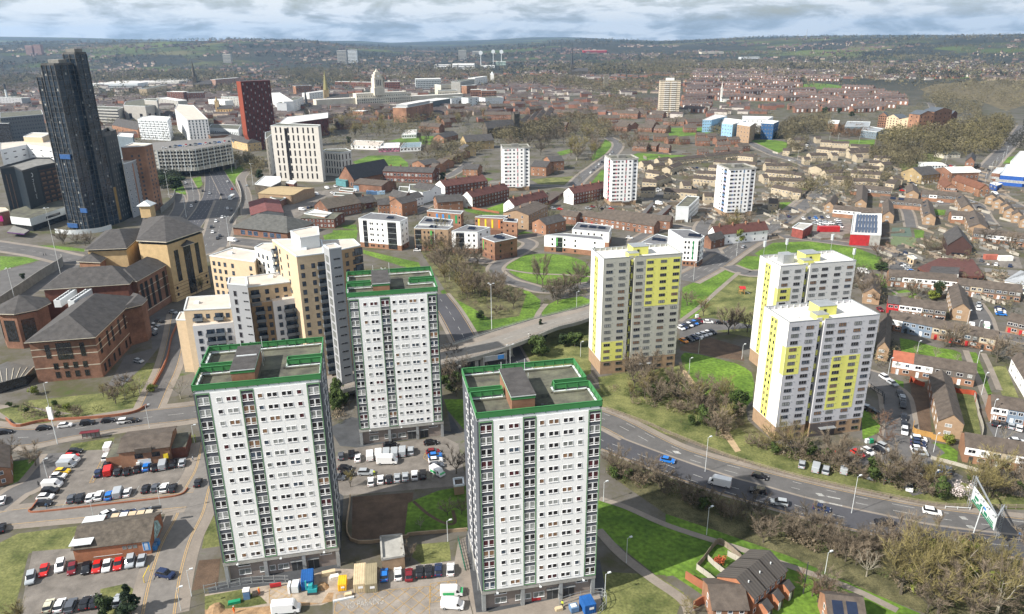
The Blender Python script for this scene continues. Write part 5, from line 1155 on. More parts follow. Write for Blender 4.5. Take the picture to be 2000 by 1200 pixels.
church(1,1090,500, 'distant church with dark spire on the left valley side',10,40,16,12,20, STONED, SLATE,10,30,40)
church(1,1215,640, 'small clock tower chapel with golden dome near the long white building',10,24,12,9,14, SAND2, SLATE,6,20,9, spm=SAND)
church(2,1335,425, 'distant church with tall thin black spire on the wooded ridge',0,50,20,14,24, STONED, SLATE,12,34,50, spm=DMETAL)
church(2,1275,335, 'farthest black spire left of the distant stadium',0,40,20,14,20, STONED, SLATE,12,36,60, spm=DMETAL)
church(2,1525,515, 'square grey stone church tower rising from bare trees',0,26,14,8,12, mat("weathered_stone",(.20,.18,.14), var=.3), SLATE,10,36,0)
church(2,890,475, 'distant cream domed church tower right of the university labs',0,20,12,8,12, OFFW, SLATE,9,26,8, spm=METALW)
church(3,312,570, 'thin white spire in the pale terraces',0,14,9,6,9, OFFW, SLATE,3,22,14)
# ------------------------------------------------------------------ mid distance: commercial yard and housing blocks
gab('tan_depot', 'tan roofed brick depot with five pale doors', 'depot',14,(740,440),(975,355),30,6.5,8.2, BUFF, mat("tan_sheet_roof",(.42,.32,.18), var=.08), 'y',1,([.1,.3,.5,.7,.9],0),(5.5,4.6,1), BUFF, mat("tan_door",(.38,.28,.19)))
blockp('brick_building', 'low brick annexe with a blue sign beside the tan depot', 'brick building',14,[(485,370),(600,405),(660,375),(550,345)],4.5, BRICK, FELT,(0,),(2,),1,(3,1.6,2))
gab('warehouse', 'long maroon sheet roofed warehouse beside the slip road', 'warehouse',14,(290,640),(640,610),46,5,7.2, METAL, mat("maroon_sheet_roof",(.17,.06,.055), var=.2), 'y',1,(0,5),(4,3,1), METAL,0)
gab('office_building', 'brick office with grey pyramid roofs and bright blue bay windows', OB,14,(95,770),(680,835),26,5.5,11.5, BRICK, mat("green_grey_slate",(.105,.105,.098), var=.2), 'x',1,([.18,.31,.42,.6,.72,.84],3),(3.2,2.6,3), mat("blue_frame",(.02,.17,.42), var=0),1, hip=11, over=1.2)
blockp('substation', 'black blockwork substation beside the slip road bend', 'substation',14,[(320,225),(500,250),(600,200),(600,145),(420,140)],8, STONED, FELTL,(0,),(0,),1)
blockp('brick_building', 'small dark pavilion below the white finned student block', 'brick building',14,[(655,210),(745,225),(775,195),(690,185)],5, BRICKD, FELTL,(0,),(2,),1,(2,1.5,1))
gab('school_hall', 'red brick hall with steep slate roof and a round white clock', 'school hall',14,(1240,235),(1400,260),44,7,17, BRICK, mat("blue_black_slate",(.028,.03,.036), var=.2), 'y',1,(3,5),(1.6,3.2,1), WFRAME,0)
gab('school_building', 'long Victorian brick school with rows of white windows', 'school',13,(195,140),(580,155),16,9,12, BRICKD, SLATE, 'x',2,(14,2),(2.1,2.0,2), chim=5)
gab('workshop', 'turquoise roofed workshop beside the brick hall', 'workshop',14,(1310,255),(1480,225),14,5,6.5, mat("turquoise_sheet",(.10,.26,.28)), mat("turquoise_sheet",(.10,.26,.28)), 'y')
gab('workshop', 'pale blue walled workshop with grey roof', 'workshop',14,(1395,300),(1600,305),20,5,7, mat("pale_blue_wall",(.22,.36,.48)), SLATEB, 'x',1,(0,0))
gab('workshop', 'brick workshop with grey gables right of the pale blue one', 'workshop',14,(1700,325),(1860,275),28,6,8.5, BRICK, SLATEB, 'y',1,(2,3))
for i,(x0, y0, x1, y1) in enumerate([(1530,335,1580,335),(1590,340,1640,340),(1650,338,1700,335)]): tag(MB().box(0,6,0,2.5,.1,2.6,[BLUP, BLUP, mat("sky_blue_box",(.3,.45,.6))][i]).build('shipping_container', None, G(14, x0, y0),.2),['dark blue', 'mid blue', 'sky blue'][i] + ' container in the yard behind the blue workshop', 'container')
blockp('brick_building', 'flat roofed brick shed with white van parked behind', 'brick building',14,[(1235,290),(1390,310),(1400,275),(1250,265)],4, BRICK, FELT,(0,),(2,),1,(2,1.3,2))
blockp('brick_building', 'long flat roofed brick shed beside the police vans', 'brick building',14,[(1175,345),(1370,355),(1380,325),(1190,315)],4, BRICK, FELT,(0,),(3,),1,(2,1.3,2))
gab('brick_building', 'long dark roofed brick barracks with a square annexe', 'brick building',14,(830,690),(1190,700),18,6,7, BRICKD, FELT, 'x',2,(9,2),(1.2,1.4,2), WFRAME)
gab('brick_building', 'brick works with long brown pitched roof and glazed ridge', 'brick building',14,(1120,600),(1480,530),17,7,12, BRICK, mat("bronze_roof",(.12,.10,.08), var=.2), 'x',2,(10,2),(1.3,1.5,2), WFRAME)
blockp('brick_building', 'flat annexe in front of the brown roofed works', 'brick building',14,[(855,545),(1080,580),(1160,540),(960,500)],7, BRICKO, FELTL,(0,),(6,),2,(1.3,1.4,2), WFRAME)
gab('brick_building', 'brick shed with dark slate roof right of the brown roofed works', 'brick building',14,(1450,500),(1650,470),14,4,7.5, BRICKD, SLATE, 'x',1,(4,0), chim=1)
blockp('pub', 'white painted pub with dark flat roofs', 'pub',13,[(400,210),(500,230),(560,215),(540,165),(400,165)],8, WHITE, FELT,(0,),(4,),2,(1.2,1.4,2))
gab('white_house', 'white rendered house with dark slate roof beside the pub', 'house',13,(430,270),(560,295),12,8,11.5, WHITE, SLATE, 'x',2,(0,1),(1,1.2,1))
blockp('pub', 'small white fronted shop at the corner with sign', 'shop building',13,[(315,215),(390,225),(400,185),(320,180)],6, BRICKD, FELT,(0,),(2,),1,(2,1.4,2), WFRAME)
# four storey maisonettes with maroon roofs and white gables
MOT=mat("gable_motif",(.30,.28,.30), var=0)
def mais(q, gx0, gy0, gx1, gy1, D, label, ev=8.2, rg=12.0):
 t, W_=gab('maisonette_block', label, 'maisonette block', q,(gx0, gy0),(gx1, gy1), D, ev, rg, BRICKD, SLATER, 'y',3,(0,12),(1.3,1.3,2), WFRAME, group='maisonette blocks with white gables', chim=4, chm=BRICKO)
 MB().poly([(0.02,-.06,0),(W_ - .02,-.06,0),(W_ - .02,-.06, ev),(W_ / 2,-.06, rg),(.02,-.06, ev)], WHITE).build('white_gable', t)
 mb=MB();c=W_ / 2
 for x0, x1, z0, z1 in ((-1,-.7,3.2,7.4),(.7,1,3.2,7.4),(-1,1,7.1,7.4),(-1,1,5.0,5.3),(-.3,.3,5.3,6.6),(-.7,-.2,3.2,4.6),(.2,.7,3.2,4.6)): mb.box(c + x0, c + x1,-.12,-.07, z0, z1, MOT)
 mb.build('motif', t)
mais(13,605,240,680,262,40, 'maroon roofed maisonette block beside the white pub');mais(13,812,338,892,353,40, 'maroon roofed maisonette block left of the leftmost small white tower')
mais(13,1135,405,1218,420,38, 'maroon roofed maisonette block behind the old corner pub');mais(13,1603,305,1680,322,36, 'maroon roofed maisonette block left of the red accented white tower')
gab('maisonette_block', 'brown roofed white gabled maisonette beside the main road crossing', 'maisonette block',15,(1360,830),(1440,865),36,6.5,10.5, WHITE, SLATER, 'y',2,(0,6), chim=4, chm=BRICKO)
gab('brick_house', 'brick house with slate roof in front of the brown roofed maisonette', 'house',15,(1300,880),(1395,905),12,5,8, BRICK, SLATE, 'y',2,(0,2))
gab('old_pub', 'three storey old brick pub with stone windows and white ground floor', 'pub',13,(1330,518),(1478,440),18,9.5,12, BUFF, SLATEB, 'x',3,(8,2),(1.1,1.5,1), WFRAME, chim=2)
# slab block grey end wall
blockp('flats', 'flat roofed slab of flats with blank pale end wall', 'flats',15,[(1030,455),(1165,460),(1275,355),(1150,345)],10, METALW, FELT,(1,),(9,),3,(1.9,1.5,2), WFRAME,0)
for i,(p, nm) in enumerate([([(655,530),(700,535),(805,410),(770,405)], 'left'),([(805,545),(860,560),(990,440),(940,435)], 'right')]): blockp('garage_row', nm + ' row of low garages beside the flat roofed slab', 'garages',15, p,2.6, BRICKD, ASPH,(0,),(1,),1,(2,1.6,1), rim=None)
blockp('garage_row', 'white fronted garage row behind the maroon maisonettes', 'garages',13,[(1380,265),(1480,225),(1470,205),(1365,245)],2.6, WHITE, FELT,(0,),(8,),1,(2,1.8,1), rim=None)
blockp('garage_row', 'dark roofed garage row right of the white fronted garages', 'garages',13,[(1400,295),(1500,290),(1600,225),(1520,215)],2.8, BRICKD, SLATEB,(0,),(2,),1,(2,1.6,1), rim=None)
# newer white and brick flats round the crescent
def flats(label, q, pts, z, wall, base, glz, cols, rows=4, solar=1, acc=None, edges=(0,)):
 b=Bd('flats', label, 'flats', q, *pts[0], z, 'new flats round the crescent');P_=b.pts(pts, z);b.prism(P_,3.0, z, wall, mat("zinc_roof",(.17,.17,.18), var=.15), METALW, rimh=.25);b.prism(P_,0,2.99, base, name='base_wall')
 a, c=P_[0], P_[1];sh=(z - .6) / rows
 for u0, u1 in glz: b.band(a + (c - a) * u0, a + (c - a) * u1,.4, z - .9, GDARK,.1, name='stair_glazing');[b.band(a + (c - a) * u0, a + (c - a) * u1, k * sh, k * sh + .2, METAL,.2, name='balcony_rail') for k in range(1, rows + 1)]
 b.wall(a, c,1, rows, sh, cols, K(.95,1.25,1, DF_,0));b.wall(P_[1], P_[2],1, rows, sh,2, K(.95,1.25,1, DF_,0))
 if acc:
  for u, m in acc: b.band(a + (c - a) * (u - .03), a + (c - a) * (u + .03), sh + 1, z - 1, m,.13, name='coloured_panel')
 for i in range(solar): cc=(P_[0] + P_[1] + P_[2] + P_[3]) / 4 + (P_[1] - P_[0]) * (.25 * (i - (solar - 1) / 2));MB().mesh([(-2.2,-1.4,.1),(2.2,-1.4,.1),(2.2,1.4,.9),(-2.2,1.4,.9)],[(0,1,2,3),(3,2,1,0)], mat("solar_panel",(.02,.03,.06), rough=.15, var=.1)).build('solar_panel', b.t,(cc.x, cc.y, z + .1),-.4)
 b.done()
AG=mat("lime_panel",(.10,.42,.09));AY=mat("sun_yellow_panel",(.75,.55,.03));AO=mat("orange_panel",(.75,.16,.03));AB=mat("bright_blue_panel",(.05,.22,.55));AT=mat("teal_panel",(.03,.25,.27));AGR=mat("leaf_green_panel",(.03,.28,.10))
flats('white flats with tall glazed stair and roof turret left of the crescent',13,[(0,430),(325,455),(385,425),(290,400),(100,385)],17, WHITE, BRICKO,[(.1,.2),(.69,.9)],[.28,.33,.45,.57],5)
flats('brick flats behind the bare yellow tree, left of the white flats',13,[(435,505),(700,515),(740,490),(460,480)],13, BUFF, BRICK,[(.02,.2)],[.3,.42,.55,.8],4, acc=[(.5, AG)])
flats('white flats with dark glass stair beside the crescent bend',13,[(728,530),(930,535),(1030,500),(850,480)],12.6, WHITE, BRICKO,[(.16,.48)],[.66,.86],4)
flats('brick flats with solar roofs at the crescent bend',13,[(965,580),(1065,615),(1240,580),(1130,548)],10.5, BRICKO, BRICK,[],[.3,.75],3,2, edges=(0,1), acc=[(.12, AG)])
flats('white and green flats along the oval lawn',13,[(1452,560),(1620,570),(1925,600),(1900,570),(1600,545)],9.5, WHITE, BRICKO,[(.55,.85)],[.38,.95],3,0, acc=[(.6, AG)])
flats('white flats with ribbed zinc roof behind the green panelled ones',13,[(1670,515),(1960,540),(1980,490),(1715,460)],9, OFFW, BRICKO,[],[.1,.25,.45,.6,.8],3,3)
flats('brick flats with yellow and orange window crosses',13,[(910,418),(1130,430),(1170,408),(960,405)],10.5, BRICKO, BRICK,[],[.05,.95],3,0, acc=[(.14, AY),(.38, AY),(.62, AY),(.86, AO)])
flats('brick flats with blue and green window panels',13,[(535,372),(800,395),(820,372),(560,355)],10.5, BRICKO, BRICK,[],[.08,.3,.95],3,0, acc=[(.3, AB),(.48, AB),(.66, AT),(.86, AGR)])
flats('plain brick flats right of the yellow cross windows',13,[(1130,450),(1240,460),(1245,435),(1140,430)],10.5, BRICKO, BRICK,[],[.3,.7],3,1)
flats('flats with grey ribbed roof behind the white glass stair flats',13,[(470,470),(720,480),(740,440),(520,415)],10, OFFW, BRICK,[],[.3,.7],3,3)
flats('five storey white flats with green panels and blue balconies beside the main road',15,[(1105,790),(1290,800),(1330,770),(1180,700),(950,695)],15, WHITE, BRICKO,[(.88,1.0)],[.15,.35,.6],5,2, acc=[(.6, AGR)])
flats('low flats with grey solar roof left of the green panelled flats',15,[(660,835),(900,870),(1000,790),(830,745)],7, BRICK, BRICK,[],[.3,.6],2,2)
for i,(q, x0, y0, x1, y1, D, ax, e, r_2, nm) in enumerate([(13,250,395,345,415,14, 'y',9,12, 'tall brick houses with slate gables left of the white house'),(13,355,385,435,370,18, 'y',10,13.5, 'tallest brick gabled house beside the white house'),(13,440,335,510,320,12, 'x',6,9, 'white house with dark roof below the rendered one'),(13,620,375,820,360,14, 'x',6.5,10, 'brick house pair with dark roofs behind the blue panelled flats'),(13,1465,560,1620,520,12, 'x',6.5,9.5, 'brick house with dark roof behind the white and green flats'),(13,815,90,930,95,14, 'x',5.5,9, 'brick house with slate roof beside the cul de sac'),(13,520,80,640,60,18, 'x',8,11, 'brick terrace with dark roofs beside the long school'),(13,160,400,250,395,12, 'x',7,10, 'brick house with blue door far left of the white house'),(2,1105,980,1190,985,22, 'x',8,11.5, 'brick maisonette right of the leftmost small white tower'),(2,1215,955,1290,950,18, 'x',8.5,12, 'detached brick block amid trees near the car queue'),(2,620,800,700,780,14, 'x',6,10, 'brick house with dark gable below the sooty church'),(2,725,875,800,870,14, 'y',7,11, 'brick house beside the stone school gables'),(2,745,840,900,830,20, 'x',9,15, 'old stone school with steep gables')]):
 gab('brick_house', nm, 'house', q,(x0, y0),(x1, y1), D, e, r_2, WHITE if nm.startswith('white') else SAND if 'stone' in nm else BRICKO, SLATE, ax,2,(3,2),(1,1.2,1))
for i in range(4): gab('terraced_house',['nearest', 'second', 'third', 'farthest'][i] + ' brick house of the stepped terrace beside the cul de sac', 'house',2,(515 + i * 52,968 - i * 27),(560 + i * 52,975 - i * 28),16,5.5,8.5, BRICKO, SLATEB, 'x',2,(2,1))
for i,(x0, y0, x1, y1, wm, nm) in enumerate([(100,825,280,830, OFFW, 'low cream nursery with flat roof beside the green'),(255,842,370,838, mat("mural_panel",(.45,.18,.25), var=.6, scale=.4), 'low nursery wall painted with a bright mural'),(375,840,490,835, WHITE, 'low white nursery wing with blue roof'),(385,768,465,765, WHITE, 'small white pavilion above the nursery')]): blockp('nursery_building', nm, 'nursery',2,[(x0, y0 - 12),(x1, y1 - 12),(x1 + 5, y1 - 40),(x0 + 20, y0 - 40)],4, wm,[FELTC, FELTL, mat("blue_grey_roof",(.2,.27,.31)), FELTL][i],(0,),(6,),1,(2,1.6,2), WFRAME)
# blue and white halls of residence, brick gabled flats, health centre (upper right)
def pb(label, q, pts, z, wall, cols, rows=4, roof=FELTL, cat='residence block', name='residence_block'): blockp(name, label, cat, q, pts, z, wall, roof,(0,1), cols, rows,(1.2,1.4,1), WFRAME,0)
pb('white and sky blue residence with sloping white roof, leftmost',12,[(690,60),(760,60),(880,30),(780,20)],15, mat("sky_blue_cladding",(.25,.42,.58)),(4,3));pb('blue residence block with big grey roof in the middle',12,[(840,85),(925,95),(1030,65),(860,45)],17, mat("sky_blue_cladding",(.25,.42,.58)),(4,4));pb('brick and white residence block in front of the grey roofed one',12,[(960,95),(1060,110),(1105,80),(970,75)],19, BUFF,(4,3));pb('deep blue residence block at the right end',12,[(1150,85),(1245,90),(1285,70),(1180,60)],18, mat("deep_blue_cladding",(.035,.10,.23)),(4,3));pb('white roofed residence wing behind the blue blocks',12,[(1000,55),(1200,55),(1240,35),(1000,30)],15, WHITE,(6,2))
pb('low grey blue health centre with pale roof',12,[(1800,110),(1990,110),(2000,75),(1820,70)],9, mat("blue_grey_box",(.16,.20,.23)),(6,2),2, METAL);pb('brick end of the health centre',12,[(1665,85),(1750,90),(1760,65),(1680,60)],10, BRICKO,(2,2),2);pb('lower glazed wing of the health centre',12,[(1930,140),(2050,155),(2110,130),(1960,105)],8, mat("blue_grey_box",(.16,.20,.23)),(6,2),2, METAL)
gh = 'orange brick gabled student block '
for i,(x0, y0, x1, y1, z, nm) in enumerate([(1180,710,1225,712,15, 'farthest left of the row'),(1225,720,1290,728,15, 'second in the row, sandy fronted'),(1290,735,1400,750,15, 'with broad sandy front'),(1400,755,1480,750,24, 'tallest, in the centre'),(1480,735,1580,725,24, 'with twin gables right of centre'),(1580,715,1615,708,17, 'at the right end, dark glazed')]):
 gab('student_building', gh + nm, 'student housing',3,(x0, y0),(x1, y1),16, z, z + 4,[BRICKO, BUFFO, BUFFO, BRICKO, BRICKO, BRICKD][i], mat("blue_grey_slate",(.10,.115,.135), var=.2), 'y',5,(4,2),(1.3,1.6,1), DF_,0)
gab('white_house', 'small white house with black roof before the gabled student blocks', 'house',3,(1290,765),(1355,770),9,6,9, WHITE, SLATE, 'x',2,(3,1))
# right side: trade shop, mills
b=Bd('trade_shop', 'blue and white trade shop with big white arched roof', 'shop building',4,1,1);b.done();bpy.data.objects.remove(b.t);del LABELS['blue and white trade shop with big white arched roof']
BLUS=mat("royal_blue_cladding",(.025,.10,.38))
blockp('trade_shop', 'blue and white trade shop with big white roof beside the main road', 'shop building',11,[(1815,330),(2000,345),(2130,330),(2100,250),(1860,250)],8, BLUS, METALW,(0,),([.1,.5,.8],),1,(8,2,1), WFRAME,3)
blockp('trade_shop', 'red brick annexe with white signs left of the blue trade shop', 'shop building',11,[(1750,312),(1812,318),(1850,275),(1790,275)],7, BRICK, METALW,(0,),(2,),1,(3,1.6,1), WFRAME,3)
blockp('trade_shop', 'grey roofed warehouse behind the blue trade shop', 'warehouse',11,[(1895,225),(2100,240),(2100,150),(1970,145)],9, OFFW, FELTL,(0,),(0,),1)
blockp('trade_shop', 'small blue and white cabin in front of the blue trade shop', 'shop building',11,[(1735,395),(1790,415),(1830,400),(1760,385)],4, BLUS, METALW,(0,),(2,),1,(1.5,1.2,1), WFRAME,3)
for i,(x0, y0, x1, y1, D, ax, e, r2_, wm, rm, nm) in enumerate([(1420,410,1630,405,22, 'x',10,13, BRICK, FELTL, 'long brick mill with dark roof beside the main road'),(1190,400,1330,385,20, 'x',7,12, SAND, SLATE, 'sandstone chapel with grey hipped roof'),(1370,480,1470,485,26, 'y',5,8.5, BRICKO, mat("orange_brown_tile",(.17,.075,.045), var=.15), 'orange gabled brick house left of two'),(1640,500,1720,500,40, 'y',6,9.5, BRICKO, mat("orange_brown_tile",(.17,.075,.045), var=.15), 'orange gabled brick house at the road bend, right of two'),(1530,290,1600,295,34, 'y',8,12, BRICK, SLATE, 'brick mill with pitched roof behind the scrap yard'),(1370,200,1500,195,14, 'x',4,5, STONE, FELT, 'low flat sheds at the edge of the wood'),(1250,300,1390,300,20, 'x',5,6, METALW, FELTL, 'pale sheet roofed shed behind the sandstone chapel')]): gab('mill_building' if 'mill' in nm else 'brick_house', nm, 'mill' if 'mill' in nm else 'building',11,(x0, y0),(x1, y1), D, e, r2_, wm, rm, ax,2,(6 if D < 30 else 2,3),(1.2,1.5,1))
# red sports building with solar roof, red box, school etc
REDC=mat("red_cladding",(.48,.03,.035), rough=.5, var=.15)
A, an, W_=frame(10,640,230,782,240);
b=Bd('sports_hall', 'red clad sports hall with a pale roof full of solar panels', 'sports hall',10,640,232);P_=b.pts([(645,152),(882,162),(888,-5),(668,-5)],6.5);b.prism(P_,0,6.5, REDC, FELTL, METALW);d=P_[1] - P_[0];e=P_[3] - P_[0]
for i in range(7):
 for j in range(3):
  p=P_[0] + d * (.12 + i * .11) + e * (.1 + j * .3);SP=MB();SP.mesh([(0,0,0),(d.x * .09, d.y * .09,0),(d.x * .09 + e.x * .26, d.y * .09 + e.y * .26,.5),(e.x * .26, e.y * .26,.5)],[(0,1,2,3)], mat("solar_array",(.03,.05,.10), rough=.2, var=.1)).build('solar_panel', b.t,(p.x, p.y,6.6))
b.band(P_[0] * .35 + P_[1] * .65, P_[1],0,6.5, CONC,.1, name='grey_wall');b.done()
blockp('red_pavilion', 'faded red timber box at the edge of the main road', 'pavilion',10,[(190,100),(275,120),(350,75),(240,65)],5.5, mat("faded_red",(.26,.07,.055), var=.2), CONC,(0,),(0,),1)
tag(MB().box(0,13,0,3,.1,3.4, REDC).build('shipping_container', None, G(10,395,135),-.02), 'bright red container left of the sports hall', 'container')
tag(MB().box(0,7,0,2.6,.1,2.6, mat("salmon_container",(.42,.13,.09))).build('shipping_container', None, G(10,1697,352),-.05), 'salmon container beside the school car park', 'container')
tag(MB().box(0,7,0,2.6,.1,2.6, OFFW).build('shipping_container', None, G(10,1808,362),-.05), 'cream container beside the school car park', 'container')
gab('community_hall', 'dark brown brick hall with steep slate roof', 'hall',10,(1392,315),(1578,332),26,6,11.5, mat("dark_brown_brick",(.075,.04,.035), var=.1), SLATE, 'y',1,([.5],0),(7,1,5), DMETAL,0)
blockp('school_building', 'sprawling low school with maroon tiled roofs', 'school',10,[(1170,410),(1240,450),(1500,480),(1690,480),(1600,345),(1340,335)],4, BRICKD, SLATER,(0,1,2),(3,6,4),1,(2,1.4,2), rim=None)
blockp('school_building', 'slate roofed hall in front of the maroon roofed school', 'school',10,[(1255,455),(1490,465),(1500,410),(1280,400)],6.5, OFFW, SLATE,(0,),(10,),1,(1.6,1.8,1), rim=None)
gab('nursery_building', 'pale dome roofed clinic with blue edge at the right side', 'clinic',10,(1835,585),(2100,640),24,4.5,8, OFFW, mat("grey_membrane",(.36,.38,.40)), 'x',1,(8,0),(2,1.4,2), BLUS,1, hip=9)
blockp('brick_building', 'yellow timber play shelter beside the school road', 'shelter',10,[(1090,325),(1140,350),(1165,345),(1130,320)],4, BUFFO, BUFFO,(0,),(2,),1)
# ------------------------------------------------------------------ near small buildings, bottom left and centre
t, W_=gab('community_building', 'brown brick social club with shallow tiled roof and boarded windows', 'club building',7,(680,388),(958,352),12,5.2,6.6, BRICKO, SLATEB, 'x',1,([.38,.72],0),(2.2,1.5,1), DMETAL,0, z0=2.6)
mb=MB().box(-2.2,2.2,-.8,.1,0,1.5, SLATEB);mb.build('dormer', t,(W_ * .5,0,4.6));MB().box(0,3.5,-.12,0,0,2.2, METALW).build('roller_shutter', t,(4.5,0,0));MB().box(-.9,0,-.7,.1,0,1.5, OFFW).build('cupboard', t,(5,0,.0));MB().box(-4.2,-.001,2,10,0,3, BRICKO, top=FELT).build('annexe', t);MB().box(W_, W_ + 4,2,11,0,3.4, BRICKD, top=FELT).build('annexe', t);MB().box(0,1.3,-.2,0,0,1.5, AY).build('notice_board', t,(W_ * .86,0,1.6))
t, W_=gab('snooker_hall', 'long orange brick hall with brown roof and a blue sign on its wall', 'hall',7,(425,915),(848,862),11,3.9,6.3, mat("bright_orange_brick",(.40,.17,.09), var=.12, scale=.8, fine=.1), mat("mossy_brown_tile",(.105,.088,.070), var=.3, scale=.8, fine=.2), 'x',1,([.66,.73,.80],0),(.9,.9,1), METAL,2, z0=2.2)
MB().box(-.6,4.2,-.3,11.3,4.9,5.05, METALW).build('sheet_roof', t);MB().box(-.4,-.001,2,10,0,4.9, METALW).build('side_wall', t)
mb=MB();mb.box(0,1.7,-.1,-.03,0,2.5, METALW);mb.box(.12,1.58,-.13,-.1,.12,2.38, AB)
for i in range(6): mb.box(.45,1.2,-.15,-.13,.35 + i * .33,.55 + i * .33, METALW)
mb.build('sign', t,(W_ * .9,0,1.1));MB().box(4, W_ * .62,-.06,0,1.0,1.12, METALW).build('rail', t)
mb=MB();mb.poly([(W_ + .05,3,1),(W_ + .05,9.5,.6),(W_ + .05,8,3.8),(W_ + .05,5.6,5.3),(W_ + .05,4.2,3.4)], mat("mural_landscape",(.25,.22,.12), var=.8, scale=1.2, tint=(.35,.5,.5)));mb.build('mural', t)
for i in range(5): MB().box(4.5 + i * 2.0,6.2 + i * 2.0,11.3,14,3.2,3.3,[BUFFO, OFFW, BUFFO, BUFFO, STONE][i]).build('canopy_sheet', t)
MB().box(14.6, W_ + .2,11.4,12,4.8,5.4, DMETAL).build('parapet', t)
for i,(x, y) in enumerate([(858,838),(872,812)]): tag(MB().box(-.8,.8,-.6,.6,0,1.3, AB).box(-.85,.85,-.65,.65,1.3,1.42, BLUP).build('wheeled_bin', None, G(7, x, y),.2),['front', 'rear'][i] + ' blue waste bin beside the painted gable of the orange hall', 'bin')
gab('brick_building', 'brick building cut by the left edge with white door', 'building',7,(-120,520),(75,468),14,5,7, BRICKO, SLATEB, 'y',2,(2,2))
blockp('substation', 'small brick substation with flat grey roof behind the parked cars', 'substation',8,[(273,900),(400,878),(385,760),(265,772)],3.2, BUFF, CONC,(0,),(0,),1, rim=CONC)
blockp('shed', 'little brick shed beside the leaning bare tree', 'shed',8,[(678,490),(732,483),(728,442),(672,448)],2.6, BUFF, SLATEB,(0,),(0,),1)
# long orange brick houses at the lower right with porches
for i in range(3):
 t0=.0 + i * .333;A0=G(21,770,1240);B0=G(21,1150,900);a=A0 + (B0 - A0) * t0;bb=A0 + (B0 - A0) * (t0 + .333)
 d=bb - a;an=atan2(d.y, d.x);Wd=hypot(d.x, d.y);hs=thing('terraced_house',['nearest', 'middle', 'far'][i] + ' orange brick house with dark porch in the terrace by the dark lawn', 'house', a, an, 'orange terrace by the lawn')
 OBR=mat("bright_orange_brick",(.42,.19,.10));mb=MB();mb.box(0, Wd,0,9,0,5, OBR)
 if i != 1: x=0 if i == 0 else Wd;mb.poly([(x,0,5),(x,9,5),(x,4.5,7.4)][::1 if i else -1], OBR)
 mb.build('wall', hs);ro=MB().gable(0, Wd,0,9,5.02,7.42, banded("ribbed_grey_tile",(.10,.088,.078),(.065,.058,.052),.9,.5,0), None,.25,.14).build('roof', hs)
 MB().cyl(Wd * .4,2.6,6.2,7.0,.15, METALW,6).build('vent_pipe', ro);ws=Parts(hs);ws.add(win(1.2,1.1,2, WFRAME,0, sill=False), 'f', Wd * .25,3.3);ws.add(win(1.2,1.1,2, WFRAME,0, sill=False), 'f', Wd * .75,3.3);ws.add(win(.9,1.1,1, WFRAME,0, sill=False), 'f', Wd * .15,1.0);ws.done()
 po=MB().box(Wd * .35, Wd * .8,-2.6,0,0,2.5, OBR).build('porch', hs);MB().gable(Wd * .35, Wd * .8,-2.6,.4,2.5,3.6, SLATE, OBR,.15,.1, 'x').build('roof', po);MB().box(-.45,.45,-.05,0,0,2, WFRAME).build('door', hs,(Wd * .45,-2.6,0));MB().box(-.45,.45,-.05,0,0,2, DMETAL).build('door', hs,(Wd * .65,-2.6,0))
gab('brick_house', 'brick house with brown roof at the bottom edge, left of the orange terrace', 'house',21,(300,1330),(700,1330),9,4.2,6.5, BRICKO, SLATEB, 'x',2,(3,1))
gab('brick_house', 'brick house with solar panels on its roof at the bottom edge', 'house',9,(900,1310),(1100,1330),8,4,6.5, BRICKO, SLATEB, 'x',2,(3,1), solar=2)
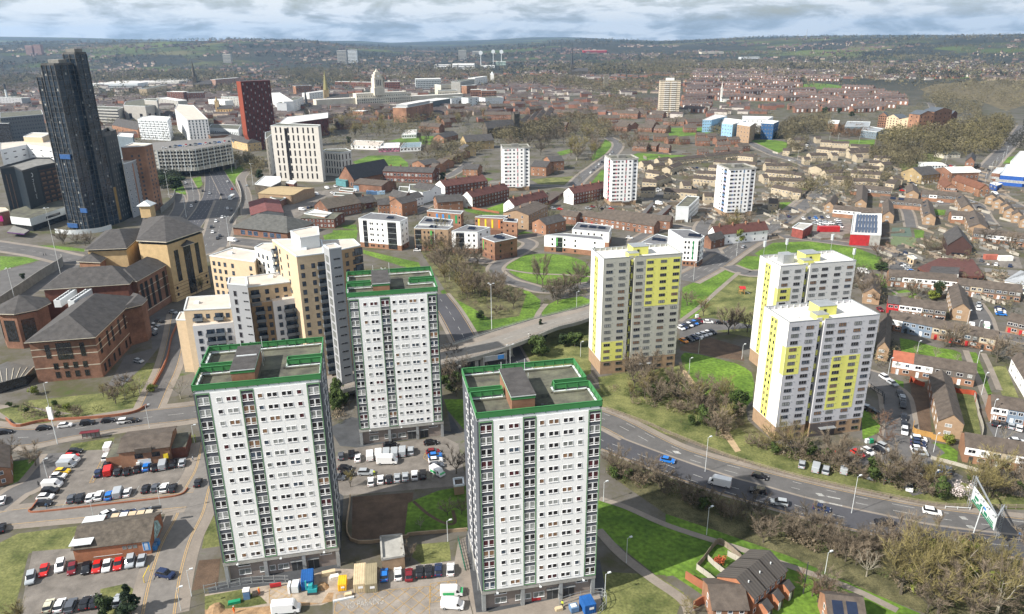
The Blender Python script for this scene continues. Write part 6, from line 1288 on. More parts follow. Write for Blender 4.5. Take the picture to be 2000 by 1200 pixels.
# ------------------------------------------------------------------ houses
STY = {'w': (BRICKO, WHITE, SLATEB, 'white fronted'), 'r': (REDC, None, SLATE, 'red painted'), 'g': (BRICKO, mat("hung_tile_grey",(.15,.135,.12), var=.12, scale=2), SLATEB, 'brown tiled'), 'b': (mat("blue_paint",(.20,.26,.34)), None, SLATEB, 'blue painted'), 'c': (BRICKO, CREAM, SLATEB, 'cream fronted'), 't': (BRICKO, WHITE, TILER, 'white fronted, orange roofed'), 'o': (BUFF, None, SLATEB, 'buff brick'), 'k': (BRICK, None, SLATEB, 'red brick'), 'y': (CREAM, None, mat("dark_brown_tile",(.08,.063,.053), var=.2, scale=.5, fine=.15), 'cream'), 'p': (WHITE, None, SLATEB, 'white')}
HC = {}
def house(A, an, W_, D, st, label, group, eave=5.0, ridge=7.2, axis='x', det=2, chim=0, solar=0, door=None):
 wm, up, rm, _=STY[st];t=thing('terraced_house', label, 'house', A, an, group);Wk=round(W_ * 2) / 2
 key=(st, Wk, D, axis, eave)
 if key not in HC:
  mb=MB();mb.box(0, Wk,0, D,0, eave, wm)
  if axis == 'x':
   mb.poly([(0,0, eave),(0, D / 2, ridge),(0, D, eave)], wm);mb.poly([(Wk,0, eave),(Wk, D, eave),(Wk, D / 2, ridge)], wm)
  else: mb.poly([(0,0, eave),(Wk,0, eave),(Wk / 2,0, ridge)], wm);mb.poly([(0, D, eave),(Wk / 2, D, ridge),(Wk, D, eave)], wm)
  if up: mb.box(.05, Wk - .05,-.09,-.001,2.55, eave - .02, up)
  r=MB().gable(0, Wk,0, D, eave + .02, ridge + .02, rm, None,.22,.14, axis)
  HC[key]=(mb.data('wall'), r.data('roof'))
 sx=W_ / Wk
 o=put('wall', HC[key][0], t, None,0,(sx,1,1));ro=put('roof', HC[key][1], t,(0,0, R.random() * .12),0,(sx,1,1))
 if det >= 1:
  y=.09 if up else 0
  if axis == 'x':
   g=R.choice([0,0,1,3])
   for u, z, w in ((.28,3.3,1.9),(.75,3.3,1.3 if det > 1 else 1.6)) + (((.72,.9,1.9),) if det > 1 else ()): put('window', win(w,1.15,2, WFRAME, R.choice([0,0,3,1]), sill=False).d, t,(W_ * u,-y if z > 2 else 0, z))
   if det > 1: put('door', DOORK[R.randrange(4)], t,(W_ * .3,0,0))
  else:
   for z in (1.0,3.4): put('window', win(1.8,1.1,2, WFRAME,3, sill=False).d, t,(W_ * .4,0, z))
 if chim:
  put('chimney', CHK, ro,(W_ * .95, D / 2, ridge - .6))
 for i in range(solar):
  put('solar_panel', SOLK, ro,(W_ / 2, D * .25,(eave + ridge) / 2 + .35))
 return t
DOORK=[MB().box(-.5,.5,-.1,0,0,2.1, m_).data('door') for m_ in (WFRAME, REDC, DMETAL, METALW)]
CHK=MB().box(-.5,.5,-.4,.4,0,1.7, BRICK).box(-.2,.2,-.15,.15,1.7,2.05, TILER).data('chimney')
SOLK=MB().mesh([(-1.6,-1.1,-.35),(1.6,-1.1,-.35),(1.6,1.1,.75),(-1.6,1.1,.75)],[(0,1,2,3),(3,2,1,0)], mat("solar_panel",(.02,.03,.06), rough=.15, var=.1)).data('solar_panel')
def hrow(q, a, b, sts, D, phrase, det=2, eave=5.0, ridge=7.2, chim=0, step=0.0, axis='x', solar=()):
 A=G(q, *a);B=G(q, *b);d=B - A;n=len(sts);an=atan2(d.y, d.x);L_=d.length / n;u=d.normalized();nr=Vector((-u.y, u.x,0))
 for i, s in enumerate(sts):
  house(A + d * (i / n) + nr * (step * (i % 2)), an, L_, D, s, f"{STY[s][3]} house, {ORD[i] + ' from left' if n > 1 else 'end gable'} {phrase}", 'terraced houses of the estates', eave, ridge, axis, det, chim,1 if i in solar else 0)
def hdeep(q, a, b, Dt, sts, phrase, dirn=None, eave=5.0, ridge=7.4, det=1, solar=()):
 """a terrace seen from its gable end: houses follow each other backwards (towards pixel dirn)"""
 A=G(q, *a);B=G(q, *b);u=(B - A).normalized();W_=(B - A).length;nr=Vector((-u.y, u.x,0))
 if dirn: C_=G(q, *dirn);nr=(C_ - A);Dt=nr.length;nr.normalize();u=Vector((nr.y,-nr.x,0));
 n=len(sts);an=atan2(u.y, u.x)
 for i, s in enumerate(sts):
  t=house(A + nr * (Dt * i / n), an, W_, round(Dt / n * 2) / 2, s, f"{STY[s][3]} house, {ORD[i]} from near end {phrase}", 'terraced houses of the estates', eave + .0, ridge + (.0 if i % 2 else .25), 'y',0 if i else det)
  D1=Dt / n
  for z in (1.0,3.3):
   put('window', win(1.6,1.1,2, WFRAME, R.choice([0,3]), sill=False).d, t,(0, D1 * .5, z),-pi / 2);put('window', win(1.6,1.1,2, WFRAME, R.choice([0,3]), sill=False).d, t,(W_, D1 * .5, z), pi / 2)
  if i in solar: put('solar_panel', SOLK, t,(W_ * .25, D1 * .5,(eave + ridge) / 2 + .35),-pi / 2)
hrow(17,(203,358),(965,458), 'rwwgg',8, 'of the row facing the lawn triangle')
hrow(17,(212,558),(1600,850), 'wbbcggc',8, 'of the row above the sunlit green')
hrow(18,(262,62),(1335,245), 'twgg',8.5, 'of the row below the sunlit green')
hrow(18,(1540,680),(2200,790), 'wbg',8.5, 'of the row beside the right hand parking lot')
hrow(9,(1655,350),(2080,425), 'wcw',8.5, 'of the lowest row at the right edge')
hrow(17,(1755,590),(2200,690), 'ggg',8, 'of the row cut by the right edge')
hrow(10,(935,555),(1465,600), 'gwwww',8, 'of the row below the maroon school')
hrow(10,(1470,625),(1965,685), 'gcggg',8, 'of the row stepping down right of the conifer')
hrow(10,(1590,205),(2100,265), 'gwwgg',8, 'of the row behind the dark brick hall')
hdeep(18,(855,870),(1170,965),0, 'oookkk', 'of the long block between fenced gardens',(735,260))
hdeep(17,(1045,430),(1275,470),0, 'ooooo', 'of the block behind the blue houses',(985,150))
hdeep(17,(62,955),(215,985),0, 'oooo', 'of the block beside the near yellow tower',(110,560))
hdeep(10,(735,690),(862,700),0, 'oo', 'of the pair right of the phone mast tower',(735,560))
hdeep(18,(2030,430),(2230,440),0, 'pppp', 'of the white sided block at the right edge',(1800,30))
hdeep(10,(1560,160),(1665,150),0, 'ooo', 'of the block above the dark brick hall',(1520,50), solar=(1,))
# further right estate
hrow(11,(640,482),(955,507), 'ggwggg',8, 'of the row left of the parked red cars',1);hrow(11,(865,578),(1190,607), 'ggggg',8, 'of the row with a long solar roof',1, solar=(1,2));hrow(11,(1190,530),(1500,552), 'gwggg',8, 'of the row below the sandstone chapel',1);hrow(11,(1425,705),(1600,715), 'wg',8, 'of the short row with white van',1);hrow(11,(500,655),(870,690), 'wwwgg',8, 'of the row behind the red sports hall',1)
hdeep(11,(890,700),(975,705),0, 'oo', 'of the gabled pair by the sports hall',(885,600));hdeep(11,(675,598),(760,600),0, 'ooo', 'of the block behind bare trees',(690,480));hdeep(11,(435,620),(505,622),0, 'oo', 'of the stepped pair beside the main road bend',(475,560));hdeep(11,(1070,525),(1168,530),0, 'oo', 'of the pair below the lone red car',(1065,470));hdeep(11,(1205,715),(1290,715),0, 'oooo', 'of the solar topped row',(1185,600), solar=(0,2,3));hdeep(11,(1500,645),(1585,645),0, 'ooo', 'of the white sided row by the road',(1455,560), solar=(2,))
for i,(x, y) in enumerate([(1690,555),(1745,590),(1805,630),(1835,665),(1895,700),(1960,740)]): hrow(11,(x, y),(x + 85, y + 8), 'o',9, 'of the diagonal row, ' + ORD[i] + ' from the top',1, axis='y')
# cream houses of the middle estate: one terrace=one thing
def terrace(q, a, b, D, st, label, eave=5.0, ridge=7.0, steps=None, cols=None, group='cream terraces of the middle estate'):
 A, an, W_=frame(q, *a, *b);wm, up, rm, _=STY[st];t=thing('terrace', label, 'terrace', A, an, group);n=steps or max(1, round(W_ / 6));mb=MB();r=MB()
 for i in range(n):
  x0, x1=W_ * i / n, W_ * (i + 1) / n;dz=R.choice([0,.25,.5]) * (n > 1);mb.box(x0 + .01, x1 - .01,0, D,0, eave + dz, wm)
  for x in (x0 + .02, x1 - .02): mb.poly([(x,0, eave + dz),(x, D, eave + dz),(x, D / 2, ridge + dz)], wm)
  r.gable(x0, x1,0, D, eave + dz, ridge + dz, rm, None,.12,.14)
  if R.random() < .5: mb.box(x0 + .5, x1 - .6,-1.4,.02,0,2.4, wm)
 mb.build('wall', t);r.build('roof', t)
 for i in range(n * 2): put('window', win(1.3,1.0,2, WFRAME,0, sill=False).d, t,(W_ * (i + .5) / (n * 2),-.02,3.2))
 return t
def nm_rows(q, rows, st, D, word, where, **k):
 rows=sorted(rows, key=lambda r: -(r[1] + r[3]));n=len(rows)
 for i, r in enumerate(rows):
  lab=f"{word}, {ORD[i]} nearest of those {where}" if i < 16 else f"{word}, {ORD[min(15, n - 1 - i)]} farthest of those {where}"
  terrace(q, r[:2], r[2:4], r[4] if len(r) > 4 else D, st, lab, **k)
CR=[(450,420,600,402),(602,402,790,382),(792,380,980,360),(770,432,1095,457),(640,522,880,537),(730,477,885,490),(610,567,880,585),(435,490,535,452),(345,420,442,412),(300,470,400,458),(225,447,300,440),(240,517,345,532),(215,595,325,600),(203,660,308,666),(335,585,442,545),(382,668,640,692)]
nm_rows(12, CR, 'y',8, 'cream terrace', 'between the red and blue accented white towers')
nm_rows(12,[(535,622,600,622,16),(700,715,818,716),(1170,512,1455,542),(1205,585,1480,592),(1220,635,1385,672),(1385,675,1450,680),(1170,432,1265,437,14),(1180,465,1390,462),(1165,560,1205,560,16),(960,380,1080,395)], 'y',8, 'cream terrace', 'left of the main road curve')
nm_rows(11,[(370,80,412,80),(405,112,630,122),(375,167,550,182),(500,217,545,217,12),(555,182,600,182),(640,177,790,172),(640,145,790,150),(690,232,740,232,12),(635,200,790,197),(785,277,880,282),(820,237,950,247)], 'y',8, 'cream terrace', 'at the top of the estate beside the green')
nm_rows(11,[(900,300,965,292),(690,322,860,332),(450,362,585,357),(500,412,650,417),(640,365,870,382),(660,427,860,437),(910,442,980,450,18),(975,412,1045,412),(415,330,520,302,12),(280,250,328,250),(330,222,460,217),(110,177,165,180),(185,142,270,147,14),(200,95,290,92,14),(0,606,75,610,18)], 'y',8, 'cream terrace', 'right of the main road curve')
nm_rows(12,[(185,217,270,217),(310,227,405,227),(420,247,500,242),(505,252,590,247),(640,217,710,217),(725,222,800,220),(640,262,745,262),(800,252,885,247),(890,252,980,250),(800,292,905,292),(970,307,1055,302),(255,297,325,307),(345,312,425,317),(655,347,735,347),(785,337,885,337),(900,337,1000,337)], 'k',9, 'red brick house with brown roof', 'behind the long green strip', group='red brick houses behind the green strip', ridge=8)
nm_rows(12,[(140,300,250,307),(20,112,130,132),(230,122,300,132),(20,30,120,35),(150,35,250,38),(290,40,380,45),(570,110,690,105),(380,100,470,105),(470,95,560,95)], 'k',12, 'brown brick house', 'left of the sky blue residences', group='brown brick houses left of the residences', ridge=9)
hrow(15,(0,628),(790,748), 'kkkkkkk',9, 'of the brown roofed row before the slab flats',2,5.2,7.8);hrow(15,(240,610),(770,680), 'kkkk',9, 'of the back row before the low garages',0,5.2,7.8);hrow(15,(765,680),(960,698), 'k',9, 'of the back row before the slab flats',2,5.2,7.8);hrow(13,(1565,462),(1700,480), 'kk',9, 'of the row right of the old corner pub',1,5.2,7.8)
# dark Victorian terraces beneath the university and along the straight street
nm_rows(16,[(0,560,110,540,10),(120,620,330,600,12),(380,470,520,455,12),(500,500,620,490,12),(620,460,780,450,12),(890,640,1090,650,14),(1100,560,1300,545,12),(1180,500,1360,490,12),(1380,470,1560,470,12),(1530,520,1790,520,14),(1200,440,1400,430,12),(1600,440,1800,430,12),(1140,600,1210,595,12),(1740,370,1890,370,14),(1790,330,1990,320,14),(430,440,560,430,12)], 'k',12, 'Victorian brick terrace', 'below the pale clock tower', group='Victorian terraces below the clock tower', eave=7.0, ridge=11)
nm_rows(2,[(1040,745,1060,700,10),(1065,725,1110,680,10),(1115,715,1150,665,10),(1155,700,1190,650,10),(1200,690,1235,635,10),(1100,640,1180,630),(1230,655,1340,660,12),(1380,665,1480,660,14),(1480,690,1600,690,12),(1240,730,1300,735),(1480,640,1560,640,12),(1600,660,1700,665,12),(1270,710,1330,690)], 'k',10, 'tall brick terrace', 'along the straight street behind the sooty church', group='terraces along the straight street', eave=7, ridge=11)
nm_rows(2,[(1560,730,1640,735),(1700,735,1780,740),(1540,690,1600,690),(1790,740,1860,745),(1860,700,1960,705),(1750,680,1840,680),(1960,740,2030,740)], 'k',14, 'low brown roofed block', 'in front of the cream balcony tower', group='low brown blocks before the cream tower', ridge=9)
# brick terraces on the hill (upper right), one thing per terrace
HB=mat("hill_brick",(.27,.135,.09), var=.35, scale=.03);STY['h']=(HB, None, mat("hill_slate",(.125,.095,.085), var=.25, scale=.2), 'brick');STY['H']=(HB, mat("pale_gable",(.5,.42,.38)), STY['h'][2], 'brick')
def hill(label, q, a, b, D=9, st='h', eave=6.5, ridge=10):
 A, an, W_=frame(q, *a, *b);wm, up, rm, _=STY[st];t=thing('hill_terrace', label, 'terrace', A, an, 'brick terraces on the hill');mb=MB();mb.box(0, W_,0, D,0, eave, wm)
 for x in (0, W_): mb.poly([(x,0, eave),(x, D, eave),(x, D / 2, ridge)], wm)
 n=max(1, round(W_ / 7))
 mb.build('wall', t);r=MB().gable(0, W_,0, D, eave, ridge, rm, None,.2,.2);o=r.build('roof', t)
 mb=MB()
 for i in range(n): mb.box(W_ * (i + .5) / n - .6, W_ * (i + .5) / n + .6, D / 2 - .5, D / 2 + .5, ridge - .5, ridge + 1.5, wm)
 mb.build('chimney', o)['kind'] = 'stuff';mb=MB()
 for i in range(n): mb.box(W_ * (i + .5) / n - 1.3, W_ * (i + .5) / n + 1.3,-.15,0,1.2, eave - .8, WFRAME if (i * 7 + int(W_)) % 3 else GDARK)
 mb.build('bay_window', t)['kind'] = 'stuff'
cnt=0;sides=['left', 'middle', 'right']
for k in range(15):
 y=628 - k * 15.5 - (k > 7) * 4
 x0=90 + k * 3;x1=1380 - max(0, k - 5) * 62 - max(0,3 - k) * 60
 segs=max(2, int((x1 - x0) / (150 + 20 * (k % 3))))
 for i in range(segs):
  a=x0 + (x1 - x0) * i / segs + R.uniform(-8,8);b_=x0 + (x1 - x0) * (i + .82) / segs
  yy=y + (a - 700) * .006 + R.uniform(-3,3)
  if 200 < a < 640 and k < 4: continue
  if 700 < (a + b_) / 2 < 1060 and 455 < yy < 505: continue
  if a > 1150 and yy > 640: continue
  hill(f"hillside brick terrace, {ORD[k]} row up, {ORD[i]} from the left in that row",3,(a, yy),(b_, yy + R.uniform(-6,8)),10 + (k % 3))
# ------------------------------------------------------------------ trees
BARK=mat("bark",(.11,.095,.07), var=.2, scale=2);BARKP=mat("pale_bark",(.36,.33,.26), var=.2, scale=2)
TW = {'B': mat("brown_twigs",(.22,.175,.125), var=.25, scale=.12), 'Y': mat("olive_twigs",(.25,.21,.085), var=.2, scale=.2), 'D': mat("dark_twigs",(.10,.082,.062), var=.2, scale=.2), 'R': mat("rusty_twigs",(.20,.12,.08), var=.2, scale=.2),
  'E': mat("conifer_leaf",(.018,.035,.014), var=.3, scale=.8), 'G': mat("evergreen_leaf",(.055,.085,.018), var=.4, scale=.7), 'K': mat("dark_leaf",(.028,.048,.014), var=.4, scale=.6), 'O': mat("red_leaf",(.42,.10,.04), var=.2, scale=2), 'P': mat("blossom",(.55,.48,.46), var=.15, scale=2), 'L': mat("yellow_green_leaf",(.16,.19,.03), var=.3, scale=.8)}
TRK, TCR = {}, {}
def card(rng, p, d, L, w, V, F):
 """a thin tapered twig: triangle from p along d"""
 s=d.cross(Vector((rng.gauss(0,1), rng.gauss(0,1), rng.gauss(0,1))))
 if s.length < 1e-4: return
 s=s.normalized() * w;i=len(V);V += [tuple(p - s), tuple(p + s), tuple(p + d * L)];F.append((i, i + 1, i + 2))
def bare(seed, kind, n_tw=900, H=10.0, spread=4.2, up=.75, bark=None, w=.05):
 rng=random.Random(seed);mb=MB();bk=bark or BARK;th=H * rng.uniform(.18,.28)
 lean=Vector((rng.uniform(-.5,.5), rng.uniform(-.5,.5),0));top=Vector((0,0, th)) + lean * .3
 mb.tube([(0,0,-.1), tuple(top * .5), tuple(top)],[.26,.2,.17], bk,6)
 V, F=[],[];ends=[]
 for i in range(rng.randint(6,8)):
  a=i * 2.4 + rng.uniform(-.5,.5);e=rng.uniform(.5,1.25) * up + .2;Ln=H * rng.uniform(.42,.6)
  d=Vector((cos(a) * cos(e), sin(a) * cos(e), sin(e)));p0=top * rng.uniform(.8,1);p1=p0 + d * Ln * .5 * Vector((1,1,1)).length / 1.732;p2=p1 + (d + Vector((0,0,.5))).normalized() * Ln * .6
  mb.tube([p0, p1, p2],[.11,.07,.03], bk,4, False)
  for j in range(7):
   t_=rng.uniform(.25,1);q=p0.lerp(p1, t_ * 2) if t_ < .5 else p1.lerp(p2, t_ * 2 - 1);d2=(d + Vector((rng.gauss(0,.7), rng.gauss(0,.7), rng.uniform(-.1,.9)))).normalized();L2=H * rng.uniform(.14,.28);ends.append((q, d2, L2));mb.tube([q, q + d2 * L2],[.045,.015], bk,3, False)
 for i in range(n_tw):
  q, d2, L2=rng.choice(ends);p=q + d2 * L2 * rng.uniform(.1,1);dd=(d2 + Vector((rng.gauss(0,.65), rng.gauss(0,.65), rng.gauss(.25,.5)))).normalized();card(rng, p, dd, rng.uniform(.6,1.7) * H / 10, w * rng.uniform(.6,1.3), V, F)
 c=MB();c.mesh(V, F, TW[kind]);return mb.data('trunk'), c.data('crown')
def leafy(seed, kind, shape, n=700, H=6.0, r=2.6, ls=.32):
 rng=random.Random(seed);mb=MB();mb.tube([(0,0,-.1),(0,0, H * .5)],[.18,.1], BARK,5);V, F=[],[];cl=[]
 for i in range(16):
  if shape == 'cone': z=rng.uniform(.12,.98);rr=(1 - z) * r;a=rng.uniform(0,6.28);cl.append((Vector((cos(a) * rr * .7, sin(a) * rr * .7, z * H)), max(.35, rr * .6)))
  elif shape == 'hedge': cl.append((Vector((rng.uniform(-r, r), rng.uniform(-.4,.4), rng.uniform(.3, H * .8))), H * .42))
  else: a=rng.uniform(0,6.28);rr=rng.uniform(.1,.75) * r;z=rng.uniform(.25,.85);cl.append((Vector((cos(a) * rr, sin(a) * rr, z * H)), r * rng.uniform(.28,.5)))
 for i in range(n):
  c, cr=rng.choice(cl);d=Vector((rng.gauss(0,1), rng.gauss(0,1), rng.gauss(0,1))).normalized();p=c + d * cr * rng.uniform(.6,1.05);a=d.orthogonal().normalized();a=(a + Vector((rng.gauss(0,.5), rng.gauss(0,.5), rng.gauss(0,.5)))).normalized();b_=a.cross(d + a * .2).normalized();s=ls * rng.uniform(.6,1.4);k=len(V)
  V += [tuple(p - a * s), tuple(p + b_ * s * .8), tuple(p + a * s), tuple(p - b_ * s * .8)];F.append((k, k + 1, k + 2, k + 3))
 c=MB();c.mesh(V, F, TW[kind]);return mb.data('trunk'), c.data('crown')
PROTO = {}
for k, n_, w_ in (('B',1500,.036),('Y',1050,.034),('D',1300,.036),('R',1300,.036)): PROTO[k]=[bare(s * 17 + ord(k), k, n_, w=w_, up=1.0 if k == 'Y' else .75, bark=BARKP if k in 'Y' and s == 0 else None) for s in range(4)]
PROTO['W']=[bare(5 + s, 'B',260, bark=BARKP, w=.035) for s in range(2)]
PROTO['S']=[bare(55 + s, 'B',1500,10, up=.35, w=.05) for s in range(3)]      # scrub, low and wide
PROTO['E']=[leafy(3, 'E', 'cone',1400,10,2.4,.4), leafy(4, 'E', 'cone',1400,10,2.8,.4)];PROTO['G']=[leafy(9 + s, 'G', 'ball',1500,10,4.6,.42) for s in range(3)];PROTO['K']=[leafy(19 + s, 'K', 'ball',1500,10,4.2,.42) for s in range(2)]
PROTO['O']=[leafy(31, 'O', 'ball',500,10,4.2,.6)];PROTO['P']=[leafy(33, 'P', 'ball',500,10,5,.3)];PROTO['L']=[leafy(34 + s, 'L', 'ball',1000,10,5,.5) for s in range(2)]
TNAME = {'B': 'bare_tree', 'Y': 'willow_tree', 'D': 'bare_tree', 'R': 'bare_tree', 'W': 'birch_tree', 'S': 'scrub_bush', 'E': 'conifer_tree', 'G': 'evergreen_shrub', 'K': 'evergreen_shrub', 'O': 'red_shrub', 'P': 'blossom_tree', 'L': 'leafy_bush'}
TCAT = {'scrub_bush': 'bush', 'evergreen_shrub': 'shrub', 'red_shrub': 'shrub', 'leafy_bush': 'bush'}
# woods and far trees: too many to count, one object each (small crowns and trunks merged)
def canopy(name, label, spots, m, kind='stuff', nt=26, seed=3, fs_=.17):
 rs=np.random.RandomState(seed);S=np.array(spots);n=len(S)
 th=rs.rand(n, nt) * 6.283;u=rs.rand(n, nt) * 1.9 - .9;rr=np.sqrt(np.clip(1 - u * u,0,1));rad_=.75 + .35 * rs.rand(n, nt)
 C_=np.stack([np.cos(th) * rr * rad_, np.sin(th) * rr * rad_, u * rad_],-1) * np.stack([S[:,3], S[:,3], S[:,4] * .45],-1)[:, None, :] + np.stack([S[:,0], S[:,1], S[:,2] + S[:,4] * .58],-1)[:, None, :]
 nt_=nt;sz=(S[:,3] * fs_)[:, None, None, None];off=rs.randn(n, nt,3,3) * sz * .62
 V=(C_[:, :, None, :] + off).reshape(-1,3);me=bpy.data.meshes.new(name);nv=len(V);nf=nv // 3
 me.vertices.add(nv);me.vertices.foreach_set('co', V.astype(np.float32).ravel());me.loops.add(nv);me.loops.foreach_set('vertex_index', np.arange(nv, dtype=np.int32));me.polygons.add(nf);me.polygons.foreach_set('loop_start', np.arange(0, nv,3, dtype=np.int32));me.polygons.foreach_set('loop_total', np.full(nf,3, np.int32));me.update(calc_edges=True);me.materials.append(m);o=put(name, me);o['kind']=kind;o['label']=label;return o
UB_=mat('bramble',(.21,.165,.11), var=.3, scale=.4);UG_=mat('ivy_leaf',(.05,.075,.02), var=.4, scale=.5, tint=(.09,.11,.03))
TREES=[]
def tree(q, x, y, h, k, label, group=None, w=1.0):
 p=G(q, x, y);t=tag(put(TNAME[k], None, None, p, R.random() * 6.28), label, TCAT.get(TNAME[k], 'tree'), group);s=h / 10;tk, cr=PROTO[k][R.randrange(len(PROTO[k]))]
 put('trunk', tk, t, None,0,(s * w, s * w, s));put('crown', cr, t, None,0,(s * w, s * w, s));TREES.append(t);return t
def inpoly(x, y, P_):
 c=False
 for i in range(len(P_)):
  (x1, y1),(x2, y2)=P_[i - 1], P_[i]
  if (y1 > y) != (y2 > y) and x < (x2 - x1) * (y - y1) / (y2 - y1) + x1: c=not c
 return c
def grove(q, poly, n, kinds, h0, h1, label, group, w=1.0, sep=1.5, under=2.2):
 h0 *= 1.25;h1 *= 1.45
 W_=[G(q, *p) for p in poly];x0, x1=min(p.x for p in W_), max(p.x for p in W_);y0, y1=min(p.y for p in W_), max(p.y for p in W_);P2=[(p.x, p.y) for p in W_];got=[];tries=0
 while len(got) < n and tries < n * 60:
  tries += 1;x, y=R.uniform(x0, x1), R.uniform(y0, y1)
  if inpoly(x, y, P2) and all(hypot(x - a, y - b_) > sep for a, b_ in got): got.append((x, y))
 if under and len(got) > 8:
  for m_, fr, nm_ in ((UB_,.55, 'brown'),(UG_,.22, 'green')):
   S=[];tr=0
   while len(S) < n * under * fr and tr < 4000:
    tr += 1;x, y=R.uniform(x0, x1), R.uniform(y0, y1)
    if inpoly(x, y, P2): h=R.uniform(.8,3.0);S.append((x, y,-.2, h * R.uniform(.5,.9), h))
   canopy('undergrowth', nm_ + ' undergrowth ' + label, S, m_, nt=150, seed=n, fs_=.13)
 words = {'B': 'bare brown tree', 'Y': 'bare olive tree', 'D': 'dark bare tree', 'R': 'rusty bare tree', 'W': 'pale birch', 'S': 'low bare bush', 'E': 'dark conifer', 'G': 'green shrub', 'K': 'dark shrub', 'L': 'yellow green bush', 'P': 'blossom tree'}
 L_=sorted((pix((x, y,0)) + (R.choice(kinds),) for x, y in got));tot = {k: sum(1 for l in L_ if l[2] == k) for k in kinds};seen = {}
 for px, py, k in L_:
  i=seen[k]=seen.get(k,-1) + 1;h=R.uniform(h0, h1) * (.55 if k in 'SGKL' else 1);n_=tot[k]
  e = '' if n_ == 1 else f', {ORD[i]} from left' if i < n_ / 2 and i < 16 else f', {ORD[n_ - 1 - i]} from right' if n_ - 1 - i < 16 else ''
  tree(0, px, py, h, k, words[k] + ' ' + label + e, words[k].replace('bush', 'bushe') + 's ' + group, w)
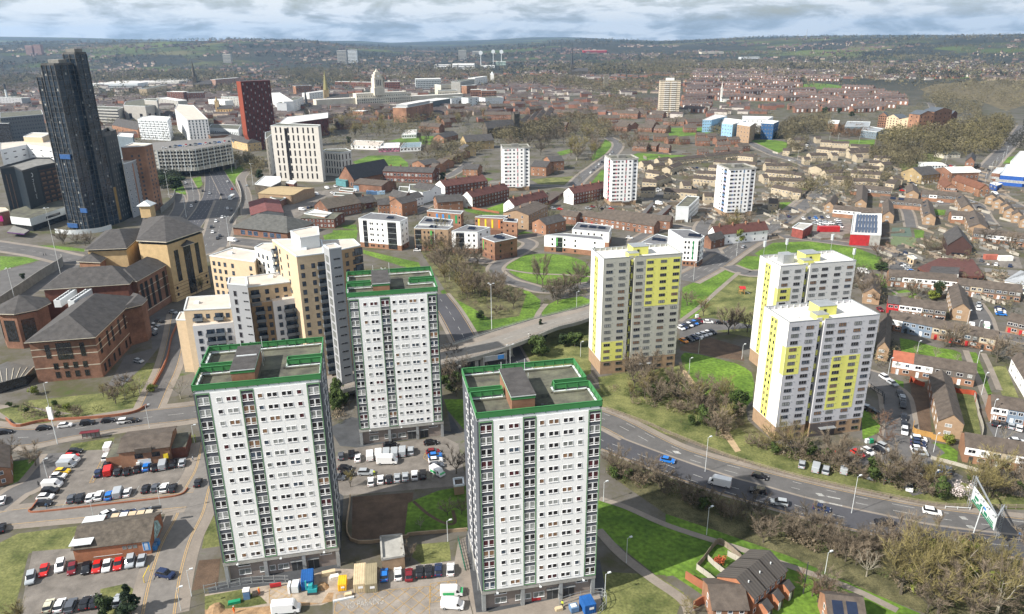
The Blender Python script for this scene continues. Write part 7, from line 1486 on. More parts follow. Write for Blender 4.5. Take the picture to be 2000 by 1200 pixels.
# single trees one can point to
for a in [(5,1160,800,8, 'E', 'dark conifer beside the flyover parapet',1.4),(5,1150,900,8, 'G', 'big leafy evergreen shrub under the flyover end',1.3),(5,1350,850,7, 'G', 'broad evergreen shrub left of the first yellow tower',1.5),(5,1290,845,5.5, 'K', 'round laurel shrub beside the broad evergreen',1.3),(5,1915,1130,5, 'E', 'small dark conifer on the bank below the first yellow tower',1.5),(5,1170,520,19, 'B', 'tallest bare poplar standing on the oval lawn',.6),(5,1140,500,15, 'B', 'slim bare poplar beside the tallest one',.5),(5,610,290,20, 'Y', 'tall bare golden tree in front of the brick flats',.55),(5,820,700,4.5, 'K', 'dark bush on the bank above the sunken road',1.2),(6,350,780,13, 'B', 'largest bare tree between the two yellow tower car parks',1),(6,210,680,10, 'Y', 'bare tree in the playground park',1.1),(6,385,760,12, 'B', 'bare tree behind the phone mast tower',.9),(6,455,770,12, 'B', 'bare tree nearest the phone mast tower foot',.9),(6,300,1110,7, 'B', 'wide bare tree on the lawn beside the sandy steps',1.4),(6,120,620,8, 'B', 'bare tree by the diagonal path',1.3),(17,540,150,9, 'B', 'bare tree on the lawn triangle',1),(17,1050,790,12, 'B', 'big bare tree in front of the cream house',1.1),(17,1640,990,13, 'B', 'big bare tree at the end of the sunlit green',1.2),(17,960,800,8, 'B', 'smaller bare tree left of the big one on the green',.8),(17,595,890,5, 'W', 'thin sapling, left of three on the sunlit green',.8),(17,840,950,6, 'W', 'thin sapling, middle of three on the sunlit green',.8),(17,1120,1000,5, 'W', 'thin sapling, right of three on the sunlit green',.8),(17,870,170,9, 'K', 'tall dark conifer like tree behind the red fence',.7),(17,820,180,5, 'L', 'yellow green bush behind the red fence',1),(18,1720,975,7, 'W', 'slender white birch beside the right hand parking lot',.8),(18,130,800,7, 'R', 'reddish bare tree overhanging the shaded street',1.3),(18,190,1000,6, 'R', 'reddish bush at the corner of the shaded street',1.2),(10,850,330,10, 'R', 'reddish bare tree in front of the red sports hall',1.3),(10,900,430,9, 'D', 'bare tree below the sports hall',1.3),(10,880,440,5, 'K', 'green bush below the sports hall',2),(10,1230,300,12, 'B', 'bare poplar like tree left of the dark brick hall',.7),(10,1320,640,8, 'E', 'conifer beside the gabled block',1),(10,1290,650,4, 'L', 'golden bush beside the conifer',1.2),(10,1120,620,8, 'B', 'bare tree on the small green by the maroon school houses',1),(10,1700,240,12, 'D', 'bare tree before the row behind the brick hall',1),(10,1880,280,12, 'B', 'broad bare tree by the school yard',1),
   (8,690,415,9, 'D', 'dark bare tree right of the tower car park',1),(8,490,720,3.5, 'W', 'small pale bare tree on the lawn by the dug earth',1),(8,640,650,5, 'B', 'bare bush on the lawn behind the small brick shed',1.2),(8,720,640,5, 'B', 'bare bush against the tower wall',1),(8,430,900,5, 'B', 'bare bush beside the flat roofed substation',1),(8,100,490,6, 'Y', 'yellowish bare tree in the tower car park',.9),(7,730,1200,7.5, 'E', 'dark conifer at the bottom, right of the pair',1.6),(7,595,1210,5.5, 'K', 'dark conifer like bush at the bottom, left of the pair',.9),(7,120,1250,6, 'Y', 'olive bare bush in the bottom left corner',1.4),(7,60,330,7, 'B', 'bare tree left of the pale advertising mast',1.1),(7,200,370,8, 'B', 'bare tree beside the car park footpath',1.1),(7,40,360,6, 'B', 'bare tree by the left edge',1),(4,780,1110,8, 'W', 'pale bare birch before the brick offices',1.1),(4,1010,1140,9, 'W', 'white stemmed birch clump beside the left tower',1),(4,1130,545,8, 'Y', 'golden bare tree below the sandstone tower',1),(4,1100,560,6, 'B', 'brown bare tree below the sandstone tower',1),(4,190,1120,3.5, 'L', 'yellow green shrub beside the office entrance',1),(4,850,1100,3, 'L', 'golden shrub at the street corner',1.2),(4,130,475,3.5, 'K', 'round dark tree in the walled yard',1),
   (9,300,930,3, 'O', 'red leaved shrub in the fenced garden',1.1),(9,1640,560,6, 'P', 'white blossom tree left of the sign gantry',1.2),(9,545,800,8, 'B', 'leaning bare tree beside the lawn path',1.3),(9,1120,990,8, 'W', 'forked white birch beside the path',.9),(9,1300,1050,12, 'Y', 'tall olive bare tree right of the forked birch',1),(9,110,1200,4.5, 'Y', 'brownish bush at the bottom edge beside the steps',1.5),(9,1580,250,3.5, 'L', 'bushy shrub beside the buff gable',1),(9,290,60,7, 'B', 'bare tree on the sunny bank beside the steps',1.2),(2,1495,1060,8, 'B', 'round bare tree on the green beside the red accented tower',1.2),(15,1330,640,7, 'B', 'bare tree right of the slab flats',1),(15,1680,830,9, 'L', 'olive leafed tree beside the main road',.9),(15,210,500,9, 'B', 'bare tree before the red accented tower car park',1.2),(15,1330,290,8, 'D', 'dark bare tree in the cream estate',1),(14,370,170,9, 'K', 'evergreen tree beside the curved slip road',1),(14,380,400,4, 'K', 'round bush beside the slip road',1),(1,985,1060,12, 'K', 'evergreen trees at the motorway mouth',1.6),(1,900,1050,11, 'K', 'evergreen tree left of the motorway mouth',1.6),(1,1440,1000,9, 'B', 'bare tree left of the white finned block',1.3),(13,660,130,7, 'K', 'ivy green tree beside the cul de sac',1.1),(3,885,640,12, 'K', 'dark evergreen on the hill, left one of three',1.1),(3,965,635,9, 'K', 'dark evergreen on the hill, middle one of three',1.1),(3,1035,655,9, 'K', 'dark evergreen on the hill, right one of three',1.2),(2,90,800,8, 'K', 'dark evergreen below the yellow willows',1)]:
 tree(a[0], a[1], a[2], a[3], a[4], a[5], None, a[6])
grove(5,[(470,300),(700,340),(900,430),(1060,560),(1050,670),(900,690),(790,640),(640,540),(590,440)],42, 'BBBBYSS',6,10, 'between the green tower and the oval lawn', 'between tower and oval lawn')
grove(5,[(1160,530),(1400,500),(1430,560),(1260,620),(1170,600)],9, 'BBD',7,9.5, 'between the oval lawn and the flyover', 'by the oval lawn')
grove(9,[(-330,-60),(0,110),(350,230),(430,150),(400,60),(250,20),(90,-70),(-100,-130)],46, 'BBBYSSG',5.5,9, 'on the bank around the sandy steps', 'around the sandy steps')
grove(9,[(420,250),(700,330),(1000,420),(1400,530),(1560,560),(1500,460),(1100,400),(900,330),(600,280)],42, 'BBYSSG',5,8.5, 'between the near yellow tower and the ring road', 'above the ring road fence')
grove(9,[(-350,340),(-100,440),(200,560),(500,670),(850,760),(1180,840),(1150,960),(900,870),(560,750),(300,650),(0,540),(-300,440)],66, 'BBBDSSSG',4,6.6, 'between the path and the ring road', 'between path and ring road')
grove(9,[(1250,860),(1700,880),(2050,900),(2050,1260),(1500,1250),(1150,1060)],27, 'YYYBBL',7,10.5, 'in the bottom right grove', 'in the bottom right grove')
grove(9,[(750,1050),(1000,1080),(1100,1150),(950,1180),(800,1150)],5, 'BR',4,6, 'behind the orange terrace', 'behind the orange terrace')
grove(9,[(1650,420),(2050,470),(2050,570),(1750,560)],14, 'YBG',5,8, 'behind the sign gantry', 'behind the sign gantry')
grove(5,[(-5,1060),(60,1040),(80,1240),(0,1330)],10, 'GKG',6,8, 'between the two left green edged towers', 'between the left towers')
grove(5,[(620,1050),(690,1030),(720,1130),(640,1140)],5, 'GB',5,7, 'behind the middle green edged tower', 'behind the middle tower')
grove(5,[(630,940),(740,930),(800,1000),(720,1040)],6, 'D',5,7, 'below the left end of the flyover', 'below the flyover')
grove(4,[(550,1120),(700,1080),(760,1130),(650,1170)],7, 'BYL',3,6, 'before the brick offices', 'before the offices')
grove(7,[(0,40),(250,40),(560,60),(560,100),(100,130)],9, 'BLSG',3,6, 'in the office forecourt beds', 'in the office forecourt')
grove(4,[(330,270),(540,290),(540,300),(340,280)],5, 'B',6,8, 'in front of the dark tower site', 'before the tower site')
grove(6,[(1050,430),(1220,540),(1200,640),(1040,560)],7, 'BD',6,9, 'right of the phone mast tower', 'right of the mast tower')
grove(6,[(330,160),(460,150),(480,200),(350,250)],6, 'BY',6,9, 'at the foot of the blue balcony tower', 'below the blue balcony tower')
grove(2,[(1310,930),(1500,900),(1420,720),(1330,760),(1290,860)],16, 'BY',10,15, 'beside the street of queueing cars', 'beside the queueing street')
grove(2,[(930,760),(1150,740),(1300,760),(1290,850),(1110,880),(940,830)],22, 'BD',9,14, 'behind the leftmost small white tower', 'behind the leftmost white tower')
grove(2,[(0,700),(120,700),(280,690),(300,760),(90,790),(-40,800)],14, 'YY',11,15, 'at the green above the nursery', 'above the nursery')
grove(2,[(480,780),(660,760),(660,860),(500,900)],9, 'BD',9,13, 'beside the brick hall green', 'beside the hall green')
grove(2,[(660,660),(860,640),(860,700),(700,730)],9, 'YB',10,14, 'before the sooty church', 'before the sooty church')
grove(2,[(1500,750),(1700,760),(1780,850),(1620,870)],14, 'BR',7,11, 'among the red brick houses', 'among the brick houses')
def wood(q, poly, n, h0, h1, k, name='woodland', label='bare winter woodland', nt=30, r=.38):
 W_=[G(q, *p) for p in poly];x0, x1=min(p.x for p in W_), max(p.x for p in W_);y0, y1=min(p.y for p in W_), max(p.y for p in W_);P2=[(p.x, p.y) for p in W_];S=[];tr=0
 while len(S) < n and tr < n * 40:
  tr += 1;x, y=R.uniform(x0, x1), R.uniform(y0, y1)
  if inpoly(x, y, P2): h=R.uniform(h0, h1);S.append((x, y, terr(x, y), h * r, h))
 if S: canopy(name, label, S, k, nt=nt, seed=n)
WB=mat("winter_wood",(.125,.10,.064), var=.4, scale=.03, tint=(.15,.13,.07));WO=mat("olive_wood",(.14,.12,.055), var=.35, scale=.03);WDK=mat("dark_wood",(.04,.038,.026), var=.3, scale=.02);WG=mat("evergreen_wood",(.022,.032,.014), var=.3, scale=.03)
# ------------------------------------------------------------------ vehicles
CCOL = {'w': ('white',(.78,.78,.78)), 'k': ('black',(.012,.012,.016)), 'g': ('grey',(.10,.11,.13)), 's': ('silver',(.42,.45,.48)), 'b': ('bright blue',(.02,.17,.55)), 'n': ('navy',(.015,.03,.09)), 'r': ('red',(.55,.02,.015)), 'd': ('dark red',(.20,.012,.02)), 'y': ('yellow',(.75,.48,.02)), 'o': ('orange',(.7,.25,.02)), 'c': ('cream',(.6,.56,.42)), 'G': ('green and white',(.05,.45,.15))}
CP = {k: mat('car_paint_' + v[0].replace(' ', '_'), v[1], rough=.25, spec=.6, var=0) for k, v in CCOL.items()}
CGL=mat('car_glass',(.012,.014,.018), rough=.08, spec=.9, var=0);TYRE=mat('tyre',(.015,.015,.015), var=0);HUB=mat('hub',(.35,.35,.36), rough=.4, var=0);LAMPR=mat('tail_lamp',(.35,.01,.01), rough=.3, var=0);LAMPW=mat('head_lamp',(.7,.72,.75), rough=.2, var=0)
def hull(prof, w, m, taper=.06, y0=0.0, rail=.12):
 """side profile (x, z) extruded across, edges drawn in"""
 mb=MB();n=len(prof);cx=sum(p[0] for p in prof) / n;cz=sum(p[1] for p in prof) / n;V=[]
 for y, s in ((-w / 2,1 - taper),(-w / 2 + rail,1),(w / 2 - rail,1),(w / 2,1 - taper)): V += [(cx + (x - cx) * s, y, cz + (z - cz) * s) for x, z in prof]
 F=[tuple(range(n))[::-1], tuple(range(3 * n,4 * n))]
 for k in range(3):
  for i in range(n): j=(i + 1) % n;F.append((k * n + i, k * n + j,(k + 1) * n + j,(k + 1) * n + i))
 F=[f[::-1] for f in F];mb.mesh(V, F, m);return mb
CARS = {'car': dict(L=4.3, w=1.76, body=[(-2.1,.32),(-2.13,.75),(-1.95,.95),(1.0,.98),(1.95,.80),(2.14,.60),(2.12,.30)], cab=[(-1.9,.93),(-1.45,1.36),(-.9,1.45),(.1,1.45),(.5,1.38),(1.15,.95)], roof=(-1.35,.25,1.40,1.48), ax=1.30, r=.32),
  'suv': dict(L=4.5, w=1.86, body=[(-2.2,.38),(-2.24,.9),(-2.1,1.08),(1.1,1.08),(2.05,.95),(2.24,.7),(2.2,.36)], cab=[(-2.1,1.05),(-1.85,1.6),(-1.3,1.68),(.1,1.68),(.5,1.6),(1.2,1.06)], roof=(-1.75,.3,1.62,1.71), ax=1.36, r=.36),
  'van': dict(L=5.0, w=1.98, body=[(-2.5,.38),(-2.5,2.0),(-2.4,2.1),(1.0,2.1),(1.25,2.0),(1.85,1.2),(2.4,1.05),(2.5,.7),(2.48,.36)], cab=[(1.0,1.15),(1.02,1.92),(1.3,1.92),(1.85,1.17)], roof=None, ax=1.6, r=.34),
  'bigvan': dict(L=6.0, w=2.1, body=[(-3.0,.38),(-3.0,2.55),(-2.9,2.65),(1.5,2.62),(1.85,2.4),(2.35,1.3),(2.9,1.1),(3.0,.75),(2.98,.36)], cab=[(1.5,1.25),(1.55,2.3),(1.85,2.25),(2.33,1.27)], roof=None, ax=1.95, r=.36)}
CM = {}
def car_mesh(ty, c):
 if (ty, c) in CM: return CM[(ty, c)]
 s=CARS[ty];pc = 'w' if c == 'G' else c;b_=hull(s['body'], s['w'], CP[pc]);rf=s['roof']
 if rf: b_.box(rf[0], rf[1],-s['w'] * .40, s['w'] * .40, rf[2], rf[3], CP[pc])
 if c == 'G': b_.box(-1.9,.6,-s['w'] / 2 - .015, s['w'] / 2 + .015,.6,1.3, CP['G']);b_.box(1.3,2.42,-s['w'] * .45, s['w'] * .45,.9,1.2, CP['G'])
 g=hull(s['cab'], s['w'] * (.90 if rf else 1.012), CGL,.10, rail=.2 if rf else .03)
 if not rf: g.box(s['cab'][1][0] - .01, s['body'][4][0],-s['w'] * .4, s['w'] * .4,1.3,1.9, CGL)
 xb=s['body'][0][0];xf=-xb
 t=MB().box(xb - .03, xb + .1,-s['w'] * .46,-s['w'] * .3,.65,.85, LAMPR).data('tail_lamp');h=MB().box(xf - .25, xf + .0,-s['w'] * .46,-s['w'] * .28,.58,.74, LAMPW).data('headlight')
 w_=MB();w_.tube([(0,-.1,0),(0,.1,0)], s['r'], TYRE,12);w_.tube([(0,-.115,0),(0,.115,0)], s['r'] * .55, HUB,8)
 allm=MB()
 for src in (b_, g):
  for f, mi in zip(src.f, src.m): allm.mesh([src.v[i] for i in f],[tuple(range(len(f)))], src.ms[mi])
 for x in (-s['ax'], s['ax']): allm.box(x - s['r'], x + s['r'],-s['w'] / 2 - .01, s['w'] / 2 + .01,.0, s['r'] * 1.9, TYRE)
 CM[(ty, c)]=(b_.data('body'), g.data('windows'), w_.data('wheel'), t, h, s, allm.data('body'));return CM[(ty, c)]
def car(q, x, y, hx, hy, spec, label, group='parked cars', z=.04, far=False, nm='parked_car', cat=None):
 """spec: colour letter + type letter (h hatch, u suv, v van, V big van)"""
 c=spec[0];ty = {'h': 'car', 'u': 'suv', 'v': 'van', 'V': 'bigvan'}[spec[1] if len(spec) > 1 else 'h'];p=G(q, x, y);p2=G(q, x + hx * 10, y + hy * 10);an=atan2(p2.y - p.y, p2.x - p.x) + R.uniform(-.03,.03)
 name = 'van' if 'van' in ty else nm;bd, gl, wh, tl, hl, s, am=car_mesh(ty, c);p.z=z;L_=label.replace('@', CCOL[c][0] + (' van' if 'van' in ty else ' car' if ty == 'car' else ' SUV'))
 if far: o=put(name, am, None, p, an);tag(o, L_, cat or ('van' if 'van' in ty else 'car'), group);return o
 t=tag(put(name, None, None, p, an), L_, cat or ('van' if 'van' in ty else 'car'), group)
 put('body', bd, t);put('windows', gl, t)
 for a in (-1,1):
  for b_ in (-1,1): put('wheel', wh, t,(a * s['ax'], b_ * (s['w'] / 2 - .08), s['r']))
  put('headlight', hl, t, None,0,(1, a,1));put('tail_lamp', tl, t, None,0,(1, a,1))
 return t
def crow(q, pts, head, specs, phrase, far=False, side='left', **k):
 """a row of cars through the points, evenly spaced"""
 specs=specs.split();n=len(specs)
 for i, s in enumerate(specs):
  if len(pts) == n: x, y=pts[i]
  else: u=i / max(1, n - 1) * (len(pts) - 1);j=min(int(u), len(pts) - 2);x=pts[j][0] + (pts[j + 1][0] - pts[j][0]) * (u - j);y=pts[j][1] + (pts[j + 1][1] - pts[j][1]) * (u - j)
  if s == '-': continue
  car(q, x, y, head[0], head[1], s, f"@, {ORD[i]} from {side} {phrase}", far=far, **k)
crow(7,[(420,300),(400,328),(396,352),(376,378),(350,412),(328,438),(314,464),(296,490),(282,524),(256,556),(248,592)],(1,-.05), 'kh rh wv sv yh wh kh wv ku wh kh', "in the column at the big car park wall", side='top')
crow(7,[(550,422),(607,412),(658,415),(710,412),(767,400),(818,388),(865,390),(912,378),(966,370),(1018,364)],(.25,-1), 'nh rv kh kh kh bh kh sv ku sh', 'in the row below the brown brick club')
crow(7,[(608,280),(597,333),(605,375)],(.3,-.6), 'wv wu ku', 'beside the yellow hatched bay', side='top')
crow(7,[(400,565),(450,563),(505,560),(557,550),(610,548),(662,534),(713,530)],(.35,-1), 'gh ku wh wu bh sv wh', "of the big car park front row, left half")
crow(7,[(815,510),(868,505),(920,506),(967,506)],(.35,-1), 'kh gh wu kh', "of the big car park front row, right half")
crow(7,[(603,650),(650,656),(718,650),(808,640)],(1,-.45), 'wh kh nh gh', 'in the four behind the orange brick hall')
crow(7,[(30,192),(245,170),(365,155),(490,142),(605,128),(700,133),(738,129)],(1,-.12), 'kh kh wh ku kh wu kh', 'in the line on the street behind the bus shelter')
crow(7,[(175,1010),(250,966),(340,942),(406,956),(485,953),(545,945),(600,940),(663,930),(730,918),(793,912)],(-.25,1), 'su rh wu dh kh rh wh rh su sh', 'in the row in front of the orange brick hall')
crow(7,[(275,1165),(337,1162),(400,1165),(478,1150),(535,1142),(660,1136)],(.4,-1), 'ch wh gu kh kh sh', 'in the bottom row of the gravel lot')
for a in [(7,1107,475,.35,-1, 'kh', '@ driving beside the left green edged tower'),(7,925,990,1,.18, 'nu', '@ turning into the street at the bottom left'),(7,12,575,.2,-1, 'wh', '@ cut by the left edge above the junction'),(7,10,730,.3,-1, 'kh', '@ cut by the left edge below the junction'),(7,1600,1185,1,-.1, 'wV', '@ with ladder at the very bottom by the site'),
   (8,320,265,1,-.08, 'kh', '@ parked across the middle tower entrance, left'),(8,547,252,1,-.1, 'kh', '@ parked across the middle tower entrance, right'),(8,305,358,1,-.02, 'wV', '@ long, standing in the middle of the tower car park'),(8,583,418,1,.55, 'Gv', '@ at the right end of the tower car park'),(8,665,1090,1,0, 'Gv', '@ with green nose beside the painted box'),(8,670,1162,1,.06, 'wv', '@ with roof rack at the bottom of the yard'),
   (9,10,350,1,.22, 'bh', '@ on the ring road right of the nearest tower'),(9,525,440,1,.28, 'kh', '@ ahead of the long white van on the far carriageway'),(9,512,522,-1,-.15, 'ku', '@ on the ring road right of the long white van'),(9,632,588,-1,-.15, 'su', '@ on the ring road between two black ones'),(9,868,620,1,.22, 'nh', '@ on the ring road in the tower shadow'),(9,1217,702,-1,-.15, 'ku', '@ lowest on the near carriageway'),(9,1485,640,1,.2, 'wu', '@ on the far carriageway before the gantry'),(9,1735,797,1,.05, 'kh', '@ below the gantry post'),(9,300,480,-1,-.25, 'wV', '@ long with blue and green marks on the ring road'),
   (9,1128,300,1,.6, 'wh', '@ beside the dead red cars'),(9,1190,292,1,.62, 'kh', '@ second beside the near yellow tower door'),(9,1217,278,1,.5, 'su', '@ farthest beside the near yellow tower door'),(9,1392,435,1,.1, 'wh', '@ parked across at the end of the yellow tower street'),(9,1357,500,0,1, 'wh', '@ nose down below the yellow tower street end'),(9,965,322,1,.4, 'rh', '@ dented, half hidden by branches'),(9,1070,312,1,.6, 'rh', '@ faded, under branches by the tower'),(9,1125,60,1,.3, 'su', '@ tucked behind the near yellow tower, front'),(9,1150,72,1,.3, 'kh', '@ tucked behind the near yellow tower, rear'),(9,1957,243,1,.1, 'wh', '@ alone behind the birch at the right'),
   (6,1222,1032,1,.6, 'wu', '@ first in the bend right of the near tower'),(6,1265,1062,1,.6, 'sh', '@ second in the bend right of the near tower'),(6,1100,440,1,.1, 'wV', '@ recovery truck like, right of the mast tower'),(6,1098,480,.4,-1, 'wh', '@ below the recovery truck'),(6,435,297,1,-.5, 'sh', '@ on the main road by the crossing'),(6,675,167,.6,-1, 'kh', '@ on the main road, lower of two'),(6,688,127,.5,-1, 'nh', '@ on the main road, upper of two'),(6,1195,650,1,.8, 'dh', '@ behind the near yellow tower roof'),(17,1312,545,.1,1, 'wv', '@ in the court of the brown houses'),(17,1510,540,.3,1, 'Gv', '@ flatbed like, in the court'),(17,895,460,.6,.2, 'ku', '@ under the carport of the brown houses'),(5,472,318,1,0, 'wh', '@ beside the brick flats turning circle'),(5,1655,247,1,.1, 'wh', '@ behind the white flats')]: car(*a, group='single cars and vans')
crow(8,[(47,327),(105,318),(140,338),(208,327),(256,318),(300,313),(345,311),(390,304),(435,299)],(.04,-1), 'gh ku wh wv wv sv sv sv su', 'in the back row of the middle tower car park')
crow(8,[(560,302),(572,324),(574,350),(580,378)],(1,-.1), 'dh bh wh gh', 'in the right hand column of the tower car park', side='top')
crow(8,[(213,470),(267,459),(313,456),(360,449),(405,443),(457,436),(503,430)],(0,-1), 'wh wh kh sh sh wu ku', 'in the front row of the middle tower car park')
crow(8,[(70,395),(80,426),(30,448),(185,420)],(1,0), 'kh kh gh su', 'at the left of the middle tower car park', side='top')
crow(8,[(288,992),(365,986),(426,991),(485,975),(535,971),(590,963),(658,962)],(0,-1), 'bh wh dh kh kh nh wh', 'in the row beside the pale site cabins')
crow(9,[(1322,10),(1323,42),(1328,110),(1330,153),(1332,188)],(.02,1), 'sh ku kh kh wu', 'in the shaded street line', side='top');crow(6,[(1306,1118),(1320,1147),(1322,1180)],(.2,1), 'kh sh ku', 'higher up the shaded street', side='top')
crow(9,[(1412,232),(1408,246),(1408,265),(1408,286),(1418,311)],(1,.12), 'wu nh nh wh su', 'beside the buff fence', side='top');crow(9,[(1478,384),(1525,396),(1575,405)],(0,-1), 'ku bh gh', 'beside the little hedge bed');crow(9,[(1837,143),(1883,150),(1928,158),(1972,170)],(.15,-1), 'kh kh sh wh', 'in front of the white fronted right hand houses');crow(9,[(760,373),(838,394),(893,406),(995,403),(1145,436),(1245,450)],(.2,-1), 'sh sv su sv su gh', 'half hidden behind branches above the ring road')
crow(6,[(85,752),(190,712)],(1,.55), 'wh nh kh wh nh bh kh dh', 'in the back row behind the first yellow tower');crow(6,[(237,719),(305,723),(372,719)],(1,.05), 'wh kh kh', 'in the line along that back row');crow(6,[(100,824),(134,816),(160,806),(185,797),(210,789),(235,781),(258,776)],(1,.45), 'oh kh nh wh wh wh kh', 'in the front row behind the first yellow tower')
for i,(x, y) in enumerate([(835,145),(840,165),(870,160),(900,158),(885,180)]): crow(6,[(x - 5, y),(x + 25, y + 8)],(1,.2), 'sh wh', 'in the sports hall car park, line ' + ORD[i], True)
crow(6,[(960,150),(975,185)],(1,.2), 'wh sh gh wh', 'at the sports hall wall', True, side='top');crow(6,[(768,140),(905,130)],(.6,.5), 'wh nh bh nh wh', 'at the top of the sports hall car park', True);crow(10,[(1035,330),(1070,305)],(.4,1), 'ku nh', 'on the school road', True);crow(10,[(1055,395),(1120,450)],(1,.2), 'gh wh sh sh bh', 'below the yellow play shelter', True, side='top');crow(10,[(1665,365),(1715,388),(1780,395),(1890,405)],(.2,-1), 'gh wh wh nh', 'in the school car park', True)
crow(17,[(1410,250),(1415,290),(1400,300)],(.4,1), 'sh sh wh', 'in the court behind the tile hung row', True, side='top');crow(17,[(1680,300),(1690,330),(1690,350),(1700,375)],(1,.1), 'nh wh wh bh', 'in the parking bay at the far right', True, side='top')
crow(2,[(1440,968),(1480,925),(1525,890),(1562,852)],(1,-.9), 'wh gh sh wh kh sh wh wh sh', 'in the queue beside the tree lined street', True, side='bottom');crow(13,[(690,298),(720,286),(770,265)],(1,-.4), 'sh wh wh', 'beside the leftmost maisonettes', True);crow(13,[(1520,355),(1575,360),(1800,355),(1870,220),(1920,232)],(1,.1), 'sh rh sh wh wh', 'around the rightmost maroon maisonette', True);crow(15,[(100,480),(145,460),(260,485),(310,465),(345,485)],(1,.2), 'sh dh kh sh rh', 'before the red accented tower', True);crow(15,[(780,475),(850,435)],(1,.2), 'wv wV', 'between the low garages', True);crow(15,[(820,295),(850,285)],(1,.1), 'wh wh', 'beside the stepped cream terrace', True)
crow(1,[(1035,1025),(1095,1130),(1068,1155),(1170,1083),(1132,1070)],(-.1,1), 'wh kh wh sh kh', 'on the left motorway lanes', True, side='top');crow(1,[(1270,1018),(1295,1060),(1235,1090),(1270,1168),(1290,1175),(1380,1040)],(.1,-1), 'wh rh kh wh kh sh', 'on the right motorway lanes', True, side='top');crow(4,[(1240,133),(1205,155),(1180,187),(1187,215),(1228,237),(1215,250),(1290,92)],(-.3,1), 'wh wh kh wh kh kh kh', 'on the road below the motorway mouth', True, side='top')
car(4,1298,264,1,.1, 'wV', '@ at the junction before the blue windowed offices', 'single cars and vans', far=True);car(14,835,508,1,.1, 'wv', '@ at the end of the police car line', 'single cars and vans', far=True)
crow(14,[(900,485),(1080,430)],(.4,-1), 'nh kh nh wh nh bh', 'in the yard beside the brick works', True);crow(14,[(1105,275),(1195,255),(1160,325),(1410,300),(990,340)],(1,.3), 'wv wu wh wv wv', 'in the depot yard', True);crow(4,[(865,738),(850,758),(850,772),(850,785),(890,715)],(1,.1), 'sh wh gh kh kh', 'beside the long brick offices wall', True, side='top');crow(4,[(775,937),(700,1040),(968,664)],(1,.2), 'sh gh sh', 'in the office lane', True, side='top')
crow(11,[(1015,425),(1050,455),(1110,375),(1125,395),(1140,412)],(1,.1), 'rh rh wh nh wh', 'below the sandstone chapel', True, side='top');crow(11,[(580,262),(583,280),(578,298),(600,225)],(.1,1), 'wh kh nh wh', 'between the cream terraces', True, side='top');crow(11,[(1200,245),(1320,275)],(1,.2), 'nh rh wh wh wh', 'on the lane by the scrap yard', True);crow(11,[(1360,280),(1400,260),(1460,270),(1520,285)],(1,.2), 'nh wh kh rh wh sh kh', 'in the scrap yard', True);crow(11,[(165,218),(352,346),(415,480),(160,658)],(.6,.8), 'wh dh sh nh', 'on the curving main road', True, side='top');crow(11,[(1590,545),(1655,590),(1660,655),(1650,690),(1770,480),(1720,295),(1640,308),(1345,545),(1030,482)],(1,.2), 'sh kh wh nh wv kh wv wh kh', 'on the far right streets', True);crow(11,[(300,95),(310,108)],(1,.1), 'wh wh', 'in the top cream court', True);crow(12,[(330,610),(345,605),(610,440),(650,438)],(1,.1), 'wh sh kh nh', 'in the cream estate courts', True)
# cars on the garage roof
go, gp=GAR
for i in range(22):
 p=go + Vector(((gp[0] * .9 + gp[1] * .1) * (1 - i / 22) + gp[2] * (i / 22)).to_3d()) + Vector((2,9 + (i % 3) * 5,24.62));o=put('parked_car', car_mesh('car', 'wkgsbr'[i % 6])[6], None, p,.3 + 1.57 * (i % 2));tag(o, CCOL['wkgsbr'[i % 6]][0] + f' car on the roof deck above the motorway, {ORD[i if i < 11 else 21 - i]} from ' + ('left' if i < 11 else 'right'), 'car', 'cars on the garage roof')
# bus
A=G(1,1293,1112);t=thing('bus', 'white single deck bus on the motorway', 'bus', A, radians(95));MB().box(-5.5,5.5,-1.25,1.25,.5,3, METALW).build('body', t);MB().box(-5.3,5.52,-1.27,1.27,1.5,2.5, CGL).build('windows', t)
for x in (-3.5,3.5):
 for y in (-1.1,1.1): put('wheel', car_mesh('bigvan', 'w')[2], t,(x, y,.45),0,1.3)
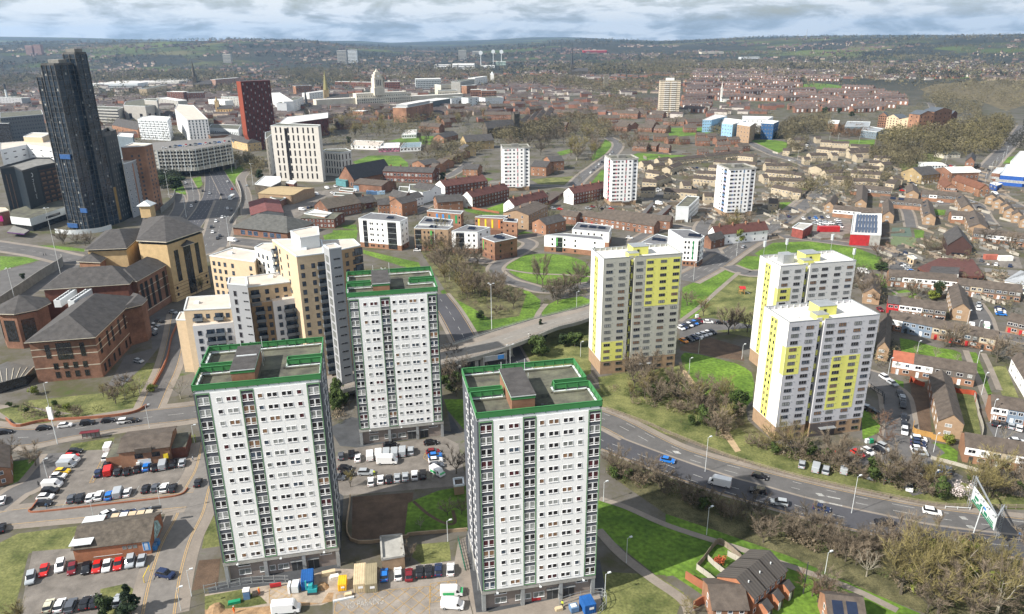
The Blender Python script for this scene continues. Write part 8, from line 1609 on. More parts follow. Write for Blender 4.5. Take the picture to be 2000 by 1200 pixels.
# ------------------------------------------------------------------ street furniture, fences, site
LM = {}
def lamp(q, x, y, h, label, arms=1, group='street lamps', cols=None):
 p=G(q, x, y);t=tag(put('street_lamp', None, None, p,.4), label, 'street lamp', group);k=(round(h), arms)
 if k not in LM:
  pole=MB().tube([(0,0,0),(0,0, h * .5),(0,0, h)],[.16 if h > 14 else .09,.12 if h > 14 else .07,.06], METALW,6);hd=MB()
  for a in range(arms): an=a * 2 * pi / max(arms,1);e=1.2 if arms > 1 else .9;pole.tube([(0,0, h - .1),(cos(an) * e, sin(an) * e, h + .1)],.04, METALW,4);hd.box(cos(an) * e - .35, cos(an) * e + .35, sin(an) * e - .2, sin(an) * e + .2, h, h + .22, METALW)
  LM[k]=(pole.data('pole'), hd.data('lamp_head'))
 put('pole', LM[k][0], t);put('lamp_head', LM[k][1], t);return t
for x, y, q, h, ar, lb in [(887,752,5,20,3, 'tall mast light beside the flyover'),(572,330,5,20,3, 'tall mast light before the brick flats'),(340,455,4,36,3, 'very tall mast light before the brick offices'),(85,595,4,16,3, 'mast light at the retaining wall'),(1285,290,4,18,3, 'mast light at the junction left of the blue windowed offices'),(1040,128,4,18,3, 'mast light on the motorway, lower one'),(945,1105,1,20,3, 'mast light left of the motorway'),(1078,1070,1,20,3, 'mast light between the slip road and motorway'),(1296,965,1,18,3, 'mast light at the right of the car park deck'),(1413,1035,1,18,3, 'mast light beside the curved slip road'),(1380,1140,1,14,1, 'lamp on the slip road'),
 (285,500,5,8,3, 'double headed lamp behind the middle tower'),(990,950,5,8,2, 'lamp under the flyover'),(1360,637,5,8,1, 'lamp by the oval lawn path'),(1382,905,5,6,1, 'lamp left of the first yellow tower'),(220,405,9,11,1, 'lamp on the ring road verge, left one'),(1037,637,9,11,1, 'lamp in the ring road reservation'),(228,758,9,8,1, 'lamp on the lawn path, left one'),(888,977,9,5.5,1, 'lamp on the lawn path, right one'),(1510,572,8,6,1, 'lamp at the start of the lawn path'),(1637,915,8,7,1, 'lamp on the lower path beside the nearest tower'),(1518,1100,8,6,1, 'lamp at the corner of the nearest tower'),(642,795,8,6,1, 'lamp between the lawns behind the nearest tower'),(1487,510,9,6,1, 'lamp at the buff fence'),(1070,1100,7,7,1, 'lamp beside the leftmost tower'),(1010,1180,7,6,1, 'lamp at the bottom of the side street'),(905,640,7,8,1, 'lamp at the side street corner'),(530,690,7,7,1, 'lamp behind the orange hall'),(265,440,7,6,1, 'lamp beside the footpath'),(835,160,7,8,1, 'lamp before the office hedge'),(1085,245,7,6,1, 'lamp at the leftmost tower corner'),(275,1190,4,9,1, 'lamp in the office forecourt'),(395,345,6,9,1, 'lamp at the main road crossing'),(155,480,6,9,1, 'lamp right of the first yellow tower'),(130,1000,6,6,1, 'lamp at the top of the sandy steps'),(183,890,6,6,1, 'lamp on the planted bed'),(425,920,6,6,1, 'lamp beside the fenced bed'),(600,905,17,6,1, 'lamp on the sunlit green'),(1365,1110,17,8,1, 'lamp beside the long path'),(1445,1410,17,8,1, 'lamp farther down the long path'),(1250,520,17,7,1, 'lamp beside the buff gable court'),(1385,660,17,7,1, 'lamp in the brown house court'),(225,1170,17,7,1, 'lamp beside the orange roofed house'),(1560,710,18,8,1, 'lamp left of the right hand parking'),(1600,990,18,6,1, 'lamp beside the white birch'),(820,1090,18,6,1, 'lamp beside the small garden lawn')]: lamp(q, x, y, h, lb, ar)
ms=[(1740,310),(1695,385),(1775,275),(1830,225),(1860,180),(1385,250),(230,210),(70,705),(1190,230),(710,80),(545,70),(480,60)]
for i,(x, y) in enumerate(ms): lamp(11, x, y,9, f"far lamp, {ORD[i]} of the distant ones on the upper right roads",1, 'distant street lamps')
# pale advertising mast left
A=G(7,322,250);t=thing('mast', 'white slab topped mast standing before the street at the left', 'mast', A);MB().tube([(0,0,0),(0,0,13)],.14, METALW,6).build('pole', t);MB().box(-.7,.7,-.2,.2,8.5,12.5, WHITE).build('slab', t)
# gantry sign
A=G(9,1715,755);B=G(9,1842,778);t=thing('road_sign', 'large green and white direction sign board on a lattice gantry', 'road sign', A);
Lft=G(0,1903,1012) * 1;h_=9.0
p1, p2=P(1903,950,9.4), P(1948,1010,9.4);p1.z=p2.z=0;dv=(p2 - p1);an=atan2(dv.y, dv.x);Ls=dv.length;s1=put('board', None, None)
bpy.data.objects.remove(s1);o=put('board', MB().box(0, Ls,-.06,.06,5.6,9.4, METALW).data('board'), t, p1 - A, an);GRN=mat("sign_green",(.0,.20,.09), rough=.4, var=0)
mb=MB()
for (u0, u1, z0, z1, m_) in ((.1,.3,8.2,8.8, WFRAME),(.12,.28,7.1,7.8, GRN),(.1,.2,6.3,6.8, GRN),(.24,.44,6.2,6.6, GRN),(.36,.5,7.0,7.7, GRN),(.5,.6,7.4,8.0, AB),(.55,.68,6.3,7.1, GRN),(.66,.84,7.5,8.3, WFRAME),(.7,.93,6.2,6.6, GRN),(.72,.93,6.8,7.1, GRN),(.04,.96,5.65,6.1, GRN),(.3,.48,6.7,6.95, GRN)): mb.box(Ls * u0, Ls * u1,-.08,-.061, z0, z1, m_)
mb.build('sign_panel', o)
mb=MB()
for k in range(5): mb.bar((Ls * k / 4,.1,9.3),(Ls * k / 4,-.9,9.7),.08, METAL);mb.box(Ls * k / 4 - .2, Ls * k / 4 + .2,-1.1,-.8,9.6,9.8, METAL)
mb.build('floodlight', o)
mb=MB()
for pt in ((G(9,1690,608) - A),(B - A)):
 for sx in (-.35,.35):
  for sy in (-.35,.35): mb.bar((pt.x + sx, pt.y + sy,0),(pt.x + sx, pt.y + sy,9.6),.1, METAL)
 for k in range(12): mb.bar((pt.x - .35, pt.y - .35, k * .8),(pt.x + .35, pt.y - .35, k * .8 + .8),.06, METAL);mb.bar((pt.x + .35, pt.y + .35, k * .8),(pt.x - .35, pt.y + .35, k * .8 + .8),.06, METAL)
 q_=p1 - A if pt.x < 3 else p2 - A;mb.bar((pt.x, pt.y,9.4),(q_.x, q_.y,9.4),.3, METAL)
mb.build('lattice_post', t);mb=MB();mm_=(p1 + p2) / 2 - A;mb.tube([(0,0,0),(mm_.x * .6, mm_.y * .6 ,8)],.12, METALW,6);mb.build('strut', t)
A=G(9,1968,795);t=thing('road_sign', 'small round blue keep left sign on the reservation', 'road sign', A);MB().tube([(0,0,0),(0,0,2.3)],.05, METAL,5).build('pole', t);MB().tube([(0,-.05,2.3),(0,.03,2.3)],.42, AB,14).build('disc', t)
A=G(9,768,1085);tag(MB().tube([(0,0,0),(0,0,8.5)],[.14,.1], DMETAL,6).build('telegraph_pole', None, A), 'dark wooden telegraph pole beside the orange terrace', 'pole')
def ribbon3(name, label, cat, q, pts, h, m, th=.08, posts=2.4, pm=None, rails=None, group=None, kind=None, z0=0.0):
 c=curve([G(q, *p) for p in pts],5);o=c[0].copy();t=thing(name, label, cat, o,0, group);mb=MB();lc=[p - o for p in c]
 for a, b_ in zip(lc[:-1], lc[1:]):
  if rails:
   for z in rails: mb.bar((a.x, a.y, z0 + z),(b_.x, b_.y, z0 + z), th, m,.14)
  else: mb.bar((a.x, a.y, z0 + h / 2),(b_.x, b_.y, z0 + h / 2), th, m, h)
 mb.build('panel' if not rails else 'rail', t)
 if posts:
  pk=MB().box(-.07,.07,-.07,.07, z0, z0 + h + .1, pm or m).data('post');acc_=0;k=0
  for a, b_ in zip(lc[:-1], lc[1:]):
   d=(b_ - a);n_=d.length;s=acc_
   while s < n_ and k < 100: p=a + d * (s / n_);put('post', pk, t,(p.x, p.y,0));k += 1;s += posts
   acc_=s - n_
 return t
TIM=mat("grey_timber",(.27,.22,.17), var=.15, scale=1);BRW=mat("orange_brick_wall",(.34,.13,.07), var=.1);TIMO=mat("orange_timber",(.46,.26,.08), var=.1);TIMR=mat("red_timber",(.38,.07,.03), var=.15);TIML=mat("pale_timber",(.45,.42,.36), var=.1)
for a in [('rail_fence', 'long weathered rail fence along the top of the ring road verge', 'fence',9,[(-330,60),(-100,145),(0,190),(360,330),(700,430),(1000,500),(1400,580),(1600,605),(2000,612)],1.3, TIM,.07,2.2, None,(.4,.8,1.2)),('crash_barrier', 'metal crash barrier at the foot of the gantry', 'barrier',9,[(1560,610),(1700,618)],.7, METALW,.1,3, None,(.6,)),('crash_barrier', 'crash barrier beside the gantry posts in the reservation', 'barrier',9,[(1600,750),(1750,765),(2000,800)],.7, TIM,.1,3, None,(.6,)),
 ('garden_fence', 'buff timber fence round the end garden of the long block', 'fence',9,[(1383,150),(1385,190),(1480,215),(1490,225),(1600,250)],1.8, TIMO,.08,2),('garden_fence', 'red stained fence right of the long block', 'fence',18,[(1040,270),(1130,320),(1345,350),(1365,440)],1.7, TIMR,.08,2),('garden_fence', 'red stained fence left of the long block', 'fence',18,[(510,190),(520,160),(610,210),(700,240)],1.7, TIMR,.08,2),('garden_wall', 'pale panel fence below the small garden lawn', 'fence',9,[(1480,335),(1600,365),(1720,400),(1820,425)],1.1, TIML,.08,2),('garden_wall', 'pale wall along the back gardens', 'wall',18,[(1350,370),(1400,560),(1400,600),(1460,800),(1440,940)],1.6, TIML,.1,2),
 ('brick_wall', 'curved orange brick wall beside the orange terrace', 'wall',9,[(110,1000),(180,1045),(250,1085),(300,1110)],2.0, BRW,.3,0),('brick_wall', 'lower orange brick wall by the steps', 'wall',9,[(155,1170),(210,1140),(260,1160),(320,1190)],2.0, BRW,.3,0),('garden_fence', 'grey timber fence round the highest terrace garden', 'fence',9,[(175,945),(215,900),(285,810),(340,830),(420,900)],1.6, TIM,.08,2),('garden_fence', 'pale fence between the terrace gardens, upper', 'fence',9,[(345,875),(440,925),(440,920)],1.5, TIML,.08,2),('garden_fence', 'pale fence between the terrace gardens, middle', 'fence',9,[(235,900),(290,950),(355,1000)],1.5, TIML,.08,2),('garden_fence', 'pale fence between the terrace gardens, lower', 'fence',9,[(172,950),(240,1000),(305,1055)],1.5, TIML,.08,2),
 ('brick_wall', 'low brick wall round the corner of the big car park', 'wall',7,[(160,628),(220,632),(600,590),(900,555),(1010,535),(1050,500)],.5, BRW,.25,0),('brick_wall', 'low brick wall along the left side of the big car park', 'wall',7,[(375,300),(260,490),(190,600),(160,628)],.6, BRW,.25,0),('brick_wall', 'curved brick wall round the office beds', 'wall',7,[(820,40),(740,80),(560,105),(250,125),(95,155),(35,115)],.9, BRW,.3,0),('retaining_wall', 'fluted concrete retaining wall left of the brick offices', 'wall',4,[(0,635),(110,560),(240,470),(345,405),(350,380)],5, CONCD,.5,1.5, CONC),('brick_wall', 'brick wall along the office lane', 'wall',4,[(1010,690),(960,800),(930,930),(850,1090)],1.2, BRW,.3,0),('stone_wall', 'pale wall round the dug plot', 'wall',8,[(98,545),(100,790),(400,775),(440,760),(750,735)],.9, mat("sand_block",(.36,.27,.18)),.3,0),('green_railing', 'green railing beside the left yard of the nearest tower', 'railing',8,[(700,790),(740,960)],1.3, mat("green_rail",(.03,.16,.10)),.04,1.2, None,(.2,.6,1.1)),('garden_wall', 'white site hoarding round the dark tower', 'hoarding',20,[(620,1120),(800,1135),(1100,1110),(1250,1070)],3, METALW,.1,0),('railing', 'dark railing on the street beside the near yellow tower', 'railing',18,[(0,260),(100,330),(170,380),(172,470)],1.8, DMETAL,.05,2, None,(.3,1.0,1.6)),('hedge_fence', 'dark curved fence round the green by the main road', 'fence',11,[(260,340),(330,390),(340,430),(270,500)],1.6, DMETAL,.08,4),('boundary_wall', 'curved concrete wall of the slip road', 'wall',1,[(1320,1010),(1345,1080),(1340,1150),(1280,1250)],2, CONC,.3,0),('boundary_wall', 'curved concrete wall left of the slip roads', 'wall',1,[(980,1085),(965,1130),(900,1190)],4, CONCD,.4,0),('garden_fence', 'brick and timber fence behind the maroon maisonettes', 'fence',13,[(850,345),(950,365),(1100,390)],1.4, BRW,.15,3)]: ribbon3(*a)
# bus shelter
A=G(7,455,232);t=thing('bus_shelter', 'dark red framed bus shelter on the street', 'bus shelter', A, radians(13));MR=mat("maroon_metal",(.16,.02,.03));MB().box(-.2,5.2,-.2,1.5,2.4,2.5, MR).build('roof', t)
for i in range(5): MB().box(-.05,.05,1.2,1.3,0,2.4, MR).build('post', t,(i * 1.25,0,0))
MB().box(0,5,1.28,1.31,.4,2.2, mat("shelter_glass",(.30,.30,.31), rough=.1)).build('glass', t)
def site(name, label, cat, q, x, y, rot, parts, group=None):
 A=G(q, x, y);t=thing(name, label, cat, A, rot, group)
 for nm, bx, m_ in parts: MB().box(*bx, m_).build(nm, t)
BC=mat("container_blue",(.015,.11,.36));YC=mat("site_yellow",(.75,.42,.02));PL=mat("plywood",(.56,.45,.29), var=.1, scale=1);TQ=mat("turquoise_plant",(.03,.35,.38))
def cont(label, q, x, y, rot, L_, w_, h_, m_):
 A=G(q, x, y);t=thing('site_container', label, 'container', A, rot);MB().box(0, L_,0, w_,.1, h_, m_).build('body', t);mb=MB()
 for i in range(int(L_ / .5)): mb.box(.2 + i * .5,.35 + i * .5,-.05,0,.2, h_ - .1, m_);mb.box(.2 + i * .5,.35 + i * .5,0, w_, h_, h_ + .05, m_)
 mb.build('corrugation', t);MB().box(L_ * .4, L_ * .8,-.08,-.05, h_ * .5, h_ * .75, WFRAME).build('notice', t)
cont('blue corrugated site container beside the leftmost tower',23,1080,945,.2,2.6,4.2,2.5, BC);cont('blue corrugated container right of the nearest tower',24,1440,1215,.3,2.6,3.2,2.4, BC)
cont('pale plywood topped site cabin, left of the pair',8,118,1085,.16,2.6,7,2.4, PL);cont('olive plywood topped site cabin, right of the pair',8,183,1085,.16,2.6,7,2.4, mat("plywood_dull",(.36,.31,.20), var=.1));cont('yellow site tank beside the pale cabins',8,30,1075,.14,1.8,3.2,1.8, YC)
site('portable_toilet', 'small blue portable toilet with white roof on the grass', 'portable toilet',23,435,1045,.2,[('body',(0,1.3,0,1.3,0,2.1), BLUP),('roof',(-.05,1.35,-.05,1.35,2.1,2.3), WFRAME)])
site('excavator', 'turquoise mini excavator by the trench', 'excavator',23,1150,985,.1,[('body',(0,2,0,1.4,.5,1.4), TQ),('cab',(.2,1.1,.1,1.2,1.4,2.3), TQ),('track',(-.1,2.1,-.2,1.6,0,.5), DMETAL),('arm',(-.5,-.2,.6,.9,.8,3.2), TQ)])
site('site_trolley', 'white generator unit left of the blue container', 'generator',23,970,975,.1,[('body',(0,1.5,0,2.4,.2,1.9), METALW),('panel',(-.8,-.3,0,2,0,2), WFRAME)])
site('site_barrier', 'red plastic barrier row by the leftmost tower', 'barrier',23,730,910,.22,[('panel',(0,2.4,0,.3,0,1), REDC),('foot',(.1,2.2,-.2,.5,0,.1), DMETAL)]);site('site_barrier', 'red plastic barriers at the nearest tower door', 'barrier',24,850,1060,.2,[('panel',(0,2,0,.5,0,1), REDC),('foot',(.1,1.9,-.2,.7,0,.1), DMETAL)]);site('bench_table', 'sky blue site tank in front of the nearest tower', 'tank',24,1290,1200,.3,[('body',(0,1.8,0,1.6,.2,1.4), BLUP),('lid',(.2,1.4,.2,1.2,1.4,1.6), METALW)])
for i,(q, x, y, lb) in enumerate([(9,1140,250, 'green wheeled bin beside the near yellow tower'),(9,1120,250, 'white wheeled bin beside the green one'),(6,170,690, 'white sign board cube in the playground park')]): site('bin', lb, 'bin', q, x, y,.2,[('body',(0,1.2,0,.9,.1,1.2),[mat("bin_green",(.01,.28,.13)), METALW, WFRAME][i]),('lid',(-.05,1.25,-.05,.95,1.2,1.35),[mat("bin_green",(.01,.28,.13)), METALW, METALW][i])])
mb=MB();A=G(7,806,1025);B=G(7,830,925);C_=G(7,838,960);tag(MB().tube([(0,0,.1),(0,0,1.6),((C_ - A).x,(C_ - A).y,1.6),((C_ - A).x,(C_ - A).y,0)],.09, AY,6).build('height_barrier', None, A), 'yellow bent height barrier at the gravel lot entrance', 'barrier')
A=G(6,415,560);t=thing('climbing_frame', 'wooden climbing frame with slide in the playground park', 'climbing frame', A);
for x in (0,2):
 for y in (0,2): MB().box(x, x + .2, y, y + .2,0,3, TIMO).build('post', t)
MB().box(0,2.2,0,2.2,1.5,1.6, TIMO).build('platform', t);MB().bar((2.2,1,1.6),(5,1,.2),.6, METALW,.08).build('slide', t);MB().gable(0,2.2,0,2.2,3,3.8, REDC).build('roof', t)
for q, x, y, lb, n_, sx, sy, m_ in [(23,1380,760, 'timber stack beside the trench',5,3.2,1.2, PL),(23,560,980, 'pallet of blocks left of the red barriers',3,1.2,1.2, TIM),(23,1600,990, 'pallet of boards by the pale cabins',3,1.6,1.0, PL),(8,8,1000, 'heap of offcuts beside the yellow tank',4,2.0,1.3, OFFW),(8,60,1120, 'long pipes lying below the yellow tank',2,4.5,.5, METALW),(24,1150,1150, 'stack of boards by the sky blue tank',3,1.6,1, PL),(23,330,1075, 'green trestles on the site grass',3,2.6,1, mat("bin_green",(.01,.28,.13)))]:
 p=G(q, x, y);mb=MB()
 for k in range(n_): mb.box(-sx / 2 + k * .05, sx / 2,-sy / 2, sy / 2 - k * .06,.05 + k * .22,.22 + k * .22, m_)
 tag(mb.build('building_materials', None, p,.3), lb, 'building materials')
ribbon3('site_fence', 'grey mesh site fence in front of the leftmost tower', 'fence',23,[(0,960),(450,870),(760,850),(940,850)],2, METAL,.04,2.5, None,(.1,1,1.9));ribbon3('site_fence', 'grey mesh site fence at the foot of the nearest tower', 'fence',24,[(1160,1100),(1320,1050),(1620,990),(1680,1100),(1600,1200)],2, METAL,.04,2.5, None,(.1,1,1.9))
for q, x, y, lb, r_0 in [(23,1310,900, 'heap of brown spoil behind the excavator',1.6),(23,120,1150, 'earth bank along the dug verge',2.0)]:
 rs_=random.Random(5);V=[(0,0, r_0 * .55)] + [(cos(a * .52) * r_0 * k_ * rs_.uniform(.8,1.2), sin(a * .52) * r_0 * k_ * rs_.uniform(.8,1.2), z_) for k_, z_ in ((.5, r_0 * .35),(1,0)) for a in range(12)]
 tag(MB().mesh(V,[(0,1 + a,1 + (a + 1) % 12) for a in range(12)] + [(1 + a,13 + a,13 + (a + 1) % 12,1 + (a + 1) % 12) for a in range(12)], DIRTL).build('spoil_heap', None, G(q, x, y)), lb, 'spoil heap')
# people
SKIN=mat("skin",(.35,.2,.14), var=0)
def person(q, x, y, lb, top, legs, walk=.25, rot=0.0, hat=None):
 A=G(q, x, y,.05);A.z=.05;V=[(0,0,.95),(0,0,1.2),(0,0,1.42),(0,0,1.52),(0,0,1.66),(0,0,1.76),(.1, walk * .3,.5),(.1, walk,.05),(-.1,-walk * .3,.5),(-.1,-walk,.05),(.22,0,1.4),(.27,-walk * .5,1.1),(.25,-walk,.85),(-.22,0,1.4),(-.27, walk * .5,1.1),(-.25, walk,.85),(.1, walk + .14,.04),(-.1,-walk + .14,.04)]
 E_=[(0,1),(1,2),(2,3),(3,4),(4,5),(0,6),(6,7),(0,8),(8,9),(2,10),(10,11),(11,12),(2,13),(13,14),(14,15),(7,16),(9,17)];rr=[.15,.15,.14,.06,.10,.07,.08,.055,.08,.055,.06,.045,.04,.06,.045,.04,.04,.04]
 me=bpy.data.meshes.new('person');me.from_pydata(V, E_,[]);o=put('person', me, None, A, rot);md=o.modifiers.new('s', 'SKIN');
 for i, r in enumerate(rr): me.skin_vertices[0].data[i].radius=(r, r * .8) if me.skin_vertices else (r, r)
 me.skin_vertices[0].data[0].use_root=True;md2=o.modifiers.new('u', 'SUBSURF');md2.levels=md2.render_levels=1;me.materials.append(top);tag(o, lb, 'person')
 MB().box(-.17,.17,-.13,.13,.55,1.0, legs).build('trousers', o)
 MB().tube([(0,0,1.68),(0,0,1.84)],[.125,.09], hat or DMETAL,8).build('helmet' if hat else 'hair', o)
HV=mat("hi_vis_orange",(.85,.16,.02), var=0)
try:
 for a in [(23,610,975, 'site worker in orange standing beside the red barriers', HV, HV,.1,.5, AY),(23,330,1185, 'site worker in orange with white helmet in the dug verge', HV, HV,.15,1, WFRAME),(7,218,488, 'person in black walking on the car park footpath', DMETAL, DMETAL,.3,.3),(7,1078,345, 'person in dark clothes walking by the car park exit', GREYR, DMETAL,.3,2),(7,262,610, 'person in blue standing behind the last parked car', BLUP, DMETAL,.1,1),(8,232,425, 'person in a yellow vest beside the silver car', mat("hi_vis_yellow",(.65,.75,.05), var=0), DMETAL,.1,0),(24,1190,1120, 'site worker in yellow vest by the sky blue tank', mat("hi_vis_yellow",(.65,.75,.05), var=0), DMETAL,.1,0),(4,245,345, 'person crossing the wide street, left', DMETAL, DMETAL,.3,0),(4,258,343, 'person crossing the wide street, right', DMETAL, DMETAL,.3,0)]: person(*a)
 P5=P(650 + 1092 * .35,380 + 795 * .35,6.2);x_, y_=pix((P5.x, P5.y,0));person(0, x_, y_, 'pedestrian walking on the flyover pavement', OFFW, DMETAL,.3,.3);bpy.data.objects[-1] if 0 else None
 PED=[o for o in COL.objects if o.get('label') == 'pedestrian walking on the flyover pavement'][0];PED.location.z=6.25
except Exception as ex: print('person', ex)
# ------------------------------------------------------------------ flyover
FZ=6.0
def Z(q, x, y, z=FZ): return G(q, x, y, z)
edgeN=[Z(5,560,965), Z(5,700,935), Z(5,900,880), Z(5,1105,805), Z(5,1250,745), Z(5,1440,690)];edgeF=[Z(5,560,865), Z(5,700,828), Z(5,900,762), Z(5,1105,700), Z(5,1250,665), Z(5,1440,612)]
left_n, left_f=P(620,775,3.5), P(620,733,3.5);ll_n, ll_f=G(0,540,790,.3), G(0,540,752,.3)
eN=curve([ll_n, left_n] + edgeN + [G(5,1700,560,2.5), G(5,1900,475,.1)],4);eF=curve([ll_f, left_f] + edgeF + [G(5,1700,500,2.5), G(5,1900,425,.1)],4)
o_=eN[8].copy();o_.z=0;t=thing('flyover', 'concrete flyover carrying a road over the ring road between the towers', 'flyover', o_)
deck=MB();surf=MB();par=MB();rail=MB();mk=MB()
def mixp(a, b_, u, dz=0.0): p=a * (1 - u) + b_ * u - o_;return (p.x, p.y, p.z + dz)
for i in range(len(eN) - 1):
 a0, a1, b0, b1=eN[i], eN[i + 1], eF[i], eF[i + 1]
 deck.mesh([mixp(a0, b0,0,-1.1), mixp(a1, b1,0,-1.1), mixp(a1, b1,1,-1.1), mixp(a0, b0,1,-1.1), mixp(a0, b0,0), mixp(a1, b1,0), mixp(a1, b1,1), mixp(a0, b0,1)],[(0,1,5,4),(2,3,7,6),(3,2,1,0),(4,5,6,7)], CONC)
 for u0, u1, m_, dz in ((.04,.2, PAVE,.02),(.2,.68, mat("flyover_asphalt",(.25,.23,.205), var=.08),.01),(.68,.96, PAVE,.02)): surf.mesh([mixp(a0, b0, u0, dz), mixp(a1, b1, u0, dz), mixp(a1, b1, u1, dz), mixp(a0, b0, u1, dz)],[(0,1,2,3)], m_)
 if i % 2: mk.mesh([mixp(a0, b0,.435,.02), mixp(a1, b1,.435,.02), mixp(a1, b1,.445,.02), mixp(a0, b0,.445,.02)],[(0,1,2,3)], LINEW)
 for u in (.01,.99):
  par.bar(mixp(a0, b0, u,.15), mixp(a1, b1, u,.15),.3, CONC,.4)
  for z in (.6,1.0): rail.bar(mixp(a0, b0, u, z), mixp(a1, b1, u, z),.07, METAL)
  for k in range(4): w_=k / 4;p=Vector(mixp(a0 * (1 - w_) + a1 * w_, b0 * (1 - w_) + b1 * w_, u));rail.bar((p.x, p.y, p.z + .2),(p.x, p.y, p.z + 1.05),.07, METAL)
deck.build('deck', t);surf.build('road_surface', t);par.build('kerb_beam', t);rail.build('railing', t);mk.build('lane_line', t)
for (x, y) in ((830,930),(990,870),(800,945),(960,885),(720,975),(690,990)):
 p=Z(5, x, y,2.5) - o_;MB().box(-.7,.7,-.7,.7,0,4.9, CONC).build('pier', t,(p.x, p.y,0),.35)
 MB().box(-1.6,1.6,-1,1,4.2,4.9, CONC).build('pier_cap', t,(p.x, p.y,0),.35)
A=Z(5,860,1000,0);t=thing('road_sign', 'blue and grey direction sign gantry below the flyover', 'road sign', G(5,850,990),.35);MB().box(0,8,-.1,.1,4,6, METAL).build('board', t);MB().box(5,7.4,-.15,-.1,4.2,5.8, AB).build('sign_panel', t)
for x in (-.3,8.3): MB().box(x - .1, x + .1,-.1,.1,0,6, METAL).build('post', t)
# ------------------------------------------------------------------ far town, woods
WS_=[(2,[(1130,700),(1420,640),(1560,720),(1540,800),(1400,760),(1180,740)],60,9,14, WB),(3,[(1180,800),(1300,760),(1500,740),(1900,690),(1930,740),(1850,850),(1700,890),(1500,880),(1300,880),(1200,850)],110,10,18, WO),(3,[(1180,800),(1300,760),(1500,740),(1900,690),(1930,740),(1850,850),(1700,890),(1500,880),(1300,880),(1200,850)],100,9,16, WB),(3,[(1440,560),(1560,540),(1760,600),(1740,690),(1560,650),(1480,600)],120,10,17, WB),(3,[(680,690),(900,660),(920,760),(700,770)],60,10,15, WB),(3,[(920,730),(1130,720),(1150,770),(930,780)],50,7,10, mat("orange_scrub",(.14,.085,.045), var=.2, scale=.05)),
 (3,[(220,710),(430,720),(560,750),(700,700),(640,780),(470,770),(250,760)],60,9,13, WB),(3,[(650,750),(760,760),(820,860),(700,860)],24,8,11, WB),(3,[(1130,860),(1400,870),(1500,930),(1300,960),(1140,900)],60,9,13, WB),(3,[(1800,850),(1960,780),(2000,700),(2100,720),(2000,860)],20,8,12, WDK),(3,[(530,1020),(1200,1050),(1230,1100),(700,1100)],26,7,10, WB),(3,[(840,920),(1050,960),(1330,990),(1300,1050),(900,1040)],26,7,10, WB),(3,[(1400,500),(1700,460),(2000,440),(2100,620),(1850,600),(1600,560)],240,9,14, WB),
 (2,[(880,730),(1060,730),(1280,700),(1290,770),(930,800)],90,10,15, WB),(2,[(0,640),(480,650),(700,690),(560,760),(200,780),(0,740)],80,10,15, WO),(2,[(480,880),(560,830),(900,830),(700,930),(500,960)],30,8,12, WB),(2,[(850,440),(1300,440),(1500,480),(1800,470),(1850,520),(1500,540),(1100,480),(880,490)],330,13,20, WB),(2,[(1200,380),(2000,330),(2000,460),(1600,440),(1250,420)],420,14,22, WO),(2,[(0,430),(240,440),(700,400),(900,420),(850,450),(480,455),(0,480)],240,14,20, WB),(2,[(1450,570),(1600,560),(1820,600),(1800,640),(1520,640)],120,10,15, WB),
 (1,[(560,540),(1000,520),(1400,480),(1400,520),(1000,560),(640,580)],200,10,16, WB),(1,[(0,430),(500,440),(1100,410),(1350,430),(1320,470),(1000,480),(500,470),(200,520),(0,540)],420,13,22, WB),(1,[(630,660),(900,660),(960,720),(800,760),(600,740)],40,9,13, WB),(1,[(1290,900),(1380,880),(1500,960),(1420,1000)],26,7,11, WB),(1,[(1540,400),(2000,400),(2000,450),(1600,470)],220,13,20, WB),(3,[(0,360),(400,350),(840,370),(1100,420),(1300,480),(1200,470),(900,400),(400,380),(0,420)],460,13,22, WB),(3,[(1250,395),(1300,410),(1290,435),(1220,430)],40,12,16, WG),(12,[(960,200),(1290,195),(1290,210),(960,212)],60,4,6, WG),(1,[(880,960),(1000,950),(1010,1060),(900,1080)],30,7,10, WG)]
for i,(q, P_, n, h0, h1, m_) in enumerate(WS_): wood(q, P_, int(n * (2 if q in (1,2) else 1.5)), h0, h1, m_, nt=170 if P(*zp(q, *P_[0])).y < 1200 else 70)
# garden and street trees scattered between the houses
def scatter(name, label, boxes, n, h0, h1, m_, nt, rr=.36):
 S=[]
 while len(S) < n:
  x0, y0, x1, y1=R.choice(boxes);px, py=R.uniform(x0, x1), R.uniform(y0, y1);p=P(px, py)
  if any(s[0] < p.x < s[1] and s[2] < p.y < s[3] for s in SHEETS if (s[1] - s[0]) * (s[3] - s[2]) < 9000): continue
  h=R.uniform(h0, h1);S.append((p.x, p.y,0, h * rr, h))
 canopy(name, label, S, m_, nt=nt * 2, seed=n)
scatter('garden_trees', 'small bare trees scattered in the gardens',[(1100,240,1600,420),(1500,320,1950,560),(1500,320,1990,760),(700,330,1100,440)],420,3.5,7, WB,60);scatter('garden_shrubs', 'green shrubs scattered in the gardens',[(1100,260,1600,420),(1500,320,1990,560),(1730,560,2000,760),(700,300,1200,460)],420,1.2,3, WG,30,.6)
scatter('town_trees', 'bare trees among the distant streets',[(0,195,700,300),(650,180,1350,300),(1300,140,1850,250),(650,160,1350,230)],2000,7,13, WB,30)
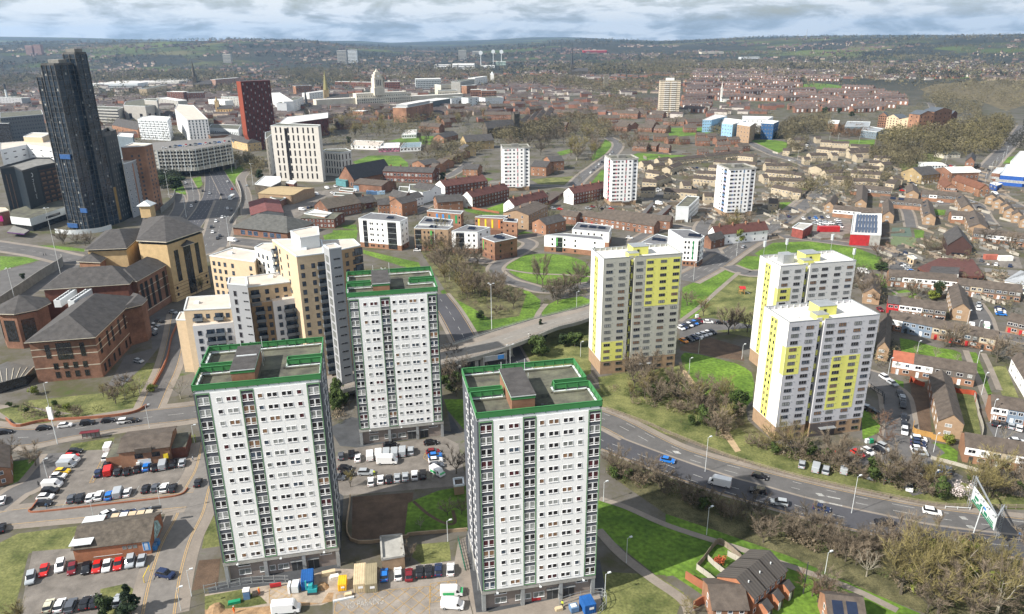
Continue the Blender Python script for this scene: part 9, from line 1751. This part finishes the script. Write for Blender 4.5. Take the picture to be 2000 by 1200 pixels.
# low garden fences and walls of the estates, too many to count
mb=MB()
for i in range(1500):
 x0, y0, x1, y1=R.choice([(1240,300,1600,420),(1500,320,1950,470),(1740,470,2000,600),(1500,330,1990,470),(1180,330,1480,450)]);p=P(R.uniform(x0, x1), R.uniform(y0, y1))
 if any(s[0] < p.x < s[1] and s[2] < p.y < s[3] for s in SHEETS if (s[1] - s[0]) * (s[3] - s[2]) < 3000): continue
 a_=radians(11.5 + R.choice([0,90]));L_=R.uniform(5,11);q_=p + Vector((cos(a_), sin(a_),0)) * L_;h_=R.uniform(1,1.8);mb.bar((p.x, p.y, h_ / 2),(q_.x, q_.y, h_ / 2),.12, R.choice([TIM, TIM, CONCD, TIML]), h_)
 if i % 9 == 0: mb.box(q_.x, q_.x + 2.2, q_.y, q_.y + 1.8,0,2, TIM, top=FELT)
o=mb.build('garden_fences');o['kind'] = 'stuff';o['label'] = 'garden fences and sheds between the estate houses'
# far slopes: houses and trees too many to count
def slopes(name, label, n, d0, d1, a0, a1, cols, sz):
 rs=random.Random(n);mb=MB()
 for i in range(n):
  if i % 14 == 0: D0=rs.uniform(d0 ** .5, d1 ** .5) ** 2;A0=rs.uniform(a0, a1);rot0=rs.uniform(-.5,.5);mI=rs.choice(cols)
  D=D0 + rs.gauss(0,60);a=A0 + rs.gauss(0,75) / D0;x, y=D * sin(a), D * cos(a);z=terr(x, y) - .5;w=sz * rs.uniform(1,3.2);d=sz * .8;h=rs.uniform(4,7);c, s=cos(rot0), sin(rot0)
  def T(u, v, zz): return (x + u * c - v * s, y + u * s + v * c, z + zz)
  m_=mI if rs.random() < .7 else rs.choice(cols);V=[T(0,0,0), T(w,0,0), T(w, d,0), T(0, d,0), T(0,0, h), T(w,0, h), T(w, d, h), T(0, d, h), T(0, d / 2, h + 3), T(w, d / 2, h + 3)]
  mb.mesh(V,[(0,1,5,4),(1,2,6,9,5),(2,3,7,6),(3,0,4,8,7)], m_);mb.mesh(V,[(4,5,9,8),(6,7,8,9)], FR_)
 o=mb.build(name);o['kind'] = 'stuff';o['label']=label
FR_=mat("far_roof",(.10,.08,.075), var=.3, scale=.05);fc=[mat("far_brick",(.28,.13,.09), var=.2, scale=.05), mat("far_brick",(.28,.13,.09)), mat("far_render",(.5,.46,.42), var=.1), mat("far_pale",(.42,.34,.27), var=.2)]
FC2=mat('slope_brick',(.20,.13,.10), var=.3, scale=.05)
slopes('distant_houses', 'countless small houses on the far slopes',1900,3000,5400, radians(-36), radians(36),[FC2, FC2, fc[3]],7)
slopes('distant_houses', 'countless small houses in the pale sunlit suburbs at the right',1100,2300,3600, radians(14), radians(36),[fc[2], fc[3], fc[0]],8)
slopes('distant_houses', 'countless brick houses in the distant town at the left and centre',2200,1150,2700, radians(-36), radians(14),[fc[0], fc[0], fc[3], fc[2]],9)
def farwood(n, d0, d1, h0, h1, m_, a0=-38, a1=38, seed=1, cl=30):
 rs=random.Random(seed);S=[]
 for i in range(n):
  if i % cl == 0: D0=rs.uniform(d0, d1);A0=radians(rs.uniform(a0, a1));L_=rs.uniform(60,300)
  D=D0 + rs.gauss(0,45);a=A0 + rs.gauss(0, L_) / D0;x, y=D * sin(a), D * cos(a);h=rs.uniform(h0, h1);S.append((x, y, terr(x, y), h * .5, h))
 canopy('far_woodland', 'far bare woodland on the slopes', S, m_, nt=16, seed=seed, fs_=.4)
farwood(4200,2400,6200,12,20, WB, seed=1);farwood(2200,2400,6500,12,22, WDK, seed=2);farwood(500,2500,6000,12,18, WG, seed=3);farwood(1800,1900,3200,10,16, WB, seed=4, cl=20);farwood(900,2600,4500,10,16, WO,8,38, seed=5)
# far landmarks
def GT(q, x, y):
 p=P(*zp(q, x, y)) if zp(q, x, y)[1] > 84 else P(zp(q, x, y)[0],84);d=p - Vector((0,0, CAM_H));L_=hypot(d.x, d.y);r=3300
 if L_ < r: return p
 while r < 12000 and CAM_H + d.z * r / L_ > terr(d.x * r / L_, d.y * r / L_): r += 20
 return Vector((d.x * r / L_, d.y * r / L_, terr(d.x * r / L_, d.y * r / L_) - 1))
def lm(name, label, cat, q, x, y, w_, d_, h, m_, rot=0, parts=()):
 A=GT(q, x, y);t=thing(name, label, cat, A, rot);MB().box(0, w_,0, d_,0, h, m_, top=FELTL).build('wall', t);mb=MB()
 for k in range(int(h / 6)): mb.box(1, w_ - 1,-.3,-.01,2 + k * 6,4 + k * 6, DMETAL)
 if h >= 6: mb.build('window_band', t)
 return t
for a in [('tower_block', 'pale distant tower block, left of the far pair beyond the stone tower', 'tower block',2,28,362,42,20,62, CONC),('tower_block', 'pale distant tower block, right of the far pair beyond the stone tower', 'tower block',2,88,355,42,20,60, METALW),('tower_block', 'distant tower block above the stadium, left', 'tower block',2,702,340,40,20,50, CONC),('tower_block', 'distant tower block above the stadium, right', 'tower block',2,780,322,40,20,34, CONC),('tower_block', 'pinkish distant tower block far left, left of the pair', 'tower block',1,148,308,34,25,46, mat("pinkish_block",(.4,.25,.22))),('tower_block', 'pinkish distant tower block far left, right of the pair', 'tower block',1,196,308,34,25,50, mat("pinkish_block",(.4,.25,.22))),('tower_block', 'grey distant tower block alone on the valley side', 'tower block',1,1248,355,36,20,40, CONC),
   ('stadium', 'white stadium stand, left of the cricket ground stands', 'stadium',2,568,390,62,40,18, WHITE),('stadium', 'long white stadium stand with arched roof', 'stadium',2,668,390,86,40,22, WHITE),('stadium', 'pale green stadium stand beside the floodlights', 'stadium',2,910,368,44,36,18, mat("pale_green_stand",(.45,.58,.50))),('stadium', 'low white stand left of the pale green one', 'stadium',2,830,380,54,30,10, WHITE),('factory_building', 'long red roofed building on the far slope', 'factory',2,1398,297,130,60,14, REDC),('warehouse', 'white warehouses in the valley behind the dark tower, left', 'warehouse',1,500,490,130,60,10, METALW),('warehouse', 'long pale warehouse in the valley behind the dark tower', 'warehouse',1,600,480,200,60,10, FELTL),('warehouse', 'white warehouse near the valley centre', 'warehouse',1,880,465,90,40,10, METALW),('warehouse', 'long cream building on the wooded slope at the right', 'warehouse',3,200,305,120,60,12, STONE),('warehouse', 'white building row on the far slope', 'warehouse',3,420,335,90,40,12, METALW)]: lm(*a)
for i,(x, y) in enumerate([(827,372),(896,360),(942,362)]):
 A=G(2, x, y);t=thing('floodlight',['leftmost', 'middle', 'rightmost'][i] + ' tall stadium floodlight on the horizon', 'floodlight', A);MB().tube([(0,0,0),(0,0,52)],[2,1], METALW,6).build('pole', t);MB().tube([(0,-.5,56),(0,.5,56)],9, METALW,12).build('lamp_head', t)
A=G(3,780,215);z_=terr(P(1573,76,0).x if 0 else sin(az_of(1573)) * 5300, cos(az_of(1573)) * 5300);A=Vector((sin(az_of(1573)) * 5300, cos(az_of(1573)) * 5300, z_));t=thing('radio_mast', 'thin radio mast on the skyline', 'mast', A);MB().tube([(0,0,0),(0,0,60)],[2.2,.8], METAL,5).build('pole', t);MB().box(-4,4,-4,4,0,6, METAL).build('base', t)
# ------------------------------------------------------------------ the air
hz=bpy.data.materials.new("haze");hz.use_nodes=True;t=hz.node_tree;t.nodes.clear();pv=t.nodes.new("ShaderNodeVolumePrincipled");pv.inputs['Color'].default_value=(.42,.66,1.0,1);pv.inputs['Density'].default_value=5.2e-5;pv.inputs['Anisotropy'].default_value=.2;ou=t.nodes.new("ShaderNodeOutputMaterial");t.links.new(pv.outputs[0], ou.inputs['Volume'])
o=MB().box(-15500,15500,-2000,17500,-40,420, hz).build('haze');o['kind'] = 'stuff';o['label'] = 'faint blue haze over the town'
